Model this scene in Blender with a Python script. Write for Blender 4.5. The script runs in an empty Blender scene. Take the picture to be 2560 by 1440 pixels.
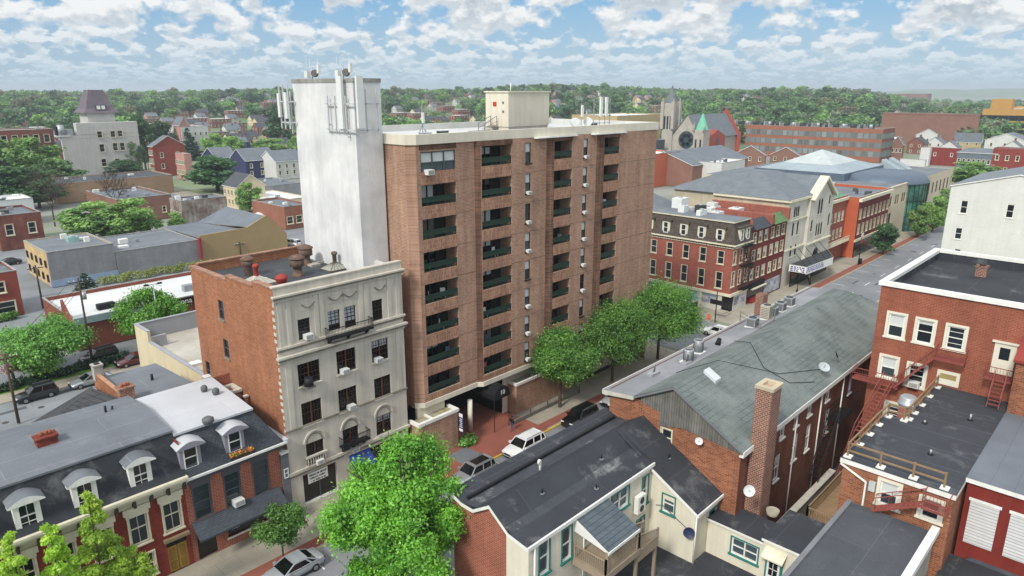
import bpy, math, random
import numpy as np
from mathutils import Vector, Matrix
random.seed(7); RNG = np.random.default_rng(11)
C = bpy.context.scene.collection
R = math.radians
# ---------------------------------------------------------------- camera numbers and surveying helpers
F = 1753.0; TH = math.atan(.2807); H = 36.0; HD = R(43.4)
ct, st = math.cos(TH), math.sin(TH); fx, fy = math.cos(HD), math.sin(HD); rx, ry = fy, -fx
def ray(px, py):
    u = (px-1280)/F; v = (720-py)/F; Y = ct+v*st; Z = -st+v*ct
    return fx*Y+rx*u, fy*Y+ry*u, Z
def pz(px, py, z=0.0):
    d = ray(px, py); k = (z-H)/d[2]; return Vector((d[0]*k, d[1]*k, z))
def pX(px, py, x):
    d = ray(px, py); k = x/d[0]; return Vector((x, d[1]*k, H+d[2]*k))
def pY(px, py, y):
    d = ray(px, py); k = y/d[1]; return Vector((d[0]*k, y, H+d[2]*k))
def pD(px, py, D):
    d = ray(px, py); k = D/math.hypot(d[0], d[1]); return Vector((d[0]*k, d[1]*k, H+d[2]*k))
# ---------------------------------------------------------------- materials
def lin(c):
    if isinstance(c, str):
        c = tuple(int(c[i:i+2], 16)/255 for i in (0, 2, 4))
    return tuple((v/12.92 if v <= .04045 else ((v+.055)/1.055)**2.4) for v in c)
class G:
    def __init__(s, name):
        s.m = bpy.data.materials.new(name); s.m.use_nodes = True; s.t = s.m.node_tree; s.t.nodes.clear()
        s.out = s.n('OutputMaterial')
    def n(s, k, **kw):
        o = s.t.nodes.new('ShaderNode'+k)
        for a, b in kw.items(): setattr(o, a, b)
        return o
    def l(s, a, b): s.t.links.new(a, b)
    def math(s, op, a, b=None, c=None):
        o = s.n('Math', operation=op)
        for i, v in enumerate((a, b, c)):
            if v is None: continue
            if isinstance(v, (int, float)): o.inputs[i].default_value = v
            else: s.l(v, o.inputs[i])
        return o.outputs[0]
    def mix(s, fac, a, b, bt='MIX'):
        o = s.n('Mix', data_type='RGBA', blend_type=bt)
        for k, v in ((0, fac), (6, a), (7, b)):
            if isinstance(v, (int, float)): o.inputs[k].default_value = v
            elif isinstance(v, tuple): o.inputs[k].default_value = v if len(v) == 4 else v+(1,)
            else: s.l(v, o.inputs[k])
        return o.outputs[2]
    def noise(s, vec, scale, detail=4, rough=.55):
        o = s.n('TexNoise'); o.inputs['Scale'].default_value = scale; o.inputs['Detail'].default_value = detail
        o.inputs['Roughness'].default_value = rough
        if vec is not None: s.l(vec, o.inputs['Vector'])
        return o.outputs[0]
    def rng(s, v, a, b, c, d):
        o = s.n('MapRange'); s.l(v, o.inputs[0])
        for i, q in enumerate((a, b, c, d)): o.inputs[i+1].default_value = q
        return o.outputs[0]
    def vmul(s, v, k):
        o = s.n('VectorMath', operation='MULTIPLY'); s.l(v, o.inputs[0]); o.inputs[1].default_value = k; return o.outputs[0]
    def comb(s, x, y, z=None):
        o = s.n('CombineXYZ')
        for i, v in enumerate((x, y, z)):
            if v is not None: s.l(v, o.inputs[i])
        return o.outputs[0]
MATS = {}
def M(name, col, rough=.85, var=.15, scale=.5, fine=.0, streak=0, brick=None, seam=None, shingle=None, metal=0, spec=.3, bump=0, col2=None, patch=0, emit=0):
    if name in MATS: return MATS[name]
    g = G(name); P = g.n('BsdfPrincipled'); g.l(P.outputs[0], g.out.inputs[0])
    P.inputs['Roughness'].default_value = rough; P.inputs['Metallic'].default_value = metal; P.inputs['Specular IOR Level'].default_value = spec
    pos = g.n('NewGeometry').outputs['Position']
    sx = g.n('SeparateXYZ'); g.l(pos, sx.inputs[0]); X, Y, Z = sx.outputs
    c = lin(col)+(1,); cur = None
    if brick or shingle:
        b = g.n('TexBrick'); w, h, c2, mo, ms = brick or shingle
        u = g.math('ADD', X, Y); zz = Z if brick else g.math('MULTIPLY', Z, 1.35)
        g.l(g.comb(u, zz), b.inputs['Vector']); b.inputs['Scale'].default_value = 1
        b.inputs['Color1'].default_value = c; b.inputs['Color2'].default_value = lin(c2)+(1,); b.inputs['Mortar'].default_value = lin(mo)+(1,)
        b.inputs['Brick Width'].default_value = w; b.inputs['Row Height'].default_value = h; b.inputs['Mortar Size'].default_value = ms
        b.inputs['Mortar Smooth'].default_value = .3; b.inputs['Bias'].default_value = 0
        cur = b.outputs[0]
    elif seam:
        b = g.n('TexBrick'); w, h, mo, ms = seam
        wv = g.noise(pos, .8, 2)
        xx = g.math('ADD', X, g.math('MULTIPLY', wv, .15))
        g.l(g.comb(xx, g.math('ADD', Y, g.math('MULTIPLY', wv, .12))), b.inputs['Vector']); b.inputs['Scale'].default_value = 1
        b.inputs['Color1'].default_value = c; b.inputs['Color2'].default_value = tuple(v*.9 for v in c[:3])+(1,); b.inputs['Mortar'].default_value = lin(mo)+(1,)
        b.inputs['Brick Width'].default_value = w; b.inputs['Row Height'].default_value = h; b.inputs['Mortar Size'].default_value = ms
        b.inputs['Mortar Smooth'].default_value = .6
        cur = b.outputs[0]
    else:
        cur = c
    n1 = g.noise(pos, scale, 6, .6)
    f = g.rng(n1, .3, .7, 1-var, 1+var)
    if col2:
        cur = g.mix(g.rng(g.noise(pos, scale*.6, 5, .65), .42, .6, 0, 1), cur, lin(col2)+(1,))
    cur = g.mix(1, cur, f, 'MULTIPLY')
    if fine:
        cur = g.mix(1, cur, g.rng(g.noise(pos, 9, 3, .7), .3, .7, 1-fine, 1+fine), 'MULTIPLY')
    if streak:
        sv = g.comb(g.math('MULTIPLY', X, 1.3), g.math('MULTIPLY', Y, 1.3), g.math('MULTIPLY', Z, .12))
        cur = g.mix(1, cur, g.rng(g.noise(sv, 1, 6, .7), .35, .7, 1.06, 1-streak), 'MULTIPLY')
    if patch:
        cur = g.mix(g.rng(g.noise(pos, .35, 7, .7), .55, .68, 0, patch), cur, lin('8d8f8c')+(1,))
    if isinstance(cur, tuple): P.inputs['Base Color'].default_value = cur
    else: g.l(cur, P.inputs['Base Color'])
    if bump:
        bn = g.n('Bump'); bn.inputs['Strength'].default_value = bump; bn.inputs['Distance'].default_value = .05
        g.l(g.noise(pos, 6, 4, .7), bn.inputs['Height']); g.l(bn.outputs[0], P.inputs['Normal'])
    if emit:
        g.l(P.inputs['Base Color'].links[0].from_socket, P.inputs['Emission Color']); P.inputs['Emission Strength'].default_value = emit
    MATS[name] = g.m; return g.m
def leafmat(name, dark, light, tr=.35):
    if name in MATS: return MATS[name]
    g = G(name)
    oc = g.n('TexCoord').outputs['Object']; oi = g.n('ObjectInfo').outputs['Random']
    ri = g.n('NewGeometry').outputs['Random Per Island']
    k = g.math('ADD', g.math('MULTIPLY', g.rng(g.noise(oc, .55, 3), .35, .65, 0, 1), .55), g.math('MULTIPLY', ri, .45))
    if name.split()[-1] in ('green', 'bud'): k = g.math('ADD', g.math('MULTIPLY', g.rng(g.noise(oc, .35, 3), .35, .65, 0, 1), .7), g.math('MULTIPLY', ri, .2))
    col = g.mix(k, lin(dark)+(1,), lin(light)+(1,))
    col = g.mix(1, col, g.rng(oi, 0, 1, .78, 1.2), 'MULTIPLY')
    a = g.n('BsdfDiffuse'); b = g.n('BsdfTranslucent'); g.l(col, a.inputs[0]); g.l(col, b.inputs[0])
    mx = g.n('MixShader'); mx.inputs[0].default_value = tr; g.l(a.outputs[0], mx.inputs[1]); g.l(b.outputs[0], mx.inputs[2])
    gl = g.n('BsdfGlossy'); gl.inputs['Roughness'].default_value = .55; m2 = g.n('MixShader'); m2.inputs[0].default_value = .05
    g.l(mx.outputs[0], m2.inputs[1]); g.l(gl.outputs[0], m2.inputs[2]); g.l(m2.outputs[0], g.out.inputs[0])
    MATS[name] = g.m; return g.m
def glassmat(name, col='1a2126', rough=.08, spec=.6):
    if name in MATS: return MATS[name]
    g = G(name); P = g.n('BsdfPrincipled'); g.l(P.outputs[0], g.out.inputs[0])
    oi = g.n('ObjectInfo').outputs['Random']
    c = g.mix(1, lin(col)+(1,), g.rng(oi, 0, 1, .55, 1.6), 'MULTIPLY'); g.l(c, P.inputs['Base Color'])
    P.inputs['Roughness'].default_value = rough; P.inputs['Specular IOR Level'].default_value = spec
    MATS[name] = g.m; return g.m
# ---------------------------------------------------------------- mesh builder
WL = {}      # object name -> world location of its origin
class MB:
    def __init__(s): s.v = []; s.f = []; s.m = []; s.ms = []; s.sm = []
    def mi(s, m):
        if m not in s.ms: s.ms.append(m)
        return s.ms.index(m)
    def poly(s, pts, m, smooth=False):
        i = len(s.v); s.v += [tuple(p) for p in pts]; s.f.append(tuple(range(i, i+len(pts)))); s.m.append(s.mi(m)); s.sm.append(smooth); return s
    def box(s, x0, x1, y0, y1, z0, z1, m, top=None):
        i = len(s.v)
        s.v += [(x0,y0,z0),(x1,y0,z0),(x1,y1,z0),(x0,y1,z0),(x0,y0,z1),(x1,y0,z1),(x1,y1,z1),(x0,y1,z1)]
        k = s.mi(m); kt = s.mi(top) if top else k
        for q, kk in (((0,3,2,1),k),((4,5,6,7),kt),((0,1,5,4),k),((1,2,6,5),k),((2,3,7,6),k),((3,0,4,7),k)):
            s.f.append(tuple(i+a for a in q)); s.m.append(kk); s.sm.append(False)
        return s
    def prism(s, pts, axis, a, b, m, cap=None):
        # pts: polygon in the two other axes (order x,y / x,z / y,z); extruded a..b along axis
        def P(p, t): return {'x': (t, p[0], p[1]), 'y': (p[0], t, p[1]), 'z': (p[0], p[1], t)}[axis]
        n = len(pts); i = len(s.v); s.v += [P(p, a) for p in pts]+[P(p, b) for p in pts]; k = s.mi(m); kc = s.mi(cap) if cap else k
        for j in range(n):
            q = (j+1) % n; s.f.append((i+j, i+q, i+n+q, i+n+j)); s.m.append(k); s.sm.append(False)
        s.f.append(tuple(i+j for j in reversed(range(n)))); s.m.append(kc); s.sm.append(False)
        s.f.append(tuple(i+n+j for j in range(n))); s.m.append(kc); s.sm.append(False); return s
    def cyl(s, p0, p1, r0, r1, m, n=12, cap=True, smooth=True):
        p0 = Vector(p0); p1 = Vector(p1); d = (p1-p0).normalized()
        a = d.orthogonal().normalized(); b = d.cross(a); i = len(s.v); k = s.mi(m)
        for p, r in ((p0, r0), (p1, r1)):
            for j in range(n):
                t = 2*math.pi*j/n; s.v.append(tuple(p+a*math.cos(t)*r+b*math.sin(t)*r))
        for j in range(n):
            q = (j+1) % n; s.f.append((i+j, i+q, i+n+q, i+n+j)); s.m.append(k); s.sm.append(smooth)
        if cap:
            s.f.append(tuple(i+j for j in reversed(range(n)))); s.m.append(k); s.sm.append(False)
            s.f.append(tuple(i+n+j for j in range(n))); s.m.append(k); s.sm.append(False)
        return s
    def lathe(s, c, prof, m, n=16, smooth=True):
        i = len(s.v); k = s.mi(m)
        for r, z in prof:
            for j in range(n):
                t = 2*math.pi*j/n; s.v.append((c[0]+r*math.cos(t), c[1]+r*math.sin(t), c[2]+z))
        for a in range(len(prof)-1):
            for j in range(n):
                q = (j+1) % n; s.f.append((i+a*n+j, i+a*n+q, i+(a+1)*n+q, i+(a+1)*n+j)); s.m.append(k); s.sm.append(smooth)
        s.f.append(tuple(i+(len(prof)-1)*n+j for j in range(n))); s.m.append(k); s.sm.append(False); return s
    def bar(s, a, b, w, m, h=None):
        a = Vector(a); b = Vector(b); d = (b-a).normalized(); up = Vector((0, 0, 1)) if abs(d.z) < .95 else Vector((0, 1, 0))
        sd = d.cross(up).normalized()*w/2; u = sd.cross(d).normalized()*(h or w)/2; i = len(s.v); k = s.mi(m)
        for p in (a, b):
            for e in (sd+u, -sd+u, -sd-u, sd-u): s.v.append(tuple(p+e))
        for j in range(4):
            q = (j+1) % 4; s.f.append((i+j, i+q, i+4+q, i+4+j)); s.m.append(k); s.sm.append(False)
        s.f.append((i+3, i+2, i+1, i)); s.f.append((i+4, i+5, i+6, i+7)); s.m += [k, k]; s.sm += [False, False]; return s
    def path(s, pts, w, m):
        for a, b in zip(pts, pts[1:]): s.bar(a, b, w, m)
        return s
    def wall(s, ax, c, u0, u1, z0, z1, m, holes=(), dep=.2, mr=None):
        # ax 'S' plane y=c facing -y (u=x); 'W' plane x=c facing -x (u=y); 'N','E' the opposite faces
        us = sorted({u0, u1}|{min(max(h[i], u0), u1) for h in holes for i in (0, 1)}); zs = sorted({z0, z1}|{min(max(h[i], z0), z1) for h in holes for i in (2, 3)})
        inw = {'S': 1, 'W': 1, 'N': -1, 'E': -1}[ax]
        def P(u, z, d=0): return (u, c+inw*d, z) if ax in 'SN' else (c+inw*d, u, z)
        flip = ax in 'WN'
        def add(q, mm): s.poly(q[::-1] if flip else q, mm)
        for a, b in zip(us, us[1:]):
            run = None
            for e, f in zip(zs, zs[1:]):
                um, zm = (a+b)/2, (e+f)/2
                solid = not any(h[0] < um < h[1] and h[2] < zm < h[3] for h in holes)
                if solid: run = (run[0], f) if run else (e, f)
                if not solid or f == zs[-1]:
                    if run: add([P(a, run[0]), P(b, run[0]), P(b, run[1]), P(a, run[1])], m); run = None
        for h in holes:
            a, b, e, f = h[:4]; mm = mr or m
            add([P(a, e), P(a, e, dep), P(a, f, dep), P(a, f)][::-1], mm); add([P(b, e), P(b, e, dep), P(b, f, dep), P(b, f)], mm)
            add([P(a, e), P(b, e), P(b, e, dep), P(a, e, dep)][::-1], mm); add([P(a, f), P(b, f), P(b, f, dep), P(a, f, dep)], mm)
        return s
    def mesh(s, name, off=(0, 0, 0)):
        me = bpy.data.meshes.new(name)
        ox, oy, oz = off
        me.from_pydata([(x-ox, y-oy, z-oz) for x, y, z in s.v], [], s.f)
        for m in s.ms: me.materials.append(m)
        me.polygons.foreach_set('material_index', s.m); me.polygons.foreach_set('use_smooth', s.sm); me.update(); return me
    def build(s, name, parent=None, at=None):
        # at: world origin of the new object (default: the parent's, or the bottom centre of the mesh)
        if at is None:
            if parent: at = WL[parent.name]
            else:
                a = np.array(s.v); at = tuple((a.min(0)+a.max(0))/2); at = (at[0], at[1], float(a[:, 2].min()))
        o = bpy.data.objects.new(name, s.mesh(name, at)); C.objects.link(o); put(o, at, parent); return o
KID = {}
def put(o, at, parent=None):
    WL[o.name] = tuple(at)
    if parent:
        o.parent = parent; p = WL[parent.name]; o.location = (at[0]-p[0], at[1]-p[1], at[2]-p[2]); KID.setdefault(parent.name, []).append(o)
    else: o.location = at
def tag(o, label=None, cat=None, group=None, kind=None):
    if label: o['label'] = label
    if cat: o['category'] = cat
    if group: o['group'] = group
    if kind: o['kind'] = kind
    return o
def thing(name, label, cat, at, group=None):
    o = bpy.data.objects.new(name, None); o.empty_display_size = .3; C.objects.link(o); put(o, at); return tag(o, label, cat, group)
def meshobj(name, me, at, parent=None, rz=0):
    o = bpy.data.objects.new(name, me); C.objects.link(o); put(o, at, parent); o.rotation_euler.z = rz; return o
def dup(root, at, rz=0, label=None, group=None, sc=1):
    # a copy of a thing with copies of its parts and sub-parts
    r = root.copy(); C.objects.link(r); r.location = at; r.rotation_euler = (0, 0, rz); r.scale = (sc, sc, sc) if not isinstance(sc, tuple) else sc; WL[r.name] = tuple(at)
    if label: r['label'] = label
    if group: r['group'] = group
    for ch in KID.get(root.name, []):
        c = ch.copy(); C.objects.link(c); c.parent = r; KID.setdefault(r.name, []).append(c); WL[c.name] = tuple(at)
        for gch in KID.get(ch.name, []):
            d = gch.copy(); C.objects.link(d); d.parent = c; KID.setdefault(c.name, []).append(d)
    return r
# ---------------------------------------------------------------- windows
glassmat('dark glass'); glassmat('grey glass', '3a464c', .12); glassmat('black glass', '0a0c0e', .1); glassmat('pale glass', '6f7f86', .15)
WHITE = M('white paint', 'e4e4de', .6, .06, 2, streak=.1)
CREAM = M('cream paint', 'd8d2ba', .7, .08, 1, streak=.12)
STYLES = {   # frame material, frame width, upper muntins (nx, ny), lower muntins, blind share, blind material, surround width, surround material, sill material, glass
 'white': dict(fm=WHITE, fw=.09, up=(1,1), lo=(1,1), sur=0),
 'dark': dict(fm=M('dark sash', '2b2826', .6, .1), fw=.08, up=(1,1), lo=(1,1), sur=0),
}
BLIND = M('window blind', 'c9cdca', .7, .05); CURT = M('window curtain', 'aeb4bb', .8, .12, 3)
WC = {}
def winmesh(w, h, sty):
    key = (round(w, 2), round(h, 2), sty)
    if key in WC: return WC[key]
    S = STYLES[sty]; fm = S['fm']; fw = S.get('fw', .08); gl = MATS[S.get('glass', 'dark glass')]; dp = S.get('dep', .14); a = w/2
    g = MB(); bf = S.get('blind', 0); arch = S.get('arch', 0); bm = S.get('bm', BLIND)
    zc = h*(1-bf)
    g.poly([(-a, dp, 0), (a, dp, 0), (a, dp, zc), (-a, dp, zc)], gl)
    if bf: g.poly([(-a, dp, zc), (a, dp, zc), (a, dp, h), (-a, dp, h)], bm)
    pane = g.mesh('window')
    f = MB(); y0, y1 = dp-.1, dp-.005
    f.box(-a, -a+fw, y0, y1, 0, h, fm).box(a-fw, a, y0, y1, 0, h, fm).box(-a+fw, a-fw, y0, y1, h-fw, h, fm).box(-a+fw, a-fw, y0, y1, 0, fw, fm)
    mid = S.get('mid', .5)*h
    if mid: f.box(-a+fw, a-fw, y0+.02, y1, mid-.035, mid+.035, fm)
    for (lo, hi), (nx, ny) in (((mid, h), S.get('up', (1, 1))), ((0, mid), S.get('lo', (1, 1)))):
        if hi-lo < .1: continue
        for i in range(1, nx): x = -a+w*i/nx; f.box(x-.018, x+.018, y0+.05, y1, lo, hi, fm)
        for i in range(1, ny): z = lo+(hi-lo)*i/ny; f.box(-a+fw, a-fw, y0+.05, y1, z-.018, z+.018, fm)
    if S.get('mull'):
        k = S['mull']
        for i in range(1, k): x = -a+w*i/k; f.box(x-.05, x+.05, y0-.02, y1, 0, h, S.get('mm', fm))
    if arch:   # solid spandrels turn the square head into a round one
        n = 10; r = a
        for sgn in (-1, 1):
            pts = [(sgn*a, h)]+[(sgn*a*math.cos(t), h-r+r*math.sin(t)) for t in [math.pi/2*i/n for i in range(n+1)]]
            f.prism(pts if sgn < 0 else pts[::-1], 'y', y0-.06, y1, S.get('am', fm))
    sw = S.get('sur', 0)
    if sw:
        sm = S.get('sm', fm); t = S.get('st', .06)
        f.box(-a-sw, -a, -t, .02, 0, h+sw, sm).box(a, a+sw, -t, .02, 0, h+sw, sm).box(-a, a, -t, .02, h, h+sw, sm)
    frame = f.mesh('frame')
    sl = None
    if S.get('sill', 1):
        q = MB(); e = sw+.08; q.box(-a-e, a+e, -.13, .1, -.14, -.002, S.get('sillm', S.get('sm', fm)))
        if S.get('lintel'): q.box(-a-.12, a+.12, -.05, .05, h+.002, h+S['lintel'], S.get('sillm', fm))
        sl = q.mesh('sill')
    WC[key] = (pane, frame, sl); return WC[key]
ROT = {'S': 0, 'W': -math.pi/2, 'N': math.pi, 'E': math.pi/2}
def window(parent, ax, c, u, z, w, h, sty='white', name='window'):
    pane, frame, sill = winmesh(w, h, sty)
    at = (u, c, z) if ax in 'SN' else (c, u, z)
    o = meshobj(name, pane, at, parent, ROT[ax])
    for nm, me in (('frame', frame), ('sill', sill)):
        if me:
            k = bpy.data.objects.new(nm, me); C.objects.link(k); k.parent = o; KID.setdefault(o.name, []).append(k); WL[k.name] = at
    return o
def facade(parent, mb, ax, c, u0, u1, z0, z1, m, wins, dep=.2, holes=True, mr=None, extra=()):
    # wins: (u, z, w, h, style)
    mb.wall(ax, c, u0, u1, z0, z1, m, [(u-w/2, u+w/2, z, z+h) for u, z, w, h, s in wins]+list(extra) if holes else list(extra), dep, mr)
    if not holes: c += {'S': -1, 'W': -1, 'N': 1, 'E': 1}[ax]*.17     # surface-mounted: the sash stands just proud of the wall
    for u, z, w, h, s in wins: window(parent, ax, c, u, z, w, h, s)
def wpx(ax, c, px, top, bot, w, sty, dx=None):
    f = pY if ax == 'S' else pX
    a = f(px, top, c); b = f(dx if dx else px, bot, c)
    return ((a.x+b.x)/2 if ax == 'S' else (a.y+b.y)/2, b.z, w, a.z-b.z, sty)
# window air conditioner: a part of the building whose window it sits in
def acmesh():
    if 'ac' in WC: return WC['ac']
    m = M('ac casing', 'd9dad6', .5, .05); k = M('ac grille', '4a4c4d', .6, .1); b = MB()
    b.box(-.42, .42, -.55, .12, 0, .5, m)
    b.box(-.34, .34, -.565, -.551, .07, .43, k)
    for i in range(5): b.box(-.34, .34, -.575, -.566, .1+i*.07, .125+i*.07, m)
    WC['ac'] = b.mesh('air_conditioner'); return WC['ac']
def acunit(parent, ax, c, u, z, sc=1):
    o = meshobj('air_conditioner', acmesh(), (u, c, z) if ax in 'SN' else (c, u, z), parent, ROT[ax]); o.scale = (sc, sc, sc); return o
# ---------------------------------------------------------------- generic building (setting further off)
def chimney(parent, x, y, z, w, d, h, m, cap=None, name='chimney'):
    b = MB(); b.box(x-w/2, x+w/2, y-d/2, y+d/2, z, z+h, m)
    b.box(x-w/2-.07, x+w/2+.07, y-d/2-.07, y+d/2+.07, z+h, z+h+.16, cap or m); b.box(x-w/4, x+w/4, y-d/4, y+d/4, z+h+.16, z+h+.3, MATS.get('dark sash'))
    return b.build(name, parent)
def grid(n, u0, u1, rows, w, h, sty, mar=None):
    # windows: n per row between u0 and u1; rows: sill heights
    mar = (u1-u0)/n/2 if mar is None else mar
    us = [u0+mar+(u1-u0-2*mar)*i/max(1, n-1) for i in range(n)] if n > 1 else [(u0+u1)/2]
    return [(u, z, w, h, sty) for z in rows for u in us]
def building(name, label, x0, x1, y0, y1, h, wm, rm, roof='flat', rh=2.5, S=(), W=(), chim=(), cat='building', group=None, par=.5, ov=.35, trim=None, holes=True, z0=0, wmS=None, cm=None):
    t = thing(name, label, cat, ((x0+x1)/2, (y0+y1)/2, z0), group); tm = trim or (M('weathered roof edge', '9b9a95', .85, .2, .6, streak=.2) if roof == 'flat' else WHITE)
    b = MB(); zt = h+(par if roof == 'flat' else 0)
    facade(t, b, 'S', y0, x0, x1, z0, zt, wmS or wm, S, holes=holes); facade(t, b, 'W', x0, y0, y1, z0, zt, wm, W, holes=holes)
    b.wall('N', y1, x0, x1, z0, zt, wm).wall('E', x1, y0, y1, z0, zt, wm)
    q = MB()
    if roof == 'flat':
        e = .25
        b.box(x0-.05, x1+.05, y0-.05, y0+e, zt, zt+.12, tm).box(x0-.05, x1+.05, y1-e, y1+.05, zt, zt+.12, tm).box(x0-.05, x0+e, y0+e, y1-e, zt, zt+.12, tm).box(x1-e, x1+.05, y0+e, y1-e, zt, zt+.12, tm)
        b.wall('N', y0+e, x0+e, x1-e, h, zt, wm).wall('S', y1-e, x0+e, x1-e, h, zt, wm).wall('E', x0+e, y0+e, y1-e, h, zt, wm).wall('W', x1-e, y0+e, y1-e, h, zt, wm)
        q.poly([(x0+e, y0+e, h), (x1-e, y0+e, h), (x1-e, y1-e, h), (x0+e, y1-e, h)], rm)
    elif roof == 'gx':   # ridge along x, gables face -x / +x
        ym = (y0+y1)/2
        b.poly([(x0, y1, h), (x0, y0, h), (x0, ym, h+rh)], wm); b.poly([(x1, y0, h), (x1, y1, h), (x1, ym, h+rh)], wm)
        sl = rh/(ym-y0); e = ov
        for sg, ya in ((1, y0), (-1, y1)):
            q.prism([(ya-sg*e, h-e*sl), (ym, h+rh), (ym, h+rh+.2), (ya-sg*e, h-e*sl+.2)], 'x', x0-e, x1+e, tm); 
            q.poly([(x0-e, ya-sg*e, h-e*sl+.21), (x1+e, ya-sg*e, h-e*sl+.21), (x1+e, ym, h+rh+.21), (x0-e, ym, h+rh+.21)][::sg], rm)
    elif roof == 'gy':
        xm = (x0+x1)/2
        b.poly([(x0, y0, h), (x1, y0, h), (xm, y0, h+rh)], wmS or wm); b.poly([(x1, y1, h), (x0, y1, h), (xm, y1, h+rh)], wm)
        sl = rh/(xm-x0); e = ov
        for sg, xa in ((1, x0), (-1, x1)):
            q.prism([(xa-sg*e, h-e*sl), (xm, h+rh), (xm, h+rh+.2), (xa-sg*e, h-e*sl+.2)], 'y', y0-e, y1+e, tm)
            q.poly([(xa-sg*e, y0-e, h-e*sl+.21), (xm, y0-e, h+rh+.21), (xm, y1+e, h+rh+.21), (xa-sg*e, y1+e, h-e*sl+.21)][::sg], rm)
    elif roof in ('hip', 'mansard'):
        e = ov; d = min(x1-x0, y1-y0)/2+e if roof == 'hip' else 1.1
        o = [(x0-e, y0-e), (x1+e, y0-e), (x1+e, y1+e), (x0-e, y1+e)]; i = [(x0-e+d, y0-e+d), (x1+e-d, y0-e+d), (x1+e-d, y1+e-d), (x0-e+d, y1+e-d)]
        q.box(x0-e, x1+e, y0-e, y1+e, h-.18, h+.02, tm)
        for k in range(4):
            l = (k+1) % 4; q.poly([o[k]+(h+.03,), o[l]+(h+.03,), i[l]+(h+rh,), i[k]+(h+rh,)], rm)
        if roof == 'mansard': q.poly([p+(h+rh,) for p in i], MATS['flat grey roof'])
    b.build('wall', t); ro = q.build('roof', t)
    if roof == 'flat' and (x1-x0)*(y1-y0) > 60:                # small vents and units scattered on flat roofs
        rr_ = random.Random(int(x0*7+y0))
        for i in range(rr_.randint(3, 6)):
            vx, vy, s_ = rr_.uniform(x0+1.2, x1-1.2), rr_.uniform(y0+1.2, y1-1.2), rr_.uniform(.3, .9); v_ = MB(); v_.box(vx-s_, vx+s_, vy-s_*.7, vy+s_*.7, h, h+rr_.uniform(.3, 1.1), rr_.choice((WHITE, M('roof unit grey', '8f9496', .6, .1), M('roof unit dark', '4b4e50', .7, .1)))); v_.build('roof_vent', t)
    for c in chim: chimney(ro, c[0], c[1], c[2], c[3], c[3], c[4], cm or wm)
    return t
# ================================================================ sky, sun, camera
sc = bpy.context.scene
sc.view_settings.view_transform = 'Standard'; sc.view_settings.look = 'None'; sc.view_settings.exposure = 0.0; sc.view_settings.gamma = 1
cam = bpy.data.cameras.new('camera'); cam.sensor_width = 36; cam.lens = 36*F/2560; cam.clip_end = 30000; cam.clip_start = .5
co = bpy.data.objects.new('camera', cam); C.objects.link(co); sc.camera = co; co.location = (0, 0, H)
co.rotation_euler = (math.pi/2-TH, 0, HD-math.pi/2)
SUN_EL, SUN_AZ = R(42), math.atan2(-.18, -.98)          # direction towards the sun: from the left, behind the camera
w = bpy.data.worlds.new('World'); sc.world = w; w.use_nodes = True
g = G.__new__(G); g.t = w.node_tree; g.t.nodes.clear(); out = g.n('OutputWorld'); bg = g.n('Background'); g.l(bg.outputs[0], out.inputs[0])
sky = g.n('TexSky', sky_type='NISHITA', sun_disc=False); sky.sun_elevation = SUN_EL; sky.sun_rotation = math.pi/2-SUN_AZ; sky.altitude = 100; sky.air_density = 1.0; sky.dust_density = 1.0; sky.ozone_density = 1.5
d = g.n('TexCoord').outputs['Generated']; sx = g.n('SeparateXYZ'); g.l(d, sx.inputs[0])
az = g.math('ARCTAN2', sx.outputs[1], sx.outputs[0]); el = g.math('ARCSINE', sx.outputs[2])
def layer(s, sy, off, seed, det=9, rough=.54):
    v = g.comb(g.math('MULTIPLY', az, s), g.math('MULTIPLY', g.math('ADD', el, off), s*sy))
    m = g.n('VectorMath', operation='ADD'); g.l(v, m.inputs[0]); m.inputs[1].default_value = (seed, seed*1.7, seed*.3)
    n = g.n('TexNoise'); n.inputs['Scale'].default_value = 1; n.inputs['Detail'].default_value = det; n.inputs['Roughness'].default_value = rough; n.inputs['Distortion'].default_value = .12
    g.l(m.outputs[0], n.inputs['Vector']); return n.outputs[0]
big = [layer(17, 1.45, o, 5.3) for o in (0, .011)]; mid = [layer(36, 1.8, o, 2.9) for o in (0, .0055)]; sml = [layer(78, 2.6, o, 8.1, 6) for o in (0, .0024)]
def lerp(a, b, t): return g.math('ADD', a, g.math('MULTIPLY', g.math('SUBTRACT', b, a), t))
tb = g.rng(el, R(3.2), R(5.2), 0, 1); tm = g.rng(el, R(1.0), R(2.2), 0, 1)
N0, N1 = [lerp(lerp(sml[i], mid[i], tm), big[i], tb) for i in (0, 1)]
thr = g.rng(el, R(.3), R(7.5), .475, .46)
dens = g.math('SUBTRACT', N0, thr)
mask = g.rng(dens, -.022, .045, 0, 1)
lit = g.rng(g.math('SUBTRACT', N0, N1), -.04, .065, 0, 1)
thick = g.rng(dens, .04, .2, 0, 1)
base = g.mix(thick, lin('d3dce3')+(1,), lin('aebbc7')+(1,))
cl = g.mix(lit, base, lin('f6f8f9')+(1,))
hz = g.rng(el, R(.6), R(4.8), 1, 0)                         # far clouds sink into the haze
cl = g.mix(g.math('MULTIPLY', hz, .85), cl, lin('bcd6e7')+(1,))
skc = g.mix(1, sky.outputs[0], (.1, .1, .1), 'MULTIPLY')
blue = g.mix(g.rng(el, R(0), R(7), 0, 1), lin('b6d2e8')+(1,), lin('79b6e6')+(1,))
clear = g.mix(.3, blue, skc)
fin = g.mix(g.math('MULTIPLY', mask, g.rng(el, R(0), R(1.2), .25, 1)), clear, cl)
fin = g.mix(g.rng(el, R(12), R(34), 0, .8), fin, (1.2, 1.24, 1.3, 1))   # sky above the view brightened as added fill
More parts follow.
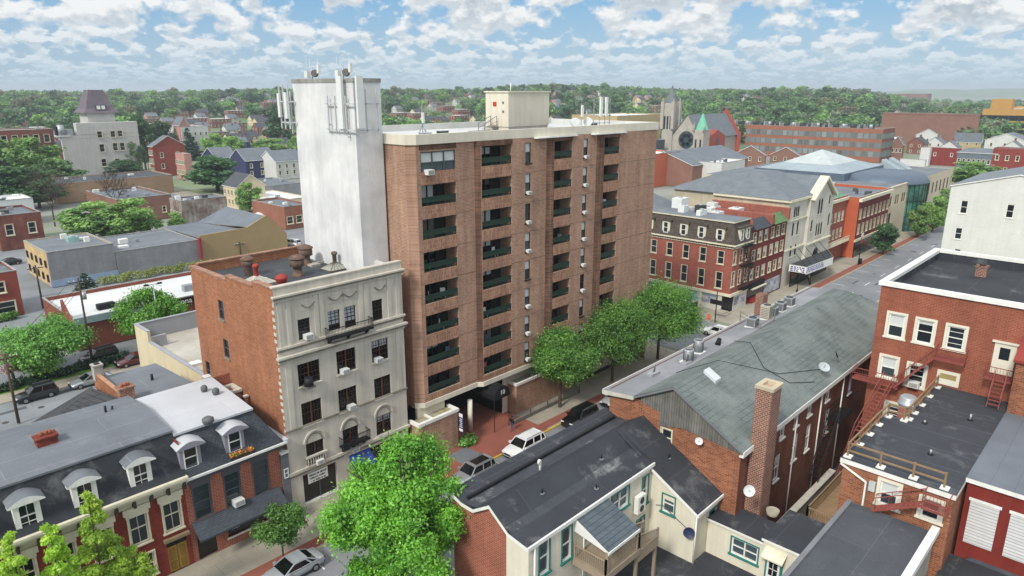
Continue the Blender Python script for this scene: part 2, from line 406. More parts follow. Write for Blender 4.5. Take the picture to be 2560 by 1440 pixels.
g.l(fin, bg.inputs[0]); bg.inputs[1].default_value = 1.0
sl = bpy.data.lights.new('sun', 'SUN'); sl.energy = 3.2; sl.angle = R(11); sl.color = (1, .95, .87)
so = bpy.data.objects.new('sun', sl); C.objects.link(so)
sd = Vector((math.cos(SUN_EL)*math.cos(SUN_AZ), math.cos(SUN_EL)*math.sin(SUN_AZ), math.sin(SUN_EL)))
so.rotation_euler = sd.to_track_quat('Z', 'Y').to_euler(); so.location = (-60, -40, 90)
# ================================================================ ground, roads, pavements
ASPH = M('asphalt', '84868a', .9, .14, .15, fine=.12, seam=(17, 5.2, '6c6f72', .05), col2='787b7f')
ASPH2 = M('old asphalt', '85898c', .9, .16, .12, fine=.12, seam=(11, 4.7, '6d7174', .05), col2='7a7e81')
CONC = M('pavement concrete', 'a39c8d', .9, .14, .3, fine=.08, seam=(1.6, 1.6, '857e71', .025), col2='968f81')
PBRK = M('pavement brick', '8a5346', .9, .15, .6, brick=None, fine=.15)
KERB = M('kerb stone', 'a9a69e', .85, .1)
LINE = M('road paint', 'd8d8d2', .8, .15, 3)
YEL = M('yellow kerb paint', 'c9a83a', .7, .15, 2)
GRND = M('town ground', '8a8c86', .95, .2, .02, col2='748060')
GRASS = M('grass', '5b7d35', .95, .2, .4, col2='6f8f3c')
DIRT = M('dark yard', '3d3c3b', .95, .25, .4)
def ground(name, x0, x1, y0, y1, z, m, th=0, side=None):
    b = MB()
    if th: b.box(x0, x1, y0, y1, z-th, z, side or m, top=m)
    else: b.poly([(x0, y0, z), (x1, y0, z), (x1, y1, z), (x0, y1, z)], m)
    return tag(b.build(name), kind='structure')
ground('ground', -9000, 9000, -9000, 9000, -.17, GRND)
ground('road', -80, 330, 35, 45.4, -.13, ASPH)
ground('road', 86, 101, -60, 34.9, -.126, ASPH); ground('road', 86, 101, 45.5, 330, -.126, ASPH)
ground('road', -80, 86, 88, 97.4, -.126, ASPH2)
ground('pavement', -80, 41, 45.4, 51.1, 0, CONC, .14, KERB); ground('pavement', 54, 85, 45.4, 51.1, 0, CONC, .14, KERB)
ground('brick_pavement', 41, 54, 45.4, 60, 0, PBRK, .14, KERB)
ground('brick_pavement', 54, 85, 45.75, 47, .004, PBRK); ground('brick_pavement', -80, 41, 45.75, 46.9, .004, PBRK)
ground('pavement', 102, 330, 45.4, 51.1, 0, CONC, .14, KERB); ground('brick_pavement', 103, 330, 45.75, 47.2, .004, PBRK)
ground('brick_pavement', 215, 330, 46.9, 51, .008, PBRK)
ground('pavement', 80, 86, 51.1, 87, 0, CONC, .14, KERB); ground('pavement', 101, 107.2, 51.1, 300, 0, CONC, .14, KERB)
ground('pavement', -80, 86, 30.8, 35, 0, CONC, .14, KERB); ground('pavement', 102, 330, 30.8, 35, 0, CONC, .14, KERB)
ground('pavement', -80, 80, 85.5, 88, 0, CONC, .14, KERB); ground('pavement', -80, 80, 97.4, 100.4, 0, CONC, .14, KERB)
ground('paving_panel', 42.3, 45.0, 45.6, 49.2, .006, M('dark paving', '6b6f73', .9, .1)); ground('yard', -40, 110, -40, 30.8, -.12, DIRT); ground('yard', -40, 80, 51.2, 85.4, -.11, DIRT)
ground('grass', -40, 80, 100.4, 104, -.02, GRASS, .14, GRASS)
ground('car_park', -60, 80, 104.0, 200, -.115, ASPH2)
b = MB()
for i in range(40):
    x = -20+i*9.5
    if not 84 < x < 103: b.poly([(x, 40.1, -.122), (x+3.2, 40.1, -.122), (x+3.2, 40.24, -.122), (x, 40.24, -.122)], LINE)
for x in [110+i*7.2 for i in range(12)]+[10+i*7 for i in range(10)]:
    b.poly([(x, 43.0, -.122), (x+.12, 43.0, -.122), (x+.12, 45.3, -.122), (x, 45.3, -.122)], LINE); b.poly([(x, 35.1, -.122), (x+.12, 35.1, -.122), (x+.12, 37.3, -.122), (x, 37.3, -.122)], LINE)
for x0 in (83.2, 102.4):
    for i in range(9): y = 35.6+i*1.1; b.poly([(x0, y, -.122), (x0+2, y, -.122), (x0+2, y+.45, -.122), (x0, y+.45, -.122)], LINE)
tag(b.build('road_markings'), kind='structure')
b = MB(); b.box(41.5, 57, 45.33, 45.52, -.13, .006, YEL); tag(b.build('painted_kerb'), kind='structure')
b = MB(); rp = random.Random(9); TAR = M('tar patch', '54585d', .85, .15, .5); IRN = M('iron cover', '4a4745', .7, .15, 3)
for i in range(26):                                       # tar repairs and iron covers in the carriageways
    x, y = rp.choice(((rp.uniform(20, 84), rp.uniform(36, 44.5)), (rp.uniform(103, 210), rp.uniform(36, 44.5)), (rp.uniform(5, 60), rp.uniform(89, 96.5)))); w_, h_ = rp.uniform(.6, 3.5), rp.uniform(.3, 1.2)
    b.poly([(x-w_/2, y-h_/2, -.119), (x+w_/2, y-h_/2+rp.uniform(-.1, .1), -.119), (x+w_/2, y+h_/2, -.119), (x-w_/2, y+h_/2+rp.uniform(-.1, .1), -.119)], TAR)
for i in range(14):
    x, y = rp.choice(((rp.uniform(20, 84), rp.uniform(37, 43)), (rp.uniform(103, 200), rp.uniform(37, 43)), (rp.uniform(5, 40), rp.uniform(89, 96)))); b.poly([(x+.36*math.cos(k*.5236), y+.36*math.sin(k*.5236), -.115) for k in range(12)], IRN)
tag(b.build('road_repairs'), kind='structure')
# ================================================================ brown brick apartment block
BRN = M('brown brick', 'b08871', .9, .13, .25, brick=(.42, .14, '98705b', 'c0aa97', .016), streak=.3, fine=.05)
BRN2 = M('stained brown brick', '74503f', .92, .3, .5, brick=(.42, .14, '4c342b', '8b7565', .016), streak=.55)
SOLD = M('soldier brick', 'b2876c', .9, .16, .8, brick=(.14, .42, '8b5f4b', 'b59a87', .016), streak=.3)
JOINT = M('brick joint', '6b5145', .9, .2)
COPE = M('beige parapet metal', 'd6cfbe', .6, .05, .5, streak=.08)
WROOF = M('white membrane roof', 'c9cac6', .7, .1, .3, seam=(12, 2.6, 'b2b3b0', .03))
BLKROOF = M('black membrane roof', '43464b', .8, .18, .25, seam=(14, 2.2, '54575c', .03), fine=.06, patch=.25)
M('flat grey roof', '70757b', .85, .16, .25, seam=(14, 2.4, '868a8e', .03), fine=.08, patch=.5)
GREYROOF = MATS['flat grey roof']
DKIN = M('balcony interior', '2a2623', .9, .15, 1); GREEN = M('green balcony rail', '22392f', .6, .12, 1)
STYLES['curtain'] = dict(fm=MATS['dark sash'], fw=.07, blind=.62, bm=CURT, sill=0)
STYLES['slim'] = dict(fm=MATS['dark sash'], fw=.06, blind=.45, bm=BLIND, mid=.5, glass='grey glass')
STYLES['slimdark'] = dict(fm=MATS['dark sash'], fw=.06, mid=.5, glass='dark glass')
STYLES['triple'] = dict(fm=M('grey sash', '4c4f52', .6, .05), fw=.1, blind=.5, bm=BLIND, mid=.5, mull=3, sill=0, glass='grey glass')
STYLES['slider'] = dict(fm=MATS['dark sash'], fw=.08, mid=0, mull=3, sill=0, glass='black glass', dep=.1)
STYLES['sliderblind'] = dict(fm=MATS['dark sash'], fw=.08, mid=0, mull=3, sill=0, glass='black glass', dep=.1, blind=.55)
STYLES['slidercurt'] = dict(STYLES['slider'], blind=.97, bm=M('dim curtain', '6f6a66', .9, .2, 2)); STYLES['sliderhalf'] = dict(STYLES['slider'], blind=.3, bm=BLIND)
bt = thing('apartment_block', 'tall brown brick apartment block with stacked recessed balconies behind green rails', 'apartment building', (60, 60, 0))
BX0, BX1, BYB = 40.45, 79.6, 67.5; ZT = 31.3
ys = [51.0, 50.55, 50.1, 49.7]                          # each bay steps a little towards the street
cols = [(41.65, 46.0), (49.05, 53.4), (59.75, 62.85), (68.4, 71.45)]
tops = [30.75, 27.52, 24.32, 21.12, 17.95, 14.76, 11.54, 8.42]
edges = [(41.15, 48.5), (48.95, 58.9), (59.6, 67.4), (68.25, BX1)]
wl = MB(); z0 = 5.6
OH = 2.02
for k in range(4):
    y = ys[k]; a, b_ = edges[k]; holes = []; wins = []
    for i, zt in enumerate(tops):
        if k == 0 and i == 0:
            wins.append((sum(cols[0])/2, zt-2.15, cols[0][1]-cols[0][0], 2.0, 'triple'))
        else: holes.append((cols[k][0], cols[k][1], zt-OH+.05, zt))
        if k in (1, 2):
            u = 55.95 if k == 1 else 65.3; h = 2.1
            wins.append((u, zt-h, .85 if k == 1 else .8, h, 'slim' if random.random() < .6 else 'slimdark'))
    facade(bt, wl, 'S', y, a, b_, z0, ZT, BRN, wins, dep=.16, extra=holes)
    # soldier-course spandrels stand 2 cm proud between the openings
    for i, zt in enumerate(tops):
        zb = zt-OH+.05; zn = tops[i+1] if i < 7 else z0+.3
        wl.box(cols[k][0], cols[k][1], y-.03, y+.1, zn+.02, zb-.02, SOLD)
        for ua, ub in ((a, cols[k][0]), (cols[k][1], b_)): wl.box(ua+.01, ub-.01, y-.006, y+.02, zn+.1, zn+.15, JOINT)
    wl.box(cols[k][0]-.1, cols[k][1]+.1, y-.035, y+.05, tops[0]+.02, ZT-.02, BRN2)
    if k > 1: wl.box(a+.01, cols[k][0]-.02, y-.012, y+.03, z0+.02, ZT-.03, BRN2)      # water-stained strip beside the canted return
    if k:  # canted return joining this bay to the one before
        pa = edges[k-1][1]; wl.poly([(pa, ys[k-1], z0), (a, y, z0), (a, y, ZT), (pa, ys[k-1], ZT)], BRN2)
wl.poly([(BX0, 51.7, z0), (41.15, 51, z0), (41.15, 51, ZT), (BX0, 51.7, ZT)], BRN)
wl.wall('W', BX0, 51.7, BYB, 0, ZT, BRN); wl.wall('N', BYB, BX0, BX1, 0, ZT, BRN); wl.wall('E', BX1, ys[3], BYB, 0, ZT, BRN)
wl.poly([(BX0, 51.7, z0), (41.15, 51, z0), (48.5, 51, z0), (48.95, 50.55, z0), (58.9, 50.55, z0), (59.6, 50.1, z0), (BX1, 49.7, z0), (BX1, 66, z0), (BX0, 66, z0)], COPE)
wl.build('wall', bt)
# recessed balconies
for k in range(4):
    a, c_ = cols[k]; y = ys[k]
    for i, zt in enumerate(tops):
        if k == 0 and i == 0: continue
        zf = zt-2.75; r = MB(); dp = 1.7; zb = zt-OH+.05
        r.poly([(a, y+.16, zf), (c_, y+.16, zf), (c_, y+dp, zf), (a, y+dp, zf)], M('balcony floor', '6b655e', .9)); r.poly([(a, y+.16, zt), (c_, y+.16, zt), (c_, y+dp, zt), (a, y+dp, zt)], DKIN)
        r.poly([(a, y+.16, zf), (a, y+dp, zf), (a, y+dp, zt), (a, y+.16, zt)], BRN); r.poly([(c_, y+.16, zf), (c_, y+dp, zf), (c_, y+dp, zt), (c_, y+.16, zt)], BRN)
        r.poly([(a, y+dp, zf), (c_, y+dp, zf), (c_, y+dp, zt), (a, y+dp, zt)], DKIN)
        r.poly([(a, y+.16, zf), (c_, y+.16, zf), (c_, y+.16, zb), (a, y+.16, zb)], BRN)
        ro = r.build('balcony', bt)
        q = MB(); q.box(a+.03, c_-.03, y+.06, y+.11, zb+.3, zb+.75, GREEN); q.box(a+.03, c_-.03, y+.03, y+.13, zb+.75, zb+.84, GREEN)
        q.box(a+.03, c_-.03, y+.06, y+.11, zb+.06, zb+.13, GREEN)
        for j in range(7): x = a+.1+(c_-a-.2)*j/6; q.box(x-.025, x+.025, y+.06, y+.1, zb, zb+.3, GREEN)
        ra = q.build('railing', ro)
        wd = (c_-a)*.62
        if random.random() < .85:
            pane, fr, s_ = winmesh(wd, 2.5, random.choice(('sliderblind', 'slider', 'slider', 'slidercurt', 'sliderhalf')))
            o = meshobj('patio_door', pane, (a+wd/2+.1, y+dp-.22, zf+.05), ro); meshobj('frame', fr, (a+wd/2+.1, y+dp-.225, zf+.05), ro)
# parapet fascia following the facade, roof, ledges
q = MB(); zp = 32.2
line = [(BX0-.15, 56.5), (BX0-.15, 51.55), (41.1, 50.85), (48.5, 50.8), (58.9, 50.4), (67.4, 50.0), (BX1+.12, 49.55), (BX1+.12, BYB+.1), (BX0-.15, BYB+.1)]
inn = [(BX0+.3, 56.5), (BX0+.3, 51.8), (41.3, 51.25), (48.5, 51.2), (58.9, 50.8), (67.4, 50.4), (BX1-.3, 50.0), (BX1-.3, BYB-.3), (BX0+.3, BYB-.3)]
n = len(line)
for i in range(n):
    j = (i+1) % n
    q.poly([line[i]+(ZT-.02,), line[j]+(ZT-.02,), line[j]+(zp,), line[i]+(zp,)], COPE); q.poly([line[i]+(zp,), line[j]+(zp,), inn[j]+(zp,), inn[i]+(zp,)], COPE)
    q.poly([inn[j]+(31.3,), inn[i]+(31.3,), inn[i]+(zp,), inn[j]+(zp,)], WROOF); q.poly([line[j]+(ZT-.02,), line[i]+(ZT-.02,), inn[i]+(ZT-.02,), inn[j]+(ZT-.02,)], COPE)
q.build('parapet', bt)
q = MB(); q.poly([p+(31.5,) for p in inn], WROOF); q.box(57, 70, 53, 61, 31.5, 31.53, BLKROOF); q.build('roof', bt)
for a, c_, y in ((56.8, 63.6, 49.9), (66.2, 72.6, 49.45)):
    q = MB(); q.box(a, c_, y, y+.7, ZT-.14, ZT-.02, WHITE); q.build('ledge', bt)
# base: beige concrete band, columns, dark entrance hall, annex walls
q = MB()
tr = [(BX0-.1, 51.6), (41.1, 50.9), (48.45, 50.9), (48.9, 50.45), (58.9, 50.45), (59.6, 50.0), (BX1, 49.6)]
for (ax_, ay), (bx_, by) in zip(tr, tr[1:]): q.poly([(ax_, ay, 5.2), (bx_, by, 5.2), (bx_, by, 5.72), (ax_, ay, 5.72)], COPE); q.poly([(ax_, ay, 5.72), (bx_, by, 5.72), (bx_, by+.3, 5.72), (ax_, ay+.3, 5.72)], COPE); q.poly([(ax_, ay, 5.2), (bx_, by, 5.2), (bx_, by+.6, 5.2), (ax_, ay+.6, 5.2)], COPE)
q.box(BX0, 44.0, 51.3, 56, 0, 5.19, COPE); q.box(53.3, BX1, 51.9, 56, 0, 5.19, COPE)
q.build('base_band', bt)
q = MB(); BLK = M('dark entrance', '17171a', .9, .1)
q.poly([(43.9, 56.5, 0), (53.6, 56.5, 0), (53.6, 56.5, 5.19), (43.9, 56.5, 5.19)], BLK); q.poly([(53.28, 51.95, 0), (53.28, 56.5, 0), (53.28, 56.5, 5.17), (53.28, 51.95, 5.17)], BLK); q.poly([(44.02, 51.4, 0), (44.02, 56.5, 0), (44.02, 56.5, 5.17), (44.02, 51.4, 5.17)], BLK); q.poly([(43.9, 51.3, 5.18), (53.6, 51.3, 5.18), (53.6, 56.5, 5.18), (43.9, 56.5, 5.18)], BLK); q.build('entrance_hall', bt)  # black sheets over the hall walls paint in the shade of the recess
q = MB(); q.cyl((47.6, 51.3, .1), (47.6, 51.3, 3.8), .27, .27, M('round column', 'ddd8c8', .6), 16); q.build('column', bt)
PW = thing('entrance_wall', 'brown brick entrance block with flat gravel roof left of the black canopy', 'wall', (42, 49, 0))
q = MB(); q.box(39.3, 44.4, 49.75, 51.28, 0, 4.1, BRN); q.build('wall', PW)
q = MB(); q.box(39.2, 44.55, 49.65, 50.0, 4.1, 4.42, WHITE).box(39.2, 39.5, 50.0, 51.29, 4.1, 4.42, WHITE).box(44.25, 44.55, 50.0, 51.29, 4.1, 4.42, WHITE).box(41.2, 41.4, 50.0, 51.29, 4.1, 4.35, WHITE); q.build('coping', PW)
q = MB(); q.poly([(39.5, 50, 4.16), (44.25, 50, 4.16), (44.25, 51.29, 4.16), (39.5, 51.29, 4.16)], M('mossy gravel', '9b9784', .95, .2, 1, col2='84763f')); q.build('roof', PW)
PW2 = thing('entrance_wall', 'brown brick planter block right of the canopy with puddled flat top', 'wall', (57, 49, 0))
q = MB(); q.box(54.1, 64.5, 50.45, 51.88, 0, 3.6, BRN); q.build('wall', PW2)
q = MB(); q.box(54.0, 64.6, 50.35, 50.6, 3.6, 3.88, WHITE).box(54.0, 54.25, 50.6, 51.89, 3.6, 3.88, WHITE); q.build('coping', PW2)
q = MB(); q.poly([(54.25, 50.6, 3.66), (64.5, 50.6, 3.66), (64.5, 51.89, 3.66), (54.25, 51.89, 3.66)], M('puddled roof', 'a3a199', .6, .25, 1)); q.build('roof', PW2)
# window air conditioners of the block
for k, idx in ((1, (1, 2, 3, 5, 6, 7)), (2, (0, 1, 2, 3, 4, 5))):
    for i in idx: acunit(bt, 'S', ys[k], 55.95 if k == 1 else 65.3, tops[i]-2.2, .66)
acunit(bt, 'S', ys[0], 42.5, tops[0]-2.25, .95)
# black entrance canopy with the house number
ca = thing('entrance_canopy', 'black barrel-shaped fabric canopy with white number over the apartment entrance', 'canopy', (49.5, 48, 0))
CAN = M('black canvas', '15161a', .8, .1, 2); q = MB(); n = 12; cx, rr = 50.5, 1.2
prof = [(cx+rr*math.cos(math.pi*i/n), 4.0+rr*math.sin(math.pi*i/n)*.95) for i in range(n+1)]
for i in range(n):
    (xa, za), (xb, zb) = prof[i], prof[i+1]; q.poly([(xa, 49.2, za), (xb, 49.2, zb), (xb, 55.5, zb), (xa, 55.5, za)], CAN, True)
q.poly([(x, 49.2, z) for x, z in prof], CAN); q.box(cx-rr, cx+rr, 49.18, 49.2, 3.75, 4.0, CAN); q.box(cx-rr, cx-rr+.03, 49.2, 55.5, 3.75, 4.0, CAN); q.box(cx+rr-.03, cx+rr, 49.2, 55.5, 3.75, 4.0, CAN)
q.build('cover', ca)
for x in (cx-rr+.05, cx+rr-.05):
    q = MB(); q.cyl((x, 49.3, 0), (x, 49.3, 3.9), .04, .04, CAN, 8); q.build('post', ca)
def text(name, s, at, size, m, parent, ax='S', ext=.01, align='CENTER', font=None, sx=1):
    cu = bpy.data.curves.new(name, 'FONT'); cu.body = s; cu.size = size; cu.extrude = ext; cu.align_x = align; cu.align_y = 'CENTER'; cu.resolution_u = 2
    tmp = bpy.data.objects.new('tmp', cu); C.objects.link(tmp); dg = bpy.context.evaluated_depsgraph_get(); me = bpy.data.meshes.new_from_object(tmp.evaluated_get(dg)); bpy.data.objects.remove(tmp)
    me.materials.clear(); me.materials.append(m)
    o = bpy.data.objects.new(name, me); C.objects.link(o); put(o, at, parent); o.rotation_euler = (math.pi/2, 0, ROT[ax]); o.scale = (sx, 1, 1); return o
text('house_number', '10', (cx, 49.16, 4.42), .75, WHITE, ca)
# iron fence along the ramp
fe = thing('iron_fence', 'grey iron picket fence beside the ramp right of the entrance', 'fence', (56, 47.6, 0)); IR = M('grey iron', '6d6a66', .6, .1)
q = MB()
for i in range(60): x = 52.0+i*.2; q.box(x-.015, x+.015, 48.98, 49.01, .1, 1.05, IR)
q.build('pickets', fe); q = MB(); q.box(51.9, 64.0, 48.97, 49.02, 1.03, 1.1, IR).box(51.9, 64.0, 48.97, 49.02, .1, .15, IR).box(51.9, 64, 49.1, 49.3, 0, .35, CONC); q.build('rail', fe)
for i in range(5):
    x = 51.95+i*3; q = MB(); q.box(x-.05, x+.05, 48.95, 49.05, 0, 1.2, IR); q.build('post', fe)
sg = thing('banner_sign', 'narrow blue and white banner sign on the brick entrance corner', 'sign', (44.5, 49.6, 2))
q = MB(); q.box(44.45, 44.52, 49.0, 49.65, 1.9, 4.0, M('blue banner', '2b3468', .7, .05)); q.build('board', sg)
q = MB(); q.box(44.44, 44.449, 49.05, 49.6, 3.55, 3.95, WHITE).box(44.44, 44.449, 49.05, 49.6, 1.95, 2.25, WHITE)
for i in range(5): q.box(44.44, 44.448, 49.1+.04*(i%2), 49.55-.06*(i%3), 2.42+i*.22, 2.5+i*.22, WHITE)
q.build('lettering', sg)
# ---- roof penthouse of the block
ph = thing('roof_penthouse', 'cream box-shaped plant room on the apartment block roof', 'plant room', (65, 60, 31.5)); pc = M('cream steel cladding', 'd4ccba', .6, .05, .5, streak=.12)
c0 = pY(1271, 250, 57.5); PXL = c0.x; PT = pY(1271, 231, 57.5).z; PR = pY(1373, 240, 57.5).x; PB = pX(1214, 240, PXL).y
q = MB(); q.box(PXL, PR, 57.5, PB, 32.0, PT, pc); q.box(PXL+.1, PR-.1, 57.6, PB-.1, 31.5, 32.0, pc)
q.build('wall', ph); q = MB(); q.box(PXL-.15, PR+.15, 57.35, PB+.15, PT, PT+.15, COPE); q.build('roof', ph)
q = MB(); y = PB-1.6; q.box(PXL-.03, PXL, y-.45, y+.45, 32.2, 34.2, pc); q.build('door', ph)
q = MB(); q.box(PXL-.05, PXL, y-.2, y+.35, 34.3, 34.8, M('red notice', 'b8392c', .6, .05)); q.build('notice', ph)
for z in (33.6, 34.6): 
    q = MB(); q.box(PXL-.06, PXL, 58.2, 58.45, z, z+.25, IR); q.build('vent', ph)
q = MB(); q.cyl((PXL+3, 60, PT), (PXL+3, 60, PT+1.1), .05, .05, WHITE, 6); q.build('mast', ph)
stp = thing('roof_steps', 'grey metal steps with handrails up to the plant room door', 'stairs', (PXL-2, y, 31.5)); q = MB()
for i in range(4): q.box(PXL-2.3+i*.55, PXL-1.8+i*.55, y-.5, y+.5, 31.55+i*.18, 31.6+i*.18, IR)
q.build('treads', stp)
for s in (-.5, .5):
    q = MB(); q.path([(PXL-2.3, y+s, 31.5), (PXL-2.3, y+s, 32.4), (PXL-.3, y+s, 33.2), (PXL-.3, y+s, 32.2)], .05, IR); q.bar((PXL-2.3, y+s, 31.9), (PXL-.3, y+s, 32.6), .04, IR); q.build('handrail', stp)
# antennas
GALV = M('galvanised steel', 'a9adb0', .45, .08, 2, metal=.4); ANT = M('antenna white', 'd9dbd8', .5, .06); GALV2 = M('pale galvanised steel', 'bfc2c3', .5, .05)
def antenna(name, label, pts, panels=(), dishes=(), group=None):
    p0 = pts[0][0]; t = thing(name, label, 'antenna', p0, group)
    q = MB()
    for p in pts: q.path(p, .07, GALV)
    q.build('mast', t)
    for (x, y, z, w, d, h) in panels: q = MB(); q.box(x-w/2, x+w/2, y-d/2, y+d/2, z, z+h, ANT); q.build('panel', t)
    for (x, y, z, r, dx, dy) in dishes: q = MB(); q.cyl((x, y, z), (x+dx, y+dy, z), r, r*.9, ANT, 16); q.build('dish', t)
    return t
ax = pY(1057, 330, 55); X, Yy = ax.x, 55
antenna('tripod_antenna', 'thin white tripod antenna left on the apartment block roof', [[(X, Yy, 31.6), (X, Yy, 34.9)], [(X-.7, Yy, 31.5), (X, Yy, 33)], [(X+.7, Yy, 31.5), (X, Yy, 33)], [(X, Yy-.7, 31.5), (X, Yy, 33)]], [(X, Yy-.1, 33.0, .25, .15, 1.0), (X+.2, Yy, 32.4, .3, .2, .5)])
ax = pY(1453, 300, 54); X, Yy = ax.x, 54
antenna('dish_antenna', 'mast with two round dishes on the right of the apartment roof', [[(X, Yy, 31.5), (X, Yy, 34.6)], [(X-1.6, Yy, 31.7), (X+1.6, Yy, 31.7)], [(X-1.3, Yy, 31.5), (X-1.3, Yy, 32.5)], [(X+1.3, Yy, 31.5), (X+1.3, Yy, 32.5)]], [(X, Yy-.15, 33.0, .35, .2, 1.4)], [(X-1.3, Yy-.1, 32.4, .55, -.12, -.12), (X+1.2, Yy-.1, 32.4, .55, -.12, -.12)])
ax = pY(1505, 290, 53.5); X, Yy = ax.x, 53.5
antenna('panel_antenna', 'pair of tall white panel antennas right of the dishes on the apartment roof', [[(X+o, Yy, 31.5), (X+o, Yy, 35.1)] for o in (-1.7, -.5, .6, 1.6)]+[[(X-2, Yy, 32.2), (X+1.8, Yy, 32.2)], [(X-1.7, Yy, 33.1), (X+1.6, Yy, 33.1)]], [(X-.5, Yy-.2, 33.0, .45, .2, 2.3), (X+.6, Yy-.2, 33.0, .45, .2, 2.3)])
for i, (x, y, l) in enumerate(((44, 53, 'low grey conduit box near the left roof edge'), (47.5, 54.5, 'small black roof box beside the tripod antenna'), (73, 55, 'black equipment box by the roof plant room'))):
    q = MB(); q.box(x-.5, x+.5, y-.35, y+.35, 31.5, 32.15, M('black box', '1d1e20', .6) if i else GALV); q.box(x-.56, x+.56, y-.41, y+.41, 32.15, 32.2, GALV); tag(q.build('equipment_box'), l, 'box')
# ================================================================ white shaft tower
WT = M('white rendered tower', 'dcdcda', .9, .07, .35, streak=.1, fine=.03, col2='cccdcd')
TX0, TX1, TY0, TY1, TZ = 37.25, 40.2, 54.6, 64.9, 37.12
tw = thing('shaft_tower', 'tall windowless white rendered shaft with antennas round its top', 'tower', (37.5, 58, 0))
q = MB(); q.box(TX0, TX1, TY0, TY1, 0, TZ-.35, WT); q.build('wall', tw)
q = MB(); q.box(TX0-.06, TX1+.06, TY0-.06, TY1+.06, TZ-.35, TZ, M('stained concrete', '9b9a95', .9, .25, .8, streak=.4)); q.build('coping', tw)
def rack(label, lines, panels):
    t = thing('antenna_rack', label, 'antenna rack', lines[0][0]); q = MB()
    for p in lines: q.path(p, .11, GALV2)
    q.build('frame', t)
    for (x, y, z, w, d, h) in panels: q = MB(); q.box(x-w/2, x+w/2, y-d/2, y+d/2, z, z+h, ANT); q.build('panel', t)
x, y = TX0-.35, TY0-.35
rack('antenna rack with two tall white panels on the shaft corner nearest the street', [[(x, y+4.6, z), (x, y-.1, z), (TX1-.5, y-.1, z)] for z in (32.6, 34.9)]+[[(x, yy, 32.4), (x, yy, 35.6)] for yy in (58.3, 57.1, 55.4)]+[[(xx, y-.1, 32.4), (xx, y-.1, 36.2)] for xx in (38.2, 39.4)]+[[(x, 55.4, 32), (TX0+.05, 55.4, 32)], [(x, 58.3, 33), (TX0+.05, 58.3, 33)]], [(x-.15, 55.95, 32.7, .25, .75, 4.6), (x+.55, y-.3, 32.8, .7, .25, 4.5)])
x, y = TX0-.7, TY1+.7
rack('antenna rack sticking out from the far left edge of the white shaft', [[(TX0-.1, TY1-.4, z), (x, TY1-.2, z), (x, TY1+1.4, z), (TX0+1.2, TY1+2.2, z)] for z in (33.0, 35.0)]+[[(x, yy, 32.4), (x, yy, 36.6)] for yy in (64.7, 65.6, 66.3)]+[[(x+1.5, 66.9, 31.8), (x+1.5, 66.9, 36)]], [(x-.1, 65.0, 33.4, .2, .4, 2.5), (x-.1, 66.3, 33.5, .2, .4, 2.3), (x+.9, 66.9, 33.4, .4, .2, 2.4)])
def dishmount(label, x, y):
    t = thing('dish_mount', label, 'antenna', (x, y, TZ)); q = MB(); q.cyl((x, y, TZ), (x, y, TZ+1.1), .05, .05, GALV, 6).box(x-.5, x-.2, y+.1, y+.6, TZ+.1, TZ+.7, ANT); q.build('mast', t)
    q = MB(); q.cyl((x, y-.5, TZ+.5), (x-.25, y-.7, TZ+.5), .36, .3, M('grey drum', '6a6660', .6, .1), 14); q.build('dish', t)
    for o in (-.9, .5, 1.1): q = MB(); q.cyl((x+.1, y+o, TZ), (x+.1, y+o, TZ+1.9), .018, .014, ANT, 5); q.build('whip', t)
    q = MB(); q.box(x-.15, x+.1, y-1.35, y-1.05, TZ+.5, TZ+1.25, ANT); q.build('panel', t)
dishmount('small dish and whip aerials midway along the white shaft top', TX0+.4, 61.8); dishmount('small dish and whip aerials on the near end of the white shaft top', TX0+.4, 56.6)
# ================================================================ five-storey stone fronted building
STONE = M('limestone', 'c6c0b3', .9, .1, .35, streak=.22, fine=.04)
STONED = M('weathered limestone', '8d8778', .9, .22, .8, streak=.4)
ORB = M('orange brick', 'a1694b', .9, .14, .3, brick=(.44, .15, '8a543a', 'b3896c', .014), streak=.2)
REDB = M('painted red brick', '8b3d31', .85, .16, .4, brick=(.44, .15, '7f342a', '74352b', .01), streak=.2)
REDB2 = M('bright red brick', '9c553f', .88, .14, .5, brick=(.4, .15, '8a4433', 'b59280', .016), streak=.15)
CLAY = M('clay coping tile', 'a98570', .8, .2, 2, shingle=(.5, 9, '8f6a58', '6d5145', .02))
RUST = M('rusty vent metal', '73594b', .85, .35, 3, col2='57504b'); REDV = M('red vent paint', '9a3a32', .7, .1)
STYLES['stone'] = dict(fm=M('brown sash', '3c3128', .6, .1), fw=.06, up=(3,3), lo=(3,2), blind=.7, bm=CURT, sill=0, dep=.2)
STYLES['stoneopen'] = dict(fm=MATS['brown sash'], fw=.06, up=(3,3), lo=(3,2), sill=0, dep=.2)
STYLES['casement'] = dict(fm=MATS['brown sash'], fw=.08, up=(6,2), lo=(6,2), mull=2, mm=M('rust frame', '5f3a2a', .7, .1), sillm=STONE, dep=.2, glass='black glass')
STYLES['casecurt'] = dict(STYLES['casement'], blind=.35, bm=CURT)
STYLES['stonew'] = dict(fm=M('grey sash', '4c4f52'), fw=.07, sillm=STONED, sill=1, dep=.15)
sb = thing('stone_building', 'narrow five-storey stone-fronted building with orange brick side and black roof', 'building', (32, 58, 0))
SX0, SX1, SY0, SY1 = 26.03, 38.9, 51.0, 66.8
wl = MB(); wins = []
def sw(px, t, b, w, s): wins.append(wpx('S', SY0, px, t, b, w, s))
sw(761, 796, 848, 1.15, 'stoneopen'); sw(836, 776, 826, 1.2, 'stone'); sw(876, 765, 818, 1.2, 'stone'); sw(944, 749, 801, 1.15, 'stoneopen')
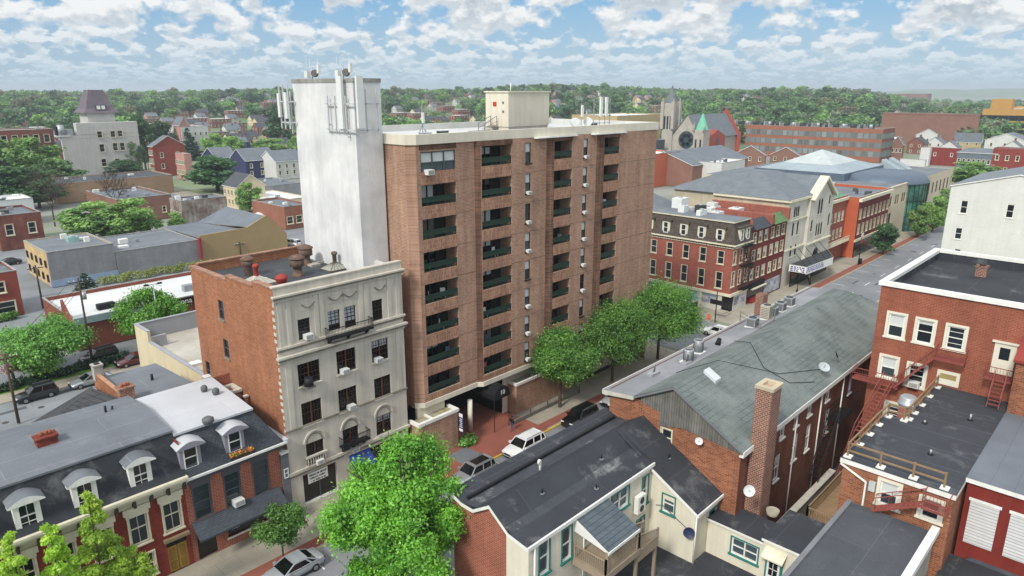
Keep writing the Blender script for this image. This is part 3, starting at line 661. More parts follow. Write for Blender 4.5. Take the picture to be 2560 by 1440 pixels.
sw(773, 904, 960, 2.1, 'casement'); sw(866, 873, 930, 2.0, 'casement'); sw(950, 848, 902, 1.85, 'casecurt')
sw(780, 1001, 1058, 1.95, 'casement'); sw(870, 969, 1024, 1.95, 'casement'); sw(957, 941, 992, 1.9, 'casement')
sw(789, 1102, 1160, 1.75, 'casement'); sw(878, 1068, 1130, 1.7, 'casement'); sw(960, 1036, 1083, 1.75, 'casecurt')
shop = (27.2, 30.6, .55, 3.5); shop2 = (32.6, 37.9, .3, 3.4)
facade(sb, wl, 'S', SY0, SX0, SX1, 0, 20.75, STONE, wins, dep=.25, extra=[shop, shop2])
# side wall with stepped parapet
side = [wpx('W', SX0, 553, 752, 797, 1.05, 'stonew'), wpx('W', SX0, 566, 850, 893, 1.05, 'stonew')]
s3 = wpx('W', SX0, 521, 905, 948, .95, 'stonew'); side.append(s3)
facade(sb, wl, 'W', SX0, SY0+.01, SY1, 0, 19.9, ORB, side, dep=.2)
wl.wall('W', SX0, SY0+.01, 54.4, 19.9, 20.72, ORB); wl.wall('W', SX0, 54.4, 59.4, 19.9, 20.3, ORB)
wl.wall('N', SY1, SX0, SX1, 0, 20.1, ORB); wl.wall('E', SX1, SY0, SY1, 0, 20.1, ORB)
for z in np.arange(.6, 20.4, .62): wl.box(SX0-.02, SX0+.1, SY0+.001, SY0+.22+(.2 if int(z*10) % 2 else 0), z, z+.3, STONE)
wl.build('wall', sb)
q = MB()   # inner faces of the parapets
q.box(SX0+.02, SX0+.42, SY0+.2, 54.4, 19.0, 20.72, ORB); q.box(SX0+.02, SX0+.42, 54.4, 59.4, 19.0, 20.3, ORB); q.box(SX0+.02, SX0+.42, 59.4, SY1-.02, 19.0, 19.9, ORB)
q.box(SX0+.42, SX1, SY1-.4, SY1-.02, 19.0, 20.08, ORB); q.box(SX0+.02, SX1-.02, SY0+.26, SY0+.5, 18.8, 20.7, STONED); q.box(SX1-.4, SX1-.02, SY0+.5, SY1, 18.8, 20.3, M('white parapet', 'cfcfca', .8, .1, 1, streak=.2))
q.build('parapet', sb)
q = MB(); e = .08
q.box(SX0-e, SX0+.5, SY0+.55, 54.4, 20.72, 20.84, CLAY).box(SX0-e, SX0+.5, 54.4, 59.4, 20.3, 20.42, CLAY).box(SX0-e, SX0+.5, 59.4, SY1+e, 19.9, 20.02, CLAY).box(SX0+.5, SX1, SY1-.48, SY1+e, 20.08, 20.2, CLAY); q.build('coping', sb)
q = MB()
def band(z0, z1, d, m=STONE): q.box(SX0-d*.6, SX1+d*.6, SY0-d, SY0+.02, z0, z1, m)
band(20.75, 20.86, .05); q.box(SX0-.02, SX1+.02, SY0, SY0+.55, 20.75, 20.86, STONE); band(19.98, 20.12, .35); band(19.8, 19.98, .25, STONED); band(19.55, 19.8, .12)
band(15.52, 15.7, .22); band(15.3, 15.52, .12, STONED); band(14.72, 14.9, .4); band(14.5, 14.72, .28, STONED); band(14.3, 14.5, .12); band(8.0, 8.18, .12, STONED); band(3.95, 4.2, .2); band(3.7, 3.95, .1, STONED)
for px_ in (699, 721, 791, 805, 903, 918, 975, 996): u = pY(px_, 790, 51).x-.2; q.box(u, u+.4, SY0-.07, SY0+.02, 15.72, 19.5, STONE)
for u in (26.5, 37.9): q.box(u, u+.5, SY0-.05, SY0+.02, 8.2, 14.28, STONE)
q.build('cornice', sb)
for u, w in ((29.05, 1.2), (31.7, 1.35), (33.2, 1.35), (36.4, 1.2)):
    z = 18.95 if w < 1.3 else 19.0; q = MB()                # carved swags
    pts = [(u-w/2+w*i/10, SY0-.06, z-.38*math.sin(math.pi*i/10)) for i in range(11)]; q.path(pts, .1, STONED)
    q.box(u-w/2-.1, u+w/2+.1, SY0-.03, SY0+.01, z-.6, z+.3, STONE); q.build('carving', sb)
# arched panels over the first-floor windows
for u, z, w, h, s in wins[-3:]:
    q = MB(); r = w/2+.15; pts = [(u+r*math.cos(t), SY0-.05, z+h+.05+r*math.sin(t)) for t in [math.pi*i/12 for i in range(13)]]; q.path(pts, .14, STONE)
    r *= .72; pts = [(u+r*math.cos(t), SY0-.03, z+h+.05+r*math.sin(t)) for t in [math.pi*i/12 for i in range(13)]]; q.path(pts, .06, STONED)
    q.build('window_arch', sb)
q = MB(); u, z, w, h, s = wins[-3]
for i in range(8): q.cyl((u-.85+i*.243, SY0-.18, 4.25), (u-.85+i*.243, SY0-.18, 5.0), .07, .05, STONE, 8)
q.box(u-1.05, u+1.05, SY0-.3, SY0-.05, 5.0, 5.16, STONE).box(u-1.05, u+1.05, SY0-.3, SY0-.001, 4.2, 4.27, STONE); q.build('balustrade', sb)
def ironbalcony(u0, u1, z, d, label=None):
    q = MB(); m = M('black iron', '1c1b1b', .6, .1); q.box(u0, u1, SY0-d, SY0-.01, z-.12, z, m)
    q2 = MB(); n = int((u1-u0)/.14)
    for i in range(n+1): x = u0+(u1-u0)*i/n; q2.box(x-.012, x+.012, SY0-d, SY0-d+.025, z, z+.85, m)
    q2.box(u0, u1, SY0-d-.01, SY0-d+.03, z+.83, z+.89, m).box(u0, u0+.03, SY0-d, SY0, z+.83, z+.89, m).box(u1-.03, u1, SY0-d, SY0, z+.83, z+.89, m)
    for sgn in (u0, u1):
        for i in range(6): q2.box(sgn-.012, sgn+.012, SY0-d+i*d/6, SY0-d+i*d/6+.025, z, z+.85, m)
    o = q.build('balcony', sb); q2.build('railing', o)
    for u in (u0+.3, (u0+u1)/2, u1-.3): q3 = MB(); q3.prism([(SY0-d*.8, z-.12), (SY0-.01, z-.12), (SY0-.01, z-.8)], 'x', u-.06, u+.06, m); q3.build('bracket', o)
ironbalcony(30.4, 34.9, 15.55, .9); ironbalcony(wins[-2][0]-1.3, wins[-2][0]+1.6, 4.9, .8)
q = MB(); q.poly([(SX0+.4, SY0+.5, 19.2), (SX1-.4, SY0+.5, 19.2), (SX1-.4, SY1-.4, 19.2), (SX0+.4, SY1-.4, 19.2)], BLKROOF); q.build('roof', sb)
# street-level shop front
q = MB(); q.poly([(shop[0], SY0+.25, shop[2]), (shop[1], SY0+.25, shop[2]), (shop[1], SY0+.25, shop[3]), (shop[0], SY0+.25, shop[3])], MATS['black glass']); o = q.build('shop_window', sb)
q = MB(); q.box(shop[0], shop[1], SY0+.1, SY0+.24, shop[2], shop[2]+.12, ANT).box(28.85, 28.93, SY0+.15, SY0+.24, shop[2], shop[3], MATS['grey sash']); q.build('frame', o)
q = MB(); q.box(27.75, 29.75, SY0+.12, SY0+.16, 2.35, 3.35, WHITE); o2 = q.build('shop_sign', o); INK = M('black lettering', '18181c', .7, .05)
q = MB()
for i in range(3):                                        # three lines of dark letters, too blurred in the photograph to read
    x = 27.9+.06*i
    while x < 29.55: l = random.uniform(.05, .13); q.box(x, x+l, SY0+.112, SY0+.119, 3.02-i*.3, 3.18-i*.3+random.uniform(-.04, .02), INK); x += l+(.03 if random.random() < .8 else .12)
q.build('lettering', o2)
q = MB(); q.poly([(shop2[0], SY0+.25, shop2[2]), (shop2[1], SY0+.25, shop2[2]), (shop2[1], SY0+.25, shop2[3]), (shop2[0], SY0+.25, shop2[3])], MATS['black glass']); q.build('shop_window', sb)
q = MB(); q.prism([(SY0-1.1, 2.5), (SY0-.01, 3.5), (SY0-.01, 3.3), (SY0-1.1, 2.3)], 'x', 32.0, 34.2, M('blue awning', '2a3f8f', .7, .1)); q.build('awning', sb)
for w_ in (0, 5, 6, 8, 10, 11): u, z, w, h, s = wins[w_]; acunit(sb, 'S', SY0, u+(-.35 if w_ in (5, 6) else .2), z+.02, .85)
u, z, w, h, s = wins[4]; q = MB(); q.cyl((u-.4, SY0-.5, z+.1), (u-.4, SY0-.5, z+.85), .42, .36, M('black bin', '222326', .6), 12).box(u-.8, u+.05, SY0-.9, SY0-.05, z-.05, z+.1, IR); q.build('window_planter', sb)
acunit(sb, 'W', SX0, s3[0], s3[1])
# things on the stone building's roof
def vent(label, px, py, prof, m, n=14, base=None):
    p = pz(px, py, 19.2); t = thing('roof_vent', label, 'vent', tuple(p)); q = MB(); q.lathe(tuple(p), prof, m, n); q.build('stack', t)
    q = MB(); r, z = prof[-1]; cr = max(a for a, b in prof)+.1; q.lathe((p.x, p.y, p.z+z+.02), [(cr, 0), (cr, .08), (cr*.5, .3), (.05, .4)], m, n); q.build('cap', t); return t
BIG = [(.55, 0), (.55, .25), (.42, .3), (.42, .9), (.68, 1.0), (.68, 1.6), (.45, 1.7)]
vent('big orange rusty roof vent in the middle of the black roof', 745, 690, BIG, RUST); vent('rust brown roof vent behind the big orange one', 766, 662, BIG, RUST)
vent('brown roof vent by the left parapet behind the red one', 622, 690, [(.4, 0), (.4, 1.0), (.55, 1.1), (.55, 1.5), (.35, 1.6)], RUST)
vent('short bright red roof vent cap near the front parapet', 705, 712, [(.42, 0), (.42, .35), (.5, .4), (.5, .55), (.36, .6)], REDV)
vent('grey stone-coloured roof vent next to the brick stack', 872, 668, [(.35, 0), (.35, .8), (.5, .95), (.3, 1.2), (.42, 1.4), (.3, 1.5)], M('grey vent', '6f6a66', .8, .2, 2))
def pyr(label, px, py, r, m2, vm):
    p = pz(px, py, 19.2); t = thing('roof_skylight', label, 'skylight', tuple(p)); q = MB(); gm = M('wired skylight glass', 'a7a79b', .5, .1, 2)
    a = [(p.x-r, p.y-r*.8, p.z+.05), (p.x+r, p.y-r*.8, p.z+.05), (p.x+r, p.y+r*.8, p.z+.05), (p.x-r, p.y+r*.8, p.z+.05)]; top = (p.x, p.y, p.z+.75)
    for i in range(4): q.poly([a[i], a[(i+1) % 4], top], gm)
    q.build('glazing', t); q = MB()
    for i in range(4):
        q.bar(a[i], top, .06, m2); q.bar(a[i], a[(i+1) % 4], .1, m2)
        for k in range(1, 5): s = Vector(a[i]).lerp(Vector(a[(i+1) % 4]), k/5); q.bar(s, s.lerp(Vector(top), .85), .04, m2)
    q.build('glazing_bar', t); q = MB(); q.lathe((p.x, p.y, p.z+.6), [(.2, 0), (.2, .8), (.3, .85), (.3, 1.05), (.18, 1.15)], vm, 12); q.build('vent_pipe', t)
pyr('pyramid roof skylight with a red vent pipe by the left parapet', 643, 707, 1.3, M('white bar', 'c9c5ba', .7), REDV); pyr('pyramid roof skylight with a rusty vent pipe near the white shaft', 838, 672, 1.15, M('dark bar', '55504a', .7), RUST)
p = pz(897, 665, 19.2); q = MB(); q.box(p.x-1.0, p.x-.2, p.y-.4, p.y+.5, 19.2, 20.5, M('grey rendered stack', '8a8886', .9, .2, 2)); q.box(p.x-1.1, p.x-.1, p.y-.5, p.y+.6, 20.5, 20.6, STONED); tag(q.build('roof_stack'), 'square grey rendered stack in the right corner of the black roof', 'chimney')
p = pz(800, 660, 19.2); q = MB()
for i in range(2): q.box(p.x-1.3+i*1.1, p.x-.3+i*1.1, p.y-.6+i*.7, p.y+.5+i*.7, 19.2, 19.4, M('hatch metal', 'a9a59c', .7, .15))
tag(q.build('roof_hatch'), 'pair of low pale roof hatches between the rusty vents', 'hatch')
q = MB(); p = pz(912, 640, 19.2); q.bar((p.x, 53, 19.2), (p.x, 53, 22.2), .08, GALV); q.box(p.x-.5, p.x+.5, 53.1, 53.25, 20.6, 22.3, M('mesh screen', '8b8d8e', .7)); tag(q.build('roof_aerial'), 'square mesh aerial on a pole against the white shaft', 'antenna')
# brick stack standing behind the slate-roofed house
t = thing('brick_stack', 'tall brick chimney with hollow stone cap against the orange brick wall', 'chimney', (25.2, 59.3, 7)); q = MB(); q.box(24.55, 25.95, 58.5, 60.1, 4, 9.7, M('mottled brick', '7c5445', .9, .3, 2, brick=(.44, .15, '9a7362', 'b5a190', .02))); q.build('shaft', t)
q = MB(); q.box(24.4, 25.98, 58.35, 58.75, 9.7, 9.95, STONE).box(24.4, 25.98, 59.85, 60.25, 9.7, 9.95, STONE).box(24.4, 24.8, 58.75, 59.85, 9.7, 9.95, STONE).box(25.6, 25.98, 58.75, 59.85, 9.7, 9.95, STONE); q.build('cap', t)
q = MB(); q.cyl((25.7, 57.2, 6), (25.7, 57.2, 9.6), .12, .12, M('clay pipe', '9a6a4d', .8), 8).box(25.5, 25.9, 57.0, 57.4, 9.6, 9.72, STONE); tag(q.build('vent_pipe'), 'thin clay-coloured pipe beside the hollow-capped brick chimney', 'pipe')
# ================================================================ red mansard rowhouse (bottom left)
MANS = M('black mansard sheet', '34373c', .75, .25, .6, fine=.1, seam=(3, 30, '26282c', .01), patch=.35); SLATE = M('grey slate', '4c5157', .8, .2, 1, shingle=(.35, .22, '3f444b', '2f3338', .02))
STYLES['rowA'] = dict(fm=CREAM, fw=.1, up=(2,1), lo=(2,1), sur=.12, sm=CREAM, st=.1, dep=.16)
STYLES['rowB'] = dict(fm=M('dark grey paint', '54565a', .6, .08), fw=.09, up=(1,2), lo=(1,2), sur=.06, glass='grey glass')
STYLES['arch'] = dict(fm=WHITE, fw=.07, up=(2,1), lo=(2,2), arch=1, sill=0, dep=.05)
STYLES['dorm'] = dict(fm=WHITE, fw=.08, sill=0, dep=.04)
ra = thing('mansard_rowhouse', 'dark red brick rowhouse with black mansard roof and white arched dormers', 'rowhouse', (8, 55, 0))
wl = MB(); wins = []
for u in (16.2, 13.82, 11.44, 9.06, 6.68, 4.3): wins.append((u, 3.6, 1.25, 2.65, 'rowA'))
wins.append((13.9, .7, 1.25, 1.9, 'rowA')); wins.append((8.2, .7, 1.25, 2.2, 'rowA')); wins.append((5.2, .7, 1.25, 2.2, 'rowA'))
facade(ra, wl, 'S', 51, -6, 17.35, 0, 7.9, REDB, wins, dep=.18, extra=[(15.5, 17.0, 0, 2.75), (10.3, 11.7, 0, 2.75)])
wl.wall('N', 61, -6, 17.35, 0, 11, REDB).wall('E', 17.35, 51, 61, 0, 10.6, REDB).wall('W', -6, 51, 61, 0, 11, REDB); wl.build('wall', ra)
q = MB()
for z0, z1, d in ((7.72, 7.92, .75), (7.5, 7.72, .6), (7.28, 7.5, .42), (7.05, 7.28, .25), (6.85, 7.05, .12)): q.box(-6.1, 17.5, 51-d, 51.02, z0, z1, CREAM)
q.build('cornice', ra)
for i in range(20): q = MB(); x = -5.4+i*1.19; q.box(x-.09, x+.09, 51-.68, 50.99, 6.95, 7.5, MATS['brown sash']); q.build('bracket', ra)
for u, z, w, h, s in wins[:6]: q = MB(); q.box(u-w/2-.3, u+w/2+.3, 50.8, 51.01, z+h+.05, z+h+.55, CREAM).box(u-w/2-.16, u+w/2+.16, 50.86, 51.01, z+h-.25, z+h+.05, CREAM); q.build('window_hood', ra)
for u in (16.25, 11.0):
    q = MB(); q.box(u-.75, u+.75, 51.14, 51.2, 0, 2.2, M('tan door', 'a8843f', .6, .1, 2)).box(u-.02, u+.02, 51.12, 51.14, 0, 2.2, MATS['brown sash'])
    for s in (-1, 1):
        for z0, z1 in ((.2, .9), (1.05, 2.0)): q.box(u+s*.38-.22, u+s*.38+.22, 51.11, 51.14, z0, z1, M('tan panel', '8f6f33', .6))
    q.poly([(u-.75, 51.15, 2.2), (u+.75, 51.15, 2.2), (u+.75, 51.15, 2.75), (u-.75, 51.15, 2.75)], MATS['black glass']); q.build('door', ra)
    q = MB(); q.box(u-.95, u+.95, 50.7, 51.01, 2.85, 3.1, M('weathered hood', '8c7a5e', .9, .2)); q.build('door_hood', ra)
q = MB(); ZB, ZM = 7.93, 11.1; YM = 52.1
q.poly([(-6, 50.55, ZB), (17.4, 50.55, ZB), (17.4, 51.15, 8.5), (-6, 51.15, 8.5)], MANS); q.poly([(-6, 51.15, 8.5), (17.4, 51.15, 8.5), (17.4, YM, ZM), (-6, YM, ZM)], MANS)
q.poly([(17.4, 50.55, ZB), (17.4, 61, ZB), (17.4, 61, ZM), (17.4, YM, ZM), (17.4, 51.15, 8.5)], MANS)
q.box(-6, 17.42, YM-.15, YM+.1, ZM-.06, ZM+.1, GREYROOF)
q.poly([(-6, YM+.1, ZM+.08), (17.42, YM+.1, ZM+.08), (17.42, 57.5, 11.55), (-6, 57.5, 11.55)], GREYROOF); q.poly([(-6, 57.5, 11.55), (17.42, 57.5, 11.55), (17.42, 61.2, 11.2), (-6, 61.2, 11.2)], GREYROOF)
rro = q.build('roof', ra)
def dormer(parent, u, sty, round_, z0=8.1, z1=10.05, w=1.0, wm=WHITE, yf=50.98, ybk=52.2, hood=GREYROOF):
    q = MB(); e = w/2+.26
    q.box(u-e, u-w/2, yf, ybk, z0-.1, z1+.1, wm).box(u+w/2, u+e, yf, ybk, z0-.1, z1+.1, wm).box(u-w/2, u+w/2, yf, ybk, z1-.0, z1+.1, wm).box(u-w/2, u+w/2, yf, ybk, z0-.25, z0, wm)
    o = q.build('dormer', parent); r = MB(); n = 10; E = e+.3; rise = .42 if round_ else .22
    pr = [(u-E+2*E*i/n, z1+.12+rise*math.sin(math.pi*i/n)) for i in range(n+1)]
    for i in range(n):
        (a, za), (b, zb) = pr[i], pr[i+1]; r.poly([(a, yf-.4, za), (b, yf-.4, zb), (b, ybk+.4, zb+.1), (a, ybk+.4, za+.1)], hood, True)
    r.prism(pr+[(u+E, z1+.02), (u-E, z1+.02)], 'y', yf-.4, yf-.3, wm); r.box(u-E, u+E, yf-.3, yf+.1, z1+.02, z1+.12, wm); r.build('dormer_roof', o)
    pane, fr, s_ = winmesh(w, z1-z0, sty); k = meshobj('dormer_window', pane, (u, yf+.03, z0), o); meshobj('frame', fr, (u, yf+.028, z0), o)
for u in (14.5, 10.87, 7.47, 4.05, .6): dormer(ra, u, 'arch', True)
def pot(parent, x, y, z, w, h, m): 
    b = MB(); b.box(x-w, x+w, y-.45, y+.45, z, z+h, m); b.box(x-w-.08, x+w+.08, y-.53, y+.53, z+h, z+h+.15, m)
    for s in (-.4, .1, .45): b.cyl((x+s*w, y, z+h+.1), (x+s*w, y, z+h+.45), .14, .12, M('clay pot', '9a5a42', .8, .15), 8)
    return b.build('chimney', parent)
p = pz(118, 1115, 11.2); pot(rro, p.x, p.y, 11.2, .65, .75, M('soot red brick', '8a4232', .9, .3, 2, brick=(.44, .15, '6a2f25', '4a2a22', .02)))
q = MB(); p = pz(265, 1032, 11.4); q.cyl((p.x, p.y, 11.3), (p.x, p.y, 12), .09, .09, MATS['black box'], 8).cyl((p.x+.5, p.y+.3, 11.3), (p.x+.6, p.y+.3, 11.7), .08, .08, MATS['black box'], 8); q.build('vent_pipe', rro)
# ---- slate-roofed rowhouse with shop
rb = thing('slate_rowhouse', 'red brick rowhouse with white flat roof, slate mansard and grey shop awning', 'rowhouse', (21.5, 55, 0))
wl = MB(); wins = [(18.55, 3.55, 1.35, 2.85, 'rowB'), (21.02, 3.45, 1.3, 2.95, 'rowB'), (23.47, 3.4, 1.3, 3.1, 'rowB')]
facade(rb, wl, 'S', 51.02, 17.36, 25.25, 0, 7.3, REDB2, wins, dep=.16, extra=[(17.75, 19.3, 0, 2.5), (20.2, 23.6, .8, 2.4)])
wl.wall('N', 60.5, 17.4, 25.9, 0, 10.9, REDB2).wall('E', 25.9, 51, 60.5, 0, 7.4, REDB2); wl.build('wall', rb)
GP = MATS['dark grey paint']
for u, z, w, h, s in wins: q = MB(); q.box(u-w/2-.12, u+w/2+.12, 50.94, 51.03, z+h+.06, z+h+.5, GP); q.build('lintel', rb)
q = MB(); q.box(17.38, 25.7, 50.85, 51.03, 6.95, 7.35, GP).box(17.38, 25.75, 50.55, 51.03, 7.35, 7.5, GP).box(17.38, 25.78, 50.42, 50.56, 7.42, 7.6, WHITE); q.build('cornice', rb)
q = MB(); zt = 10.75; q.poly([(17.42, 50.6, 7.52), (25.6, 50.6, 7.52), (23.7, 52.1, zt), (17.42, 52.1, zt)], SLATE); q.poly([(25.6, 50.6, 7.52), (25.85, 60.5, 7.6), (24.2, 60.5, zt), (23.7, 52.1, zt)], SLATE)
WSILV = M('white coated roof', 'bdc0c4', .7, .08, .3, streak=0, seam=(9, 5, 'a9adb2', .03), patch=.12)
q.box(17.42, 23.8, 51.85, 52.15, zt-.05, zt+.12, WSILV); q.poly([(17.42, 52.1, zt+.12), (23.8, 52.1, zt+.12), (24.3, 60.6, 10.95), (17.42, 60.6, 10.95)], WSILV); q.box(25.55, 25.95, 50.5, 60.5, 7.4, 7.75, WSILV)
rr = q.build('roof', rb)
for u in (18.1, 21.6): dormer(rb, u, 'dorm', True, 8.15, 9.95, 1.05, M('lilac grey paint', '8d8b96', .7, .06), 50.95, 52.4, WSILV)
for px, py, r in ((521, 1058, .45), (511, 978, .28), (540, 985, .3)):
    p = pz(px, py, 10.95); q = MB(); q.lathe((p.x, p.y, 10.9), [(r*.8, 0), (r*.8, .15), (r, .2), (r, .45), (r*.5, .6)], M('turbine vent', '5e5f60', .6, .2, 4), 12); q.build('vent', rr)
q = MB(); q.prism([(49.6, 2.55), (51.0, 3.5), (51.0, 3.35), (49.6, 2.4)], 'x', 17.5, 24.9, M('awning shingle', '4e545b', .85, .15, 1, shingle=(.5, .12, '434950', '363a40', .02))); q.prism([(49.62, 2.0), (49.66, 2.4), (51.0, 3.34), (51.0, 2.3)], 'x', 24.7, 24.9, GP); q.build('awning', rb)
q = MB(); q.poly([(20.2, 51.17, .8), (23.6, 51.17, .8), (23.6, 51.17, 2.4), (20.2, 51.17, 2.4)], MATS['black glass']); q.box(20.1, 23.7, 50.98, 51.02, .65, .8, WHITE); o = q.build('shop_window', rb)
q = MB(); q.box(20.4, 21.5, 51.1, 51.14, 1.2, 2.1, M('navy placard', '2b3550', .6)); so_ = q.build('shop_sign', o); text('lettering', 'REAL', (20.95, 51.09, 1.8), .34, WHITE, o); text('lettering', 'FAST', (20.95, 51.09, 1.42), .34, WHITE, o)
q = MB(); q.poly([(17.75, 51.17, 0), (19.3, 51.17, 0), (19.3, 51.17, 2.5), (17.75, 51.17, 2.5)], MATS['black glass']); q.build('door', rb)
acunit(rb, 'S', 51.02, 21.25, 3.5)
fb = thing('flower_box', 'window box of orange and red flowers under the right slate dormer', 'flower box', (21.9, 50.75, 7.6)); q = MB(); q.box(21.0, 22.9, 50.62, 50.9, 7.62, 7.85, MATS['brown sash']); q.build('box', fb)
q = MB()
for i in range(220):
    x, y, z = 21.0+random.random()*1.9, 50.6+random.random()*.35, 7.82+random.random()*.35; s = .06
    m = random.choice((M('flower orange', 'c9632e', .8), M('flower red', 'a83232', .8), M('flower leaf', '4d6b2c', .9), M('flower yellow', 'c9a23a', .8)))
    q.poly([(x-s, y, z-s), (x+s, y-.03, z), (x, y+.05, z+s)], m)
q.build('flowers', fb)
inf = thing('infill_house', 'narrow grey clapboard infill between the slate rowhouse and stone building', 'building', (25.65, 52, 0)); q = MB(); CLAP = M('grey clapboard', '77797e', .8, .08, 1, brick=(30, .2, '6d6f74', '55575b', .02))
q.box(25.27, 26.0, 50.9, 58, 0, 6.35, CLAP); q.build('wall', inf); q = MB(); q.box(25.25, 26.0, 50.75, 58, 6.35, 6.5, WHITE); q.build('roof', inf); window(inf, 'S', 50.9, 25.65, 4.0, .42, .9, 'dorm')
# ---- lower buildings behind the row
b1 = thing('grey_roof_house', 'low brick back house with grey flat roof and two old chimneys', 'building', (21, 68, 0))
q = MB(); q.box(18.2, 23.6, 64.6, 73.2, 0, 8.9, ORB); q.build('wall', b1); q = MB(); q.poly([(18.5, 61.3, 9.25), (24.3, 61.3, 9.25), (23.8, 73.1, 9.0), (18.5, 73.1, 9.0)], GREYROOF); q.poly([(18.5, 60.6, 10.9), (24.3, 60.6, 10.9), (24.3, 61.5, 9.2), (18.5, 61.5, 9.2)], GREYROOF); rro = q.build('roof', b1)
q = MB(); q.box(18.1, 18.5, 61.3, 73.3, 8, 9.6, ORB); q.build('parapet', b1); pot(rro, 18.4, 65.2, 9.0, .6, 1.4, MATS['mottled brick']); chimney(rro, 18.4, 72.8, 9.0, .8, .8, 1.4, M('pale render', 'a9a7a0', .9, .2, 2))
q = MB(); q.cyl((21.8, 68.5, 9), (21.8, 68.5, 9.7), .13, .13, MATS['black box'], 8); q.build('vent_pipe', rro)
b2 = thing('shingle_roof_house', 'small back house with dark shingled gable roof behind the mansard row', 'house', (14, 66, 0)); SHD = M('dark shingle', '4a4b4d', .9, .25, 2, shingle=(.4, .2, '3b3c3f', '2c2d30', .02), fine=.2)
q = MB(); q.box(12.6, 17.9, 62, 68, 0, 7.4, ORB); q.build('wall', b2); q = MB(); ap, aq = (18.0, 67.5, 9.3), (14.5, 67.5, 9.0)
A_, L_ = pz(234, 972, 9.7), pz(112, 1056, 8.3); R_ = (18.08, 62.0, 9.9); q.poly([(11, 61.4, 8.6), (18.08, 61.4, 9.6), R_, tuple(A_), tuple(L_)], SHD); q.poly([tuple(L_), tuple(A_), (18.0, 74, 8.0), (12, 71.5, 7.0)], SHD); q.build('roof', b2)
# ---- beige annex with parapets
an = thing('parapet_annex', 'one-storey beige annex with parapets and pale flat roof', 'building', (32, 78, 0)); AX0, AX1, AY0, AY1 = 26.3, 46, 66.9, 86
BEI = M('beige render', 'cfc3a3', .9, .08, .4, streak=.1); PALE = M('pale gravel roof', 'b9b5ab', .9, .1, .3, fine=.05, col2='aaa598')
q = MB(); q.box(AX0, AX1, AY0, AY1, 0, 7.5, BEI); q.build('wall', an); q = MB(); q.poly([(AX0+.3, AY0, 7.55), (AX1, AY0, 7.55), (AX1, AY1-.3, 7.55), (AX0+.3, AY1-.3, 7.55)], PALE); ro = q.build('roof', an)
q = MB(); PGR = M('grey parapet flashing', '9a9da3', .7, .1); q.box(AX0, AX0+.3, AY0, 82, 7.5, 8.35, BEI).box(AX0, AX0+.3, 82, AY1, 7.5, 9.6, BEI).box(AX0+.3, AX1, AY1-.3, AY1, 7.5, 9.6, PGR).box(AX0-.05, AX0+.35, AY0, 82, 8.35, 8.45, PGR).box(AX0-.05, AX0+.35, 82, AY1+.05, 9.6, 9.7, PGR).box(AX0+.35, AX1, AY1-.35, AY1+.05, 9.6, 9.7, PGR).box(AX0+.3, AX0+2, 82, 82.3, 7.56, 8.9, PGR); q.build('parapet', an)
p = pz(488, 910, 7.6); q = MB(); q.box(p.x-.6, p.x+.6, p.y-.5, p.y+.5, 7.56, 7.8, WHITE); q.build('skylight', ro)
# ================================================================ long green-grey shingled building on the near side of the street
GSH = M('green grey shingle', '6f7876', .95, .16, .5, shingle=(.45, .3, '67706e', '575f5d', .03), fine=.14, col2='767d7a')
ASR = M('weathered flat roof', '84868a', .9, .12, .3, seam=(14, 2.5, '77797d', .03), fine=.05, patch=.25, col2='8f9093')
ORB2 = M('old orange brick', '9a6449', .92, .2, .5, brick=(.4, .14, '7a4632', 'a97f64', .014), streak=.2, fine=.1)
DKB = M('dark alley brick', '7e4a3a', .92, .2, .5, brick=(.4, .14, '683c30', '8f6c5c', .014), streak=.25, fine=.1)  # gable brick again, darkened: shade of the alley side put into the colour
BOARD = M('weathered boards', '77756f', .95, .2, 1.2, brick=(.22, 40, '6a6862', '4d4b47', .02), streak=.35)
STYLES['alley'] = dict(fm=WHITE, fw=.09, up=(2,1), lo=(2,1), blind=.4, sur=.0)
STYLES['shut'] = dict(fm=M('pale shutter', 'b4b9c8', .6, .05), fw=.3, mid=0, blind=1, bm=M('pale shutter', 'b4b9c8'))
STYLES['old'] = dict(fm=CREAM, fw=.12, sur=.05)
gs = thing('shingle_roof_block', 'long brick block with green-grey shingled roof and flat front strip of air units', 'building', (70, 25, 0))
GX0, GX1 = 45.0, 88.6; FY, BY = 31.4, 19.5; ZF = 12.3; ZR = 14.15; ZE = 10.9; YR = 25.2; YB = 28.7
wl = MB(); wins = [wpx('W', GX0, 1672, 1068, 1118, 1.1, 'old', dx=1672)]
wl.poly([(GX0, FY-.15, 0), (GX0, 26.7, 0), (GX0, 26.7, ZF-.3), (GX0, FY-.15, ZF-.3)], ORB2)
wl.wall('W', GX0, BY, 26.69, 0, 10.6, ORB2, [(25.2, 26.2, 8.7, 10.3)]); window(gs, 'W', GX0, 25.7, 8.7, 1.0, 1.6, 'old')
wl.poly([(GX0, 26.7, 10.6), (GX0, BY, 10.6), (GX0, BY, ZE-.1), (GX0, 24.4, 12.0), (GX0, 26.7, 12.2)], ORB2)
back = []
for px in (1960, 1992, 2022, 2062): 
    u = pY(px, 1040, BY).x; back.append((u, 8.9, 1.0, 1.5, 'alley'))
back += [(52.1, 5.2, 1.05, 2.3, 'alley'), (55.6, 5.6, 1.05, 2.4, 'alley'), (58.5, 5.4, 1.0, 2.5, 'alley'), (63, 5.4, 1.0, 2.4, 'alley'), (47.0+1, 5.4, .9, 2.6, 'shut'), (68.5, 7.6, 1.0, 2.6, 'shut')]
facade(gs, wl, 'S', BY, GX0, GX1, 0, ZE-.05, DKB, back, dep=.15)
wl.wall('N', FY-.15, GX0, GX1, 0, ZF-.2, ORB2).wall('E', GX1, BY, FY, 0, ZE, ORB2); wl.build('wall', gs)
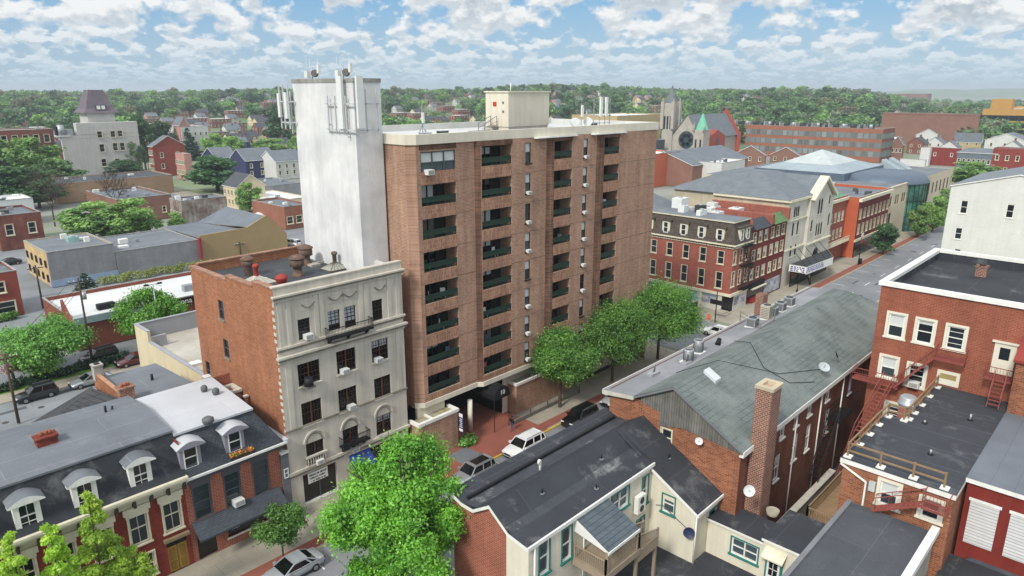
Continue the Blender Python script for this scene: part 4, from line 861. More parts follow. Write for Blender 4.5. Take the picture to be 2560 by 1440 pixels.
q = MB(); q.prism([(28.2, 12.3), (25.2, 13.85), (BY-.1, 10.75), (BY-.1, 10.4), (24.4, 10.85), (26.4, 10.3), (26.4, 11.5), (28.2, 11.9)], 'x', GX0-.06, GX0-.001, BOARD); q.build('gable_boards', gs)
q = MB(); ov = .35
HX = 82.0; q.poly([(GX0-ov, YR, ZR), (GX0-ov, BY-.3, ZE-.1), (GX1, BY-.3, ZE-.1), (HX, YR, ZR)], GSH); q.poly([(GX0-ov, YB, ZF+.02), (GX0-ov, YR, ZR), (HX, YR, ZR), (GX1, YB, ZF+.02)], GSH); q.poly([(HX, YR, ZR), (GX1, BY-.3, ZE-.1), (GX1, YB, ZF+.02)], GSH)   # hipped far end
q.poly([(GX0-ov, FY+.3, ZF-.35), (GX0-ov, YB, ZF), (GX1, YB, ZF), (GX1, FY+.3, ZF-.35)], ASR)
for (ya, za), (yb, zb) in (((FY+.3, ZF-.35), (YB, ZF)),): q.prism([(ya, za-.02), (yb, zb-.02), (yb, zb-.35), (ya, za-.4)], 'x', GX0-ov-.02, GX0-.01, M('dirty white fascia', 'c2bfb4', .8, .15, 1, streak=.25))
for (ya, za), (yb, zb) in (((YB, ZF), (YR, ZR)), ((YR, ZR), (BY-.3, ZE-.1))): q.prism([(ya, za-.02), (yb, zb-.02), (yb, zb-.22), (ya, za-.22)], 'x', GX0-ov-.02, GX0-ov+.08, M('grey rake board', '75777a', .8))
q.box(GX0-ov, GX1, BY-.36, BY-.24, ZE-.55, ZE-.12, WHITE); q.box(GX0-ov, GX1, BY-.24, BY-.01, ZE-.55, ZE-.45, WHITE)
q.box(GX0-ov, GX1, FY+.3, FY+.42, ZF-.75, ZF-.33, MATS['dirty white fascia']); q.box(GX0-ov, GX1, FY-.14, FY+.3, ZF-.75, ZF-.65, MATS['dirty white fascia'])
rro = q.build('roof', gs)
p = pz(1750, 937, 13.2); q = MB(); n = Vector((0, -.54, 1)).normalized()
dz = (ZR-ZE+.1)/(YR-BY+.3)
def roofz(y): return ZE-.1+(y-BY+.3)*dz
q.prism([(23.9, roofz(23.9)), (25.0, roofz(25.0)), (25.0, roofz(25.0)+.25), (23.9, roofz(23.9)+.25)], 'x', 49.0, 49.9, M('skylight dome', 'c9ced2', .4)); q.build('skylight', rro)
for x in (55, 60.5, 66): q = MB(); q.cyl((x, 17.0+2.36, 0.5), (x, 19.36, ZE-.5), .06, .06, WHITE, 8); q.build('downpipe', gs)
# chimney
t = thing('tall_chimney', 'tall freestanding brick chimney with square stone cap against the alley wall', 'chimney', (47.1, 18.9, 0)); CHB = M('chimney brick', '7d5344', .9, .2, 1, brick=(.32, .15, '694538', 'b3998a', .02), fine=.1)
q = MB(); q.box(46.3, 47.9, 18.2, 19.42, 0, 15.3, CHB); q.build('shaft', t)
q = MB(); cp = M('stone cap', 'b7ab92', .85, .15); q.box(46.2, 48.0, 18.1, 18.45, 15.3, 15.55, cp).box(46.2, 48.0, 19.15, 19.5, 15.3, 15.55, cp).box(46.2, 46.6, 18.45, 19.15, 15.3, 15.55, cp).box(47.6, 48.0, 18.45, 19.15, 15.3, 15.55, cp); q.build('cap', t)
def dish(label, at, r, d, m, name='satellite_dish'):
    t = thing(name, label, 'satellite dish', at); a = Vector(at); d = Vector(d).normalized(); u = d.orthogonal().normalized(); v = d.cross(u); q = MB(); N = 16; rings = [(0, 0), (.5, .06), (.85, .2), (1, .3)]
    pts = [[a+d*(h*r)+(u*math.cos(2*math.pi*j/N)+v*math.sin(2*math.pi*j/N))*(k*r) for j in range(N)] for k, h in rings[1:]]
    for j in range(N):
        q.poly([a, pts[0][j], pts[0][(j+1) % N]], m, True)
        for k in range(2): q.poly([pts[k][j], pts[k+1][j], pts[k+1][(j+1) % N], pts[k][(j+1) % N]], m, True)
    q.build('reflector', t); q = MB(); q.bar(a, a+d*r*.9, .03, IR); q.bar(a-d*.02, a-d*.3+Vector((0, 0, -.4)), .05, IR); q.build('arm', t); return t
dish('white satellite dish low on the tall brick chimney', tuple(pY(1872, 1226, 18.1)), .42, (-.7, -.6, .3), ANT)
dish('small white satellite dish on the orange gable wall', tuple(pX(1748, 1102, 44.6)), .3, (-.9, -.3, .2), ANT)
dish('white mesh satellite dish on a tripod at the shingled roof edge', (61.6, 19.9, 12.2), .5, (-.4, -.4, .8), M('dish mesh', 'aab2b4', .6))
dish('black satellite dish behind the mesh dish on the shingled roof', (65.5, 20.2, 12.2), .35, (.3, -.8, .4), INK)
# air conditioning units on the flat strip
ACG = M('condenser grey', 'a4a8ab', .5, .1, 4, metal=.3); ACD = M('condenser grille', '3c4043', .6)
def condenser_round(r, h):
    t = thing('condenser', '', 'air conditioner', (0, 0, 0)); q = MB(); q.cyl((0, 0, .08), (0, 0, h), r, r, ACG, 20); q.build('casing', t)
    q = MB(); q.cyl((0, 0, h+.001), (0, 0, h+.04), r*.8, r*.8, ACD, 18); 
    for i in range(6): a = math.pi*i/6; q.bar((-r*.8*math.cos(a), -r*.8*math.sin(a), h+.06), (r*.8*math.cos(a), r*.8*math.sin(a), h+.06), .03, ACG)
    q.build('fan_grille', t); q = MB()
    for i in range(24): a = 2*math.pi*i/24; q.bar((r*1.005*math.cos(a), r*1.005*math.sin(a), .15), (r*1.005*math.cos(a), r*1.005*math.sin(a), h-.1), .03, ACD)
    q.build('coil_guard', t); q = MB(); q.box(-r-.15, r+.15, -r-.1, r+.1, 0, .08, WHITE); q.build('base', t); return t
def condenser_box(w, d, h, m):
    t = thing('condenser', '', 'air conditioner', (0, 0, 0)); q = MB(); q.box(-w/2, w/2, -d/2, d/2, .1, h, m); q.build('casing', t)
    q = MB(); q.cyl((0, 0, h+.001), (0, 0, h+.05), min(w, d)*.4, min(w, d)*.4, ACD, 16); q.build('fan_grille', t); q = MB()
    for i in range(7): z = .2+(h-.3)*i/7; q.box(-w/2-.012, -w/2-.001, -d/2+.08, d/2-.08, z, z+.05, ACD).box(-w/2+.08, w/2-.08, -d/2-.012, -d/2-.001, z, z+.05, ACD)
    q.build('louvre', t); q = MB(); q.box(-w/2-.1, w/2+.1, -d/2-.1, d/2+.1, 0, .1, WHITE); q.build('base', t); return t
cr = condenser_round(.45, 1.25); cb = condenser_box(1.0, 1.0, 1.05, ACG); cbw = condenser_box(1.1, 1.0, 1.6, M('condenser beige', 'b5ae9f', .5, .08))
def roofpt(px, py): p = pz(px, py, 12.1); return (p.x, p.y, 12.13+(28.7-p.y)*0)
def place(root, at, label, used=[]):
    if root not in used: used.append(root); root.location = at; root['label'] = label; root['group'] = 'air units on the flat roof strip'; WL[root.name] = at; return root
    return dup(root, at, 0, label, 'air units on the flat roof strip')
place(cr, roofpt(1720, 905), 'round grey condenser, nearest of the roof strip units'); place(cr, roofpt(1745, 881), 'round grey condenser just behind the nearest one')
place(cb, roofpt(1880, 818), 'square grey condenser beside the iron roof rail'); place(cbw, roofpt(1915, 798), 'tall beige condenser box in the middle of the strip')
place(cb, roofpt(1930, 790), 'square condenser half hidden behind the tall beige one'); place(cb, roofpt(1950, 778), 'pale green-grey condenser second from the far end'); place(cb, roofpt(1972, 765), 'farthest square condenser on the roof strip')
p = roofpt(1797, 865); q = MB(); q.cyl((p[0], p[1], 12.05), (p[0], p[1], 12.7), .12, .12, INK, 8).box(p[0]-.5, p[0]+.5, p[1]-.35, p[1]+.35, 12.1, 12.25, ACG).cyl((p[0]-.3, p[1], 12.3), (p[0]+.25, p[1]+.1, 12.75), .28, .2, INK, 10); tag(q.build('roof_fan'), 'small black exhaust fan between the condensers on the flat strip', 'fan')
for px, py, l in ((1633, 938, 'low grey slatted vent with dark fin at the near roof end'), (1715, 912, 'white pipe vent in front of the nearest condenser')):
    p = roofpt(px, py); q = MB(); q.box(p[0]-.6, p[0]+.6, p[1]-.3, p[1]+.3, 12.0, 12.4, ACG); q.prism([(p[0]-.1, 12.4), (p[0]+.25, 12.4), (p[0]+.3, 13.0)], 'y', p[1]-.02, p[1]+.03, M('grey fin', '5b6064', .7)); tag(q.build('roof_vent'), l, 'vent')
q = MB(); pts = [roofpt(1850, 800), roofpt(1900, 832), roofpt(1935, 810)]
for p in pts: q.cyl((p[0], p[1], 12), (p[0], p[1], 13.1), .04, .04, IR, 6)
q.path([(p[0], p[1], 13.05) for p in pts], .04, IR).path([(p[0], p[1], 12.6) for p in pts], .04, IR); tag(q.build('roof_rail'), 'thin iron rail around the square condenser on the roof strip', 'railing')
t = thing('brick_chimney', 'short dark brick chimney at the street edge of the flat roof strip', 'chimney', tuple(roofpt(1900, 770))); p = pY(1900, 775, 31.3); q = MB(); q.box(p.x-.6, p.x+.6, 30.8, 31.7, 11, p.z+1.9, CHB); q.build('shaft', t)
cab = MB(); cp_ = [(62, 28.7, 12.45), (58, 25.3, 14.2), (56, 23, roofz(23)+.08), (57, 21, roofz(21)+.05), (60, 20, roofz(20)+.05)]; cab.path(cp_, .04, INK); tag(cab.build('roof_cable'), 'black cable looping over the shingled slope from the condensers', 'cable')
cab = MB(); cab.path([(51, 28.6, 12.45), (52, 25.3, 14.2), (57, 22, roofz(22)+.06), (63, 20.4, roofz(20.4)+.05)], .035, INK); tag(cab.build('roof_cable'), 'black cable crossing the near shingled slope to the mesh dish', 'cable')
# ================================================================ black-roofed cream and brick house in front
TEAL = M('teal trim', '2f7a72', .6, .06); CRW = M('cream stucco', 'd9d3c0', .85, .06, .5, streak=.1); BLK2 = M('new black roof', '383b41', .75, .15, .4, seam=(12, 2.6, '44474d', .045), fine=.08, patch=.42)
STYLES['teal'] = dict(fm=WHITE, fw=.1, sur=.1, sm=TEAL, st=.05, glass='grey glass'); STYLES['teal2'] = dict(STYLES['teal'], mull=2, mm=WHITE, up=(2,1), lo=(2,1)); STYLES['teal4'] = dict(STYLES['teal'], mull=2, mm=WHITE, up=(2,1), lo=(2,1), blind=0)
bh = thing('black_roof_house', 'cream and brick house with long black membrane roof and teal window trim', 'house', (37, 26, 0)); HX0, HX1, HX2 = 27.6, 41.5, 46.3
prof = [(31.7, 10.2), (30.45, 9.8), (29.4, 9.78), (27.9, 10.75), (26.2, 9.5), (24.6, 9.25)]
wl = MB(); wl.poly([(HX0, 31.6, 0), (HX0, 26.6, 0), (HX0, 26.6, 9.6), (HX0, 27.9, 10.6), (HX0, 29.4, 9.65), (HX0, 30.45, 9.65), (HX0, 31.6, 10.05)], REDB2)
wl.poly([(HX0, 26.6, 0), (HX0, 24.7, 0), (HX0, 24.7, 9.15), (HX0, 26.2, 9.4), (HX0, 26.6, 9.6)], CRW)
wins = [(29.1, 6.4, .95, 2.45, 'teal'), (31.35, 6.2, .95, 2.4, 'teal'), (37.35, 7.1, 2.1, 1.5, 'teal2'), (40.6, 6.1, .75, 2.3, 'teal'), (40.2, 3.0, 1.0, 2.0, 'teal')]
facade(bh, wl, 'S', 24.7, HX0, HX1, 0, 9.2, CRW, wins, dep=.14, extra=[(33.2, 34.6, 6.2, 8.4)])
wl.wall('N', 31.6, HX0, HX2-1, 0, 9.8, REDB2)
facade(bh, wl, 'W', HX1, 20.9, 24.7, 0, 6.6, CRW, [(23.15, 5.55, 1.0, 1.45, 'teal')], dep=.14); wl.poly([(HX1, 24.7, 6.6), (HX1, 20.9, 6.6), (HX1, 24.7, 8.6)], CRW)
facade(bh, wl, 'S', 20.9, HX1, HX2, 0, 6.55, CRW, [(44.3, 4.2, 1.2, 1.4, 'teal')], dep=.14); wl.wall('E', HX2, 20.9, 31, 0, 6.6, CRW); wl.poly([(HX2, 20.9, 6.6), (HX2, 31, 6.6), (HX2, 28.2, 10.2)], CRW); wl.build('wall', bh)
q = MB(); x0, x1 = HX0-.25, HX1
for i in range(5):
    (ya, za), (yb, zb) = prof[i], prof[i+1]; xe = HX2-1.2 if i < 2 else (HX2 if i == 2 else (HX1+.05 if i > 2 else x1))
    q.poly([(x0, ya, za), (x0, yb, zb), (xe, yb, zb), (xe, ya, za)], BLK2)
    q.prism([(ya, za-.02), (yb, zb-.02), (yb, zb-.26), (ya, za-.26)], 'x', x0-.02, x0+.12, WHITE)
WORN = M('silvered worn membrane', '41444a', .75, .25, .9, fine=.15, patch=.95)
for ya, za, yb, zb, xe in ((30.3, 9.79, 29.1, 9.97, 44.6), (26.5, 9.77, 25.95, 9.47, 41.4)): q.poly([(x0+.1, ya, za+.012), (x0+.1, yb, zb+.02), (xe, yb, zb+.02), (xe, ya, za+.012)], WORN)
q.box(x0, HX1, 24.48, 24.6, 8.98, 9.24, WHITE); q.box(x0, HX1, 24.6, 24.69, 8.98, 9.04, WHITE)
q.poly([(HX1-.3, 27.9, 10.76), (HX1-.3, 20.6, 6.68), (HX2+.3, 20.6, 6.68), (HX2+.3, 27.9, 10.76)], BLK2); q.prism([(24.75, 8.98), (20.6, 6.66), (20.6, 6.42), (24.75, 8.72)], 'x', HX1-.32, HX1-.2, WHITE)
q.box(HX1-.3, HX2+.3, 20.5, 20.6, 6.42, 6.68, WHITE); q.box(HX2-.9, HX2+.6, 20.6, 22.3, 6.72, 6.9, BLK2)
q.poly([(HX1, 27.9, 10.74), (HX1, 24.6, 9.2), (HX1, 24.6, 8.9), (HX1, 27.9, 10.3)], BLK2); q.poly([(HX2-1.2, 31.7, 10.2), (HX2-1.2, 29.4, 9.78), (HX2-1.2, 29.4, 8), (HX2-1.2, 31.7, 8)], BLK2)
rro = q.build('roof', bh)
q = MB(); q.box(HX0+.3, 44.6, 30.35, 30.55, 9.8, 10.02, M('black kerb flashing', '1e2024', .7)); q.build('valley_kerb', rro)
p = pz(1350, 1180, 9.8); q = MB(); q.cyl((p.x, p.y, 9.75), (p.x, p.y, 10.75), .09, .09, WHITE, 10).cyl((p.x, p.y, 10.7), (p.x-.25, p.y-.1, 10.85), .09, .09, WHITE, 10).cyl((p.x-.25, p.y-.1, 10.85), (p.x-.3, p.y-.1, 10.6), .09, .09, WHITE, 10); q.build('vent_pipe', rro)
for x, y, z in ((31.5, 27.0, 10.05), (38.0, 26.9, 10.0), (35.4, 25.4, 9.35), (43.5, 24.5, 8.75)): q = MB(); q.cyl((x, y, z), (x, y, z+.4), .06, .06, INK, 8).cyl((x, y, z), (x, y, z+.08), .17, .17, M('grey rake board', '75777a'), 10); q.build('vent_pipe', rro)
for x, y in ((28.0, 24.55), (33.0, 24.55)): q = MB(); q.cyl((x, y, 2.4), (x, y, 9.0), .06, .06, WHITE, 8); q.build('downpipe', bh)
q = MB(); q.cyl((HX1-.12, 20.75, 2.4), (HX1-.12, 20.75, 6.5), .06, .06, WHITE, 8); q.build('downpipe', bh)
q = MB(); q.box(33.2, 34.6, 24.84, 24.86, 6.2, 8.4, WHITE).box(33.4, 34.4, 24.82, 24.84, 7.0, 8.2, MATS['dark glass']); q.build('door', bh)
# back porch with roof, deck and rail
po = thing('back_porch', 'taupe wooden deck porch with slatted rails under a small slate roof', 'porch', (34, 23, 6)); TAU = M('taupe deck paint', '9b8c79', .8, .1, 1)
PSL = M('porch slate', '59636a', .85, .14, 1, shingle=(.6, .2, '515b62', '42484d', .02)); q = MB()
q.poly([(32.1, 24.68, 9.0), (35.6, 24.68, 9.0), (35.6, 21.9, 7.75), (32.1, 21.9, 7.75)], PSL); q.poly([(32.1, 24.68, 8.86), (32.1, 21.9, 7.6), (35.6, 21.9, 7.6), (35.6, 24.68, 8.86)], WHITE); q.box(32.05, 35.65, 21.84, 21.9, 7.55, 7.75, WHITE); q.poly([(32.1, 24.68, 9.0), (32.1, 21.9, 7.75), (32.1, 21.9, 7.6), (32.1, 24.68, 8.0)], WHITE); q.build('roof', po)
q = MB(); q.box(32.0, 35.8, 22.0, 24.68, 5.9, 6.08, TAU); q.box(31.95, 35.85, 21.9, 22.0, 5.6, 6.08, TAU).box(31.9, 32.0, 22.0, 24.68, 5.6, 6.08, TAU); q.build('deck', po)
def rail(a, b, z0=6.08, h=1.0, z1=None):
    z1 = z0 if z1 is None else z1; q = MB(); a = Vector(a); b = Vector(b); L = (b-a).length; n = int(L/.16)
    A0 = Vector((a.x, a.y, z0)); B0 = Vector((b.x, b.y, z1)); up = Vector((0, 0, h))
    q.bar(A0+up, B0+up, .09, TAU, .06); q.bar(A0+Vector((0, 0, .1)), B0+Vector((0, 0, .1)), .05, TAU)
    for i in range(1, n): p = A0.lerp(B0, i/n); q.bar(p+Vector((0, 0, .1)), p+up, .04, TAU)
    q.build('railing', po)
    for p in (A0, B0): q = MB(); q.box(p.x-.06, p.x+.06, p.y-.06, p.y+.06, p.z-.3, p.z+h+.12, TAU); q.build('post', po)
rail((32.0, 24.5), (32.0, 22.0)); rail((32.0, 22.0), (35.8, 22.0)); rail((35.8, 22.0), (38.2, 22.0), 6.08, 1.0, 5.4); rail((35.8, 23.2), (38.2, 23.2), 6.08, 1.0, 5.4)
for x, y in ((32.15, 22.0), (35.5, 22.0)): q = MB(); q.box(x-.08, x+.08, y-.08, y+.08, 6.0, 7.7, TAU); q.build('post', po)
q = MB()
for i in range(8): q.box(35.8+i*.3, 36.1+i*.3, 22.0, 23.2, 5.98-i*.11, 6.04-i*.11, TAU)
q.box(35.8, 38.2, 21.95, 22.0, 5.0, 5.9, TAU); q.build('stairs', po)
for x, y in ((32.1, 22.1), (35.7, 22.1), (38.1, 22.1)): q = MB(); q.box(x-.1, x+.1, y-.1, y+.1, 2.4, 5.7, TAU); q.build('stilt', po)
t = thing('wall_condenser', 'white twin-fan air unit hung on the cream back wall', 'air conditioner', (39.6, 24.4, 6)); q = MB(); q.box(39.1, 40.1, 24.25, 24.62, 6.0, 7.4, WHITE); q.build('casing', t)
for z in (6.35, 7.02): q = MB(); q.cyl((39.6, 24.24, z), (39.6, 24.25, z), .27, .27, ACD, 16); q.build('fan_grille', t)
dish('dark blue satellite dish with pale logo on the cream wing wall', tuple(pX(1722, 1331, 41.1)), .42, (-.8, -.5, .25), M('navy dish', '2c3350', .5))
q = MB(); q.path([(41.47, 24.2, 5.8), (41.47, 23.6, 6.0), (41.47, 21.5, 5.0)], .05, IR); tag(q.build('wall_cable'), 'grey cable sagging across the cream wing wall to the navy dish', 'cable')
lf = thing('flat_roof_extension', 'low extension with flat black roof below the cream back wall', 'building', (38, 19, 0)); q = MB(); q.box(26, 43.4, 12.4, 20.88, 0, 2.3, CRW); q.box(26, 41.45, 20.88, 24.66, 0, 2.3, CRW); q.build('wall', lf); q = MB(); q.poly([(26, 12.4, 2.36), (43.4, 12.4, 2.36), (43.4, 20.88, 2.36), (41.45, 20.88, 2.36), (41.45, 24.66, 2.36), (26, 24.66, 2.36)], BLK2); q.box(36.5, 37.1, 17, 17.6, 2.37, 2.55, MATS['skylight dome']); q.build('roof', lf)
cn = thing('cream_connector', 'one-storey cream connector with black roof and teal double window', 'building', (45, 18.5, 0)); wl = MB(); facade(cn, wl, 'W', 43.5, 16.3, 20.88, 0, 5.1, CRW, [(17.9, 3.2, 2.0, 1.35, 'teal4')], dep=.14); wl.wall('S', 16.3, 43.5, 46.2, 0, 5.1, CRW).wall('N', 20.87, 43.5, 46.25, 0, 5.1, CRW).wall('E', 46.2, 16.3, 20.8, 0, 5.1, CRW); wl.build('wall', cn)
q = MB(); q.box(43.3, 46.25, 16.25, 20.88, 5.1, 5.3, WHITE, top=BLK2); q.build('roof', cn)
de = thing('cream_doorway_block', 'small cream block with white panelled door in teal frame', 'building', (44.5, 14.5, 0)); wl = MB(); facade(de, wl, 'W', 42.5, 12.6, 16.2, 0, 6.1, CRW, [(13.3, 4.2, .7, 1.2, 'teal')], dep=.14); wl.wall('N', 16.2, 42.5, 47, 0, 6.1, CRW).wall('S', 12.6, 42.5, 47, 0, 6.1, CRW).wall('E', 47, 12.6, 16.2, 0, 6.1, CRW); wl.build('wall', de)
q = MB(); q.box(42.35, 47.05, 12.6, 16.3, 6.1, 6.3, WHITE, top=BLK2); q.build('roof', de); q = MB(); q.box(42.38, 42.5, 14.7, 15.9, 2.3, 5.2, TEAL); o = q.build('door_frame', de); q = MB(); q.box(42.33, 42.378, 14.85, 15.75, 2.3, 5.0, WHITE); d_ = q.build('door', o)
q = MB(); q.box(42.31, 42.329, 15.0, 15.6, 3.75, 4.8, MATS['dark glass']).box(42.3, 42.309, 15.28, 15.32, 3.75, 4.8, WHITE).box(42.3, 42.309, 15.0, 15.6, 4.25, 4.3, WHITE); q.build('door_window', o)
q = MB(); q.prism([(41.7, 5.35), (42.5, 5.75), (42.5, 5.65), (41.7, 5.25)], 'y', 14.5, 16.0, CREAM); q.build('door_hood', de)
# ================================================================ tall red brick rear building at the right edge
RBK = M('rust red brick', '955742', .9, .13, .4, brick=(.4, .14, '884937', 'a6735f', .013), fine=.1, streak=.2)
FIRE = M('oxide red iron', '8a4a42', .7, .12, 2); STYLES['big'] = dict(fm=WHITE, fw=.13, sur=.2, sm=M('ivory surround', 'dcd8c6', .7, .05), st=.1, glass='grey glass', blind=.48, bm=BLIND, dep=.12); STYLES['big2'] = dict(STYLES['big'], blind=.2, glass='dark glass'); STYLES['big3'] = dict(STYLES['big'], blind=0, up=(1,2), lo=(1,2), glass='dark glass')
rk = thing('rear_brick_block', 'tall rust-red brick block with ivory windows, black roof and white parapet', 'building', (76, 10, 0)); KX0, KX1, KY0, KY1 = 66.0, 84.5, -12.0, 17.35
wl = MB(); wins = []
for px, t_, b_, s in ((2240, 781, 847, 'big'), (2312, 796, 862, 'big2'), (2389, 812, 878, 'big3'), (2221, 888, 948, 'big'), (2290, 908, 970, 'big3'), (2234, 1005, 1050, 'big3')):
    u, z, w, h, st_ = wpx('W', KX0, px, t_, b_, 1.35, s); wins.append((u, z+.1, 1.3, h-.25, s))
dr = wpx('W', KX0, 2509, 858, 938, 1.15, 'x'); bw = wpx('W', KX0, 2370, 928, 965, 1.6, 'x')
facade(rk, wl, 'W', KX0, KY0, KY1, 0, 19.6, RBK, wins, dep=.16); wl.wall('N', KY1, KX0, KX1, 0, 19.6, RBK).wall('E', KX1, KY0, KY1, 0, 19.6, RBK).wall('S', KY0, KX0, KX1, 0, 19.6, RBK); wl.build('wall', rk)
q = MB(); q.box(KX0-.2, KX0+.4, KY0, KY1+.2, 19.5, 19.85, WHITE).box(KX0+.4, KX1, KY1-.4, KY1+.2, 19.5, 19.85, WHITE).box(KX1-.4, KX1, KY0, KY1-.4, 19.5, 19.85, WHITE); q.box(KX0+.02, KX0+.3, KY0, KY1-.02, 18.6, 19.5, BLK2).box(KX0+.3, KX1-.02, KY1-.3, KY1-.02, 18.6, 19.5, BLK2).box(KX1-.3, KX1-.02, KY0, KY1-.3, 18.6, 19.5, BLK2); q.build('parapet', rk)
q = MB(); q.poly([(KX0+.3, KY0, 18.7), (KX1-.3, KY0, 18.7), (KX1-.3, KY1-.3, 18.7), (KX0+.3, KY1-.3, 18.7)], M('patched black roof', '35383c', .8, .2, .3, seam=(10, 3, '44474b', .04), fine=.08, patch=.35)); rro = q.build('roof', rk)
p = pz(2452, 690, 18.7); chimney(rro, p.x, p.y, 18.7, .9, .9, .9, CHB)
q = MB(); u, z, w, h, s_ = dr; q.box(KX0-.08, KX0-.001, u-.75, u+.75, z, z+h, MATS['ivory surround']); o = q.build('door', rk); q = MB(); q.box(KX0-.1, KX0-.081, u-.35, u+.35, z+1.3, z+2.3, MATS['dark glass']); q.build('door_window', o); q = MB(); q.box(KX0-.2, KX0-.001, u-.95, u+.95, z+h, z+h+.15, MATS['ivory surround']); q.build('door_head', o)
q = MB(); u, z, w, h, s_ = bw; q.box(KX0-.08, KX0-.001, u-.85, u+.85, 11.75, z+h, MATS['ivory surround']).box(KX0-.1, KX0-.081, u-.6, u+.6, 12.3, z+h-.25, M('yellowed board', '9c8c5a', .8, .2)); q.build('boarded_window', rk)
acunit(rk, 'W', KX0, wins[4][0], wins[4][1]+.02)
# adjoining paler brick bay on the far right
rb2 = thing('side_brick_bay', 'orange brick bay with red metal roof at the right frame edge', 'building', (64, 2, 0)); q = MB(); q.box(63.2, 66, -10, 6.4, 0, 16.3, ORB2); q.build('wall', rb2); q = MB(); q.prism([(62.9, 16.2), (66, 17.4), (66, 17.2), (62.9, 16.0)], 'y', -10, 6.6, M('red metal roof', '8a3b34', .6, .1)); q.build('roof', rb2)
# fire escapes
fe1 = thing('fire_escape', 'rust-red fire escape stairs zigzagging down the brick wall to the alley', 'fire escape', (65.4, 14, 0))
def plat(t, y0, y1, z, x0=64.9, x1=65.98, m=FIRE, rl=True):
    q = MB(); n = int((x1-x0)/.16)
    for i in range(n): q.box(x0+i*.16, x0+i*.16+.05, y0, y1, z, z+.04, m)
    q.box(x0, x0+.06, y0, y1, z-.12, z, m).box(x1-.06, x1, y0, y1, z-.12, z, m).box(x0+.06, x1-.06, y0, y0+.06, z-.12, z, m).box(x0+.06, x1-.06, y1-.06, y1, z-.12, z, m); q.build('platform', t)
    if rl:
        q = MB(); n = int((y1-y0)/.2)
        for i in range(n+1): y = y0+(y1-y0)*i/n; q.box(x0, x0+.022, y-.01, y+.01, z, z+1.0, m)
        q.box(x0-.01, x0+.04, y0, y1, z+.98, z+1.03, m).box(x0-.01, x0+.03, y0, y1, z+.5, z+.54, m)
        for y in (y0, y1): q.box(x0+.04, x1, y-.02, y+.02, z+.98, z+1.03, m).box(x0+.04, x1, y-.02, y+.02, z+.5, z+.54, m)
        q.build('railing', t)
def flight(t, a, b, wd, m=FIRE, n=12, rail=True):
    a = Vector(a); b = Vector(b); q = MB(); d = b-a; s = Vector((-d.y, d.x, 0)).normalized()*wd/2
    for e in (s, -s): q.bar(a+e, b+e, .05, m, .14)
    for i in range(1, n): p = a.lerp(b, i/n); q.bar(p-s, p+s, .22, m, .03)
    q.build('stair_flight', t)
    if rail:
        q = MB()
        for e in (s, -s):
            q.bar(a+e+Vector((0, 0, .95)), b+e+Vector((0, 0, .95)), .05, m)
            for i in range(0, n+1, 3): p = a.lerp(b, i/n)+e; q.bar(p, p+Vector((0, 0, .95)), .03, m)
        q.build('handrail', t)
z3 = wins[2][1]-.75; y3 = wins[2][0]; z2 = wins[3][1]-.35; y2 = wins[3][0]
plat(fe1, y3-1.1, y3+1.1, z3); flight(fe1, (65.2, y3+1.1, z3), (65.2, y2-.9, z2), .8); plat(fe1, y2-1.2, y2+2.6, z2); flight(fe1, (65.0, 15.4, 11.05), (60.6, 16.0, 7.3), .9, n=14); flight(fe1, (60.6, 16.0, 7.3), (58.0, 16.4, 2.0), .9, n=10)
fe2 = thing('fire_escape', 'short rust-red iron steps below the ivory door onto the black roof', 'fire escape', (65, 7.5, 11.7)); u, z, w, h, s_ = dr; plat(fe2, u-.9, u+.9, z-.1, 64.7); flight(fe2, (64.7, u-.2, z-.1), (63.2, u-.2, 11.75), .8, n=7)
vd = thing('roof_ventilator', 'squat galvanised drum ventilator on a pink painted duct', 'vent', (57.5, 12.6, 9)); p = pX(2271, 1000, 60.0); q = MB(); q.lathe((p.x, p.y, p.z-.55), [(.62, 0), (.75, .2), (.75, .35), (.66, .4), (.66, .75), (.5, .9)], GALV, 18); q.build('drum', vd); q = MB(); q.box(p.x-.6, p.x+.6, p.y-.5, p.y+.5, p.z-4, p.z-.56, M('pink duct', '9a5f58', .8, .1)); q.build('duct', vd)
# black-roofed wing with timber roof rail
wg = thing('railed_wing', 'brick rear wing with black flat roof and timber rail on white pads', 'building', (56, 10, 0)); TIM = M('weathered timber', '8b7458', .9, .15, 2); WX0 = 47.4
wl = MB(); wins = [(10.15, 9.15, 1.15, 1.75, 'big'), (7.65, 9.3, 1.1, 1.4, 'big2')]; facade(wg, wl, 'W', WX0, 6.5, 13.2, 0, 11.25, ORB2, wins, dep=.14); wl.wall('N', 13.2, WX0, 56.6, 0, 11.25, ORB2).wall('N', 11.9, 56.6, 65.9, 0, 11.25, ORB2).wall('S', 6.5, WX0, 65.9, 0, 11.25, ORB2).wall('E', 56.6, 11.9, 13.2, 0, 11.2, ORB2); wl.build('wall', wg)
q = MB(); foot = [(WX0-.15, 6.4), (65.9, 6.4), (65.9, 11.95), (56.7, 11.95), (56.7, 13.4), (WX0-.15, 13.4)]; q.prism(foot, 'z', 11.26, 11.6, WHITE); q.poly([p+(11.604,) for p in foot], M('wing black roof', '3d4046', .75, .15, .3, seam=(2.6, 14, '50535a', .06), fine=.09, patch=.35)); q.build('roof', wg)
rl = thing('roof_rail', 'two-bar timber guard rail standing on white pads around the wing roof', 'railing', (50, 12, 11.6))
pts = [(65.2, 11.7), (62.7, 11.7), (60.4, 11.7), (58.4, 11.7), (56.9, 11.7), (56.4, 11.9), (56.3, 13.0), (54.3, 13.1), (52.2, 13.1), (50, 13.1), (47.7, 13.1), (47.7, 11), (47.7, 9), (47.7, 7.2)]
q = MB()
for z in (12.1, 12.65): q.path([p+(z,) for p in pts], .1, TIM)
q.build('bar', rl)
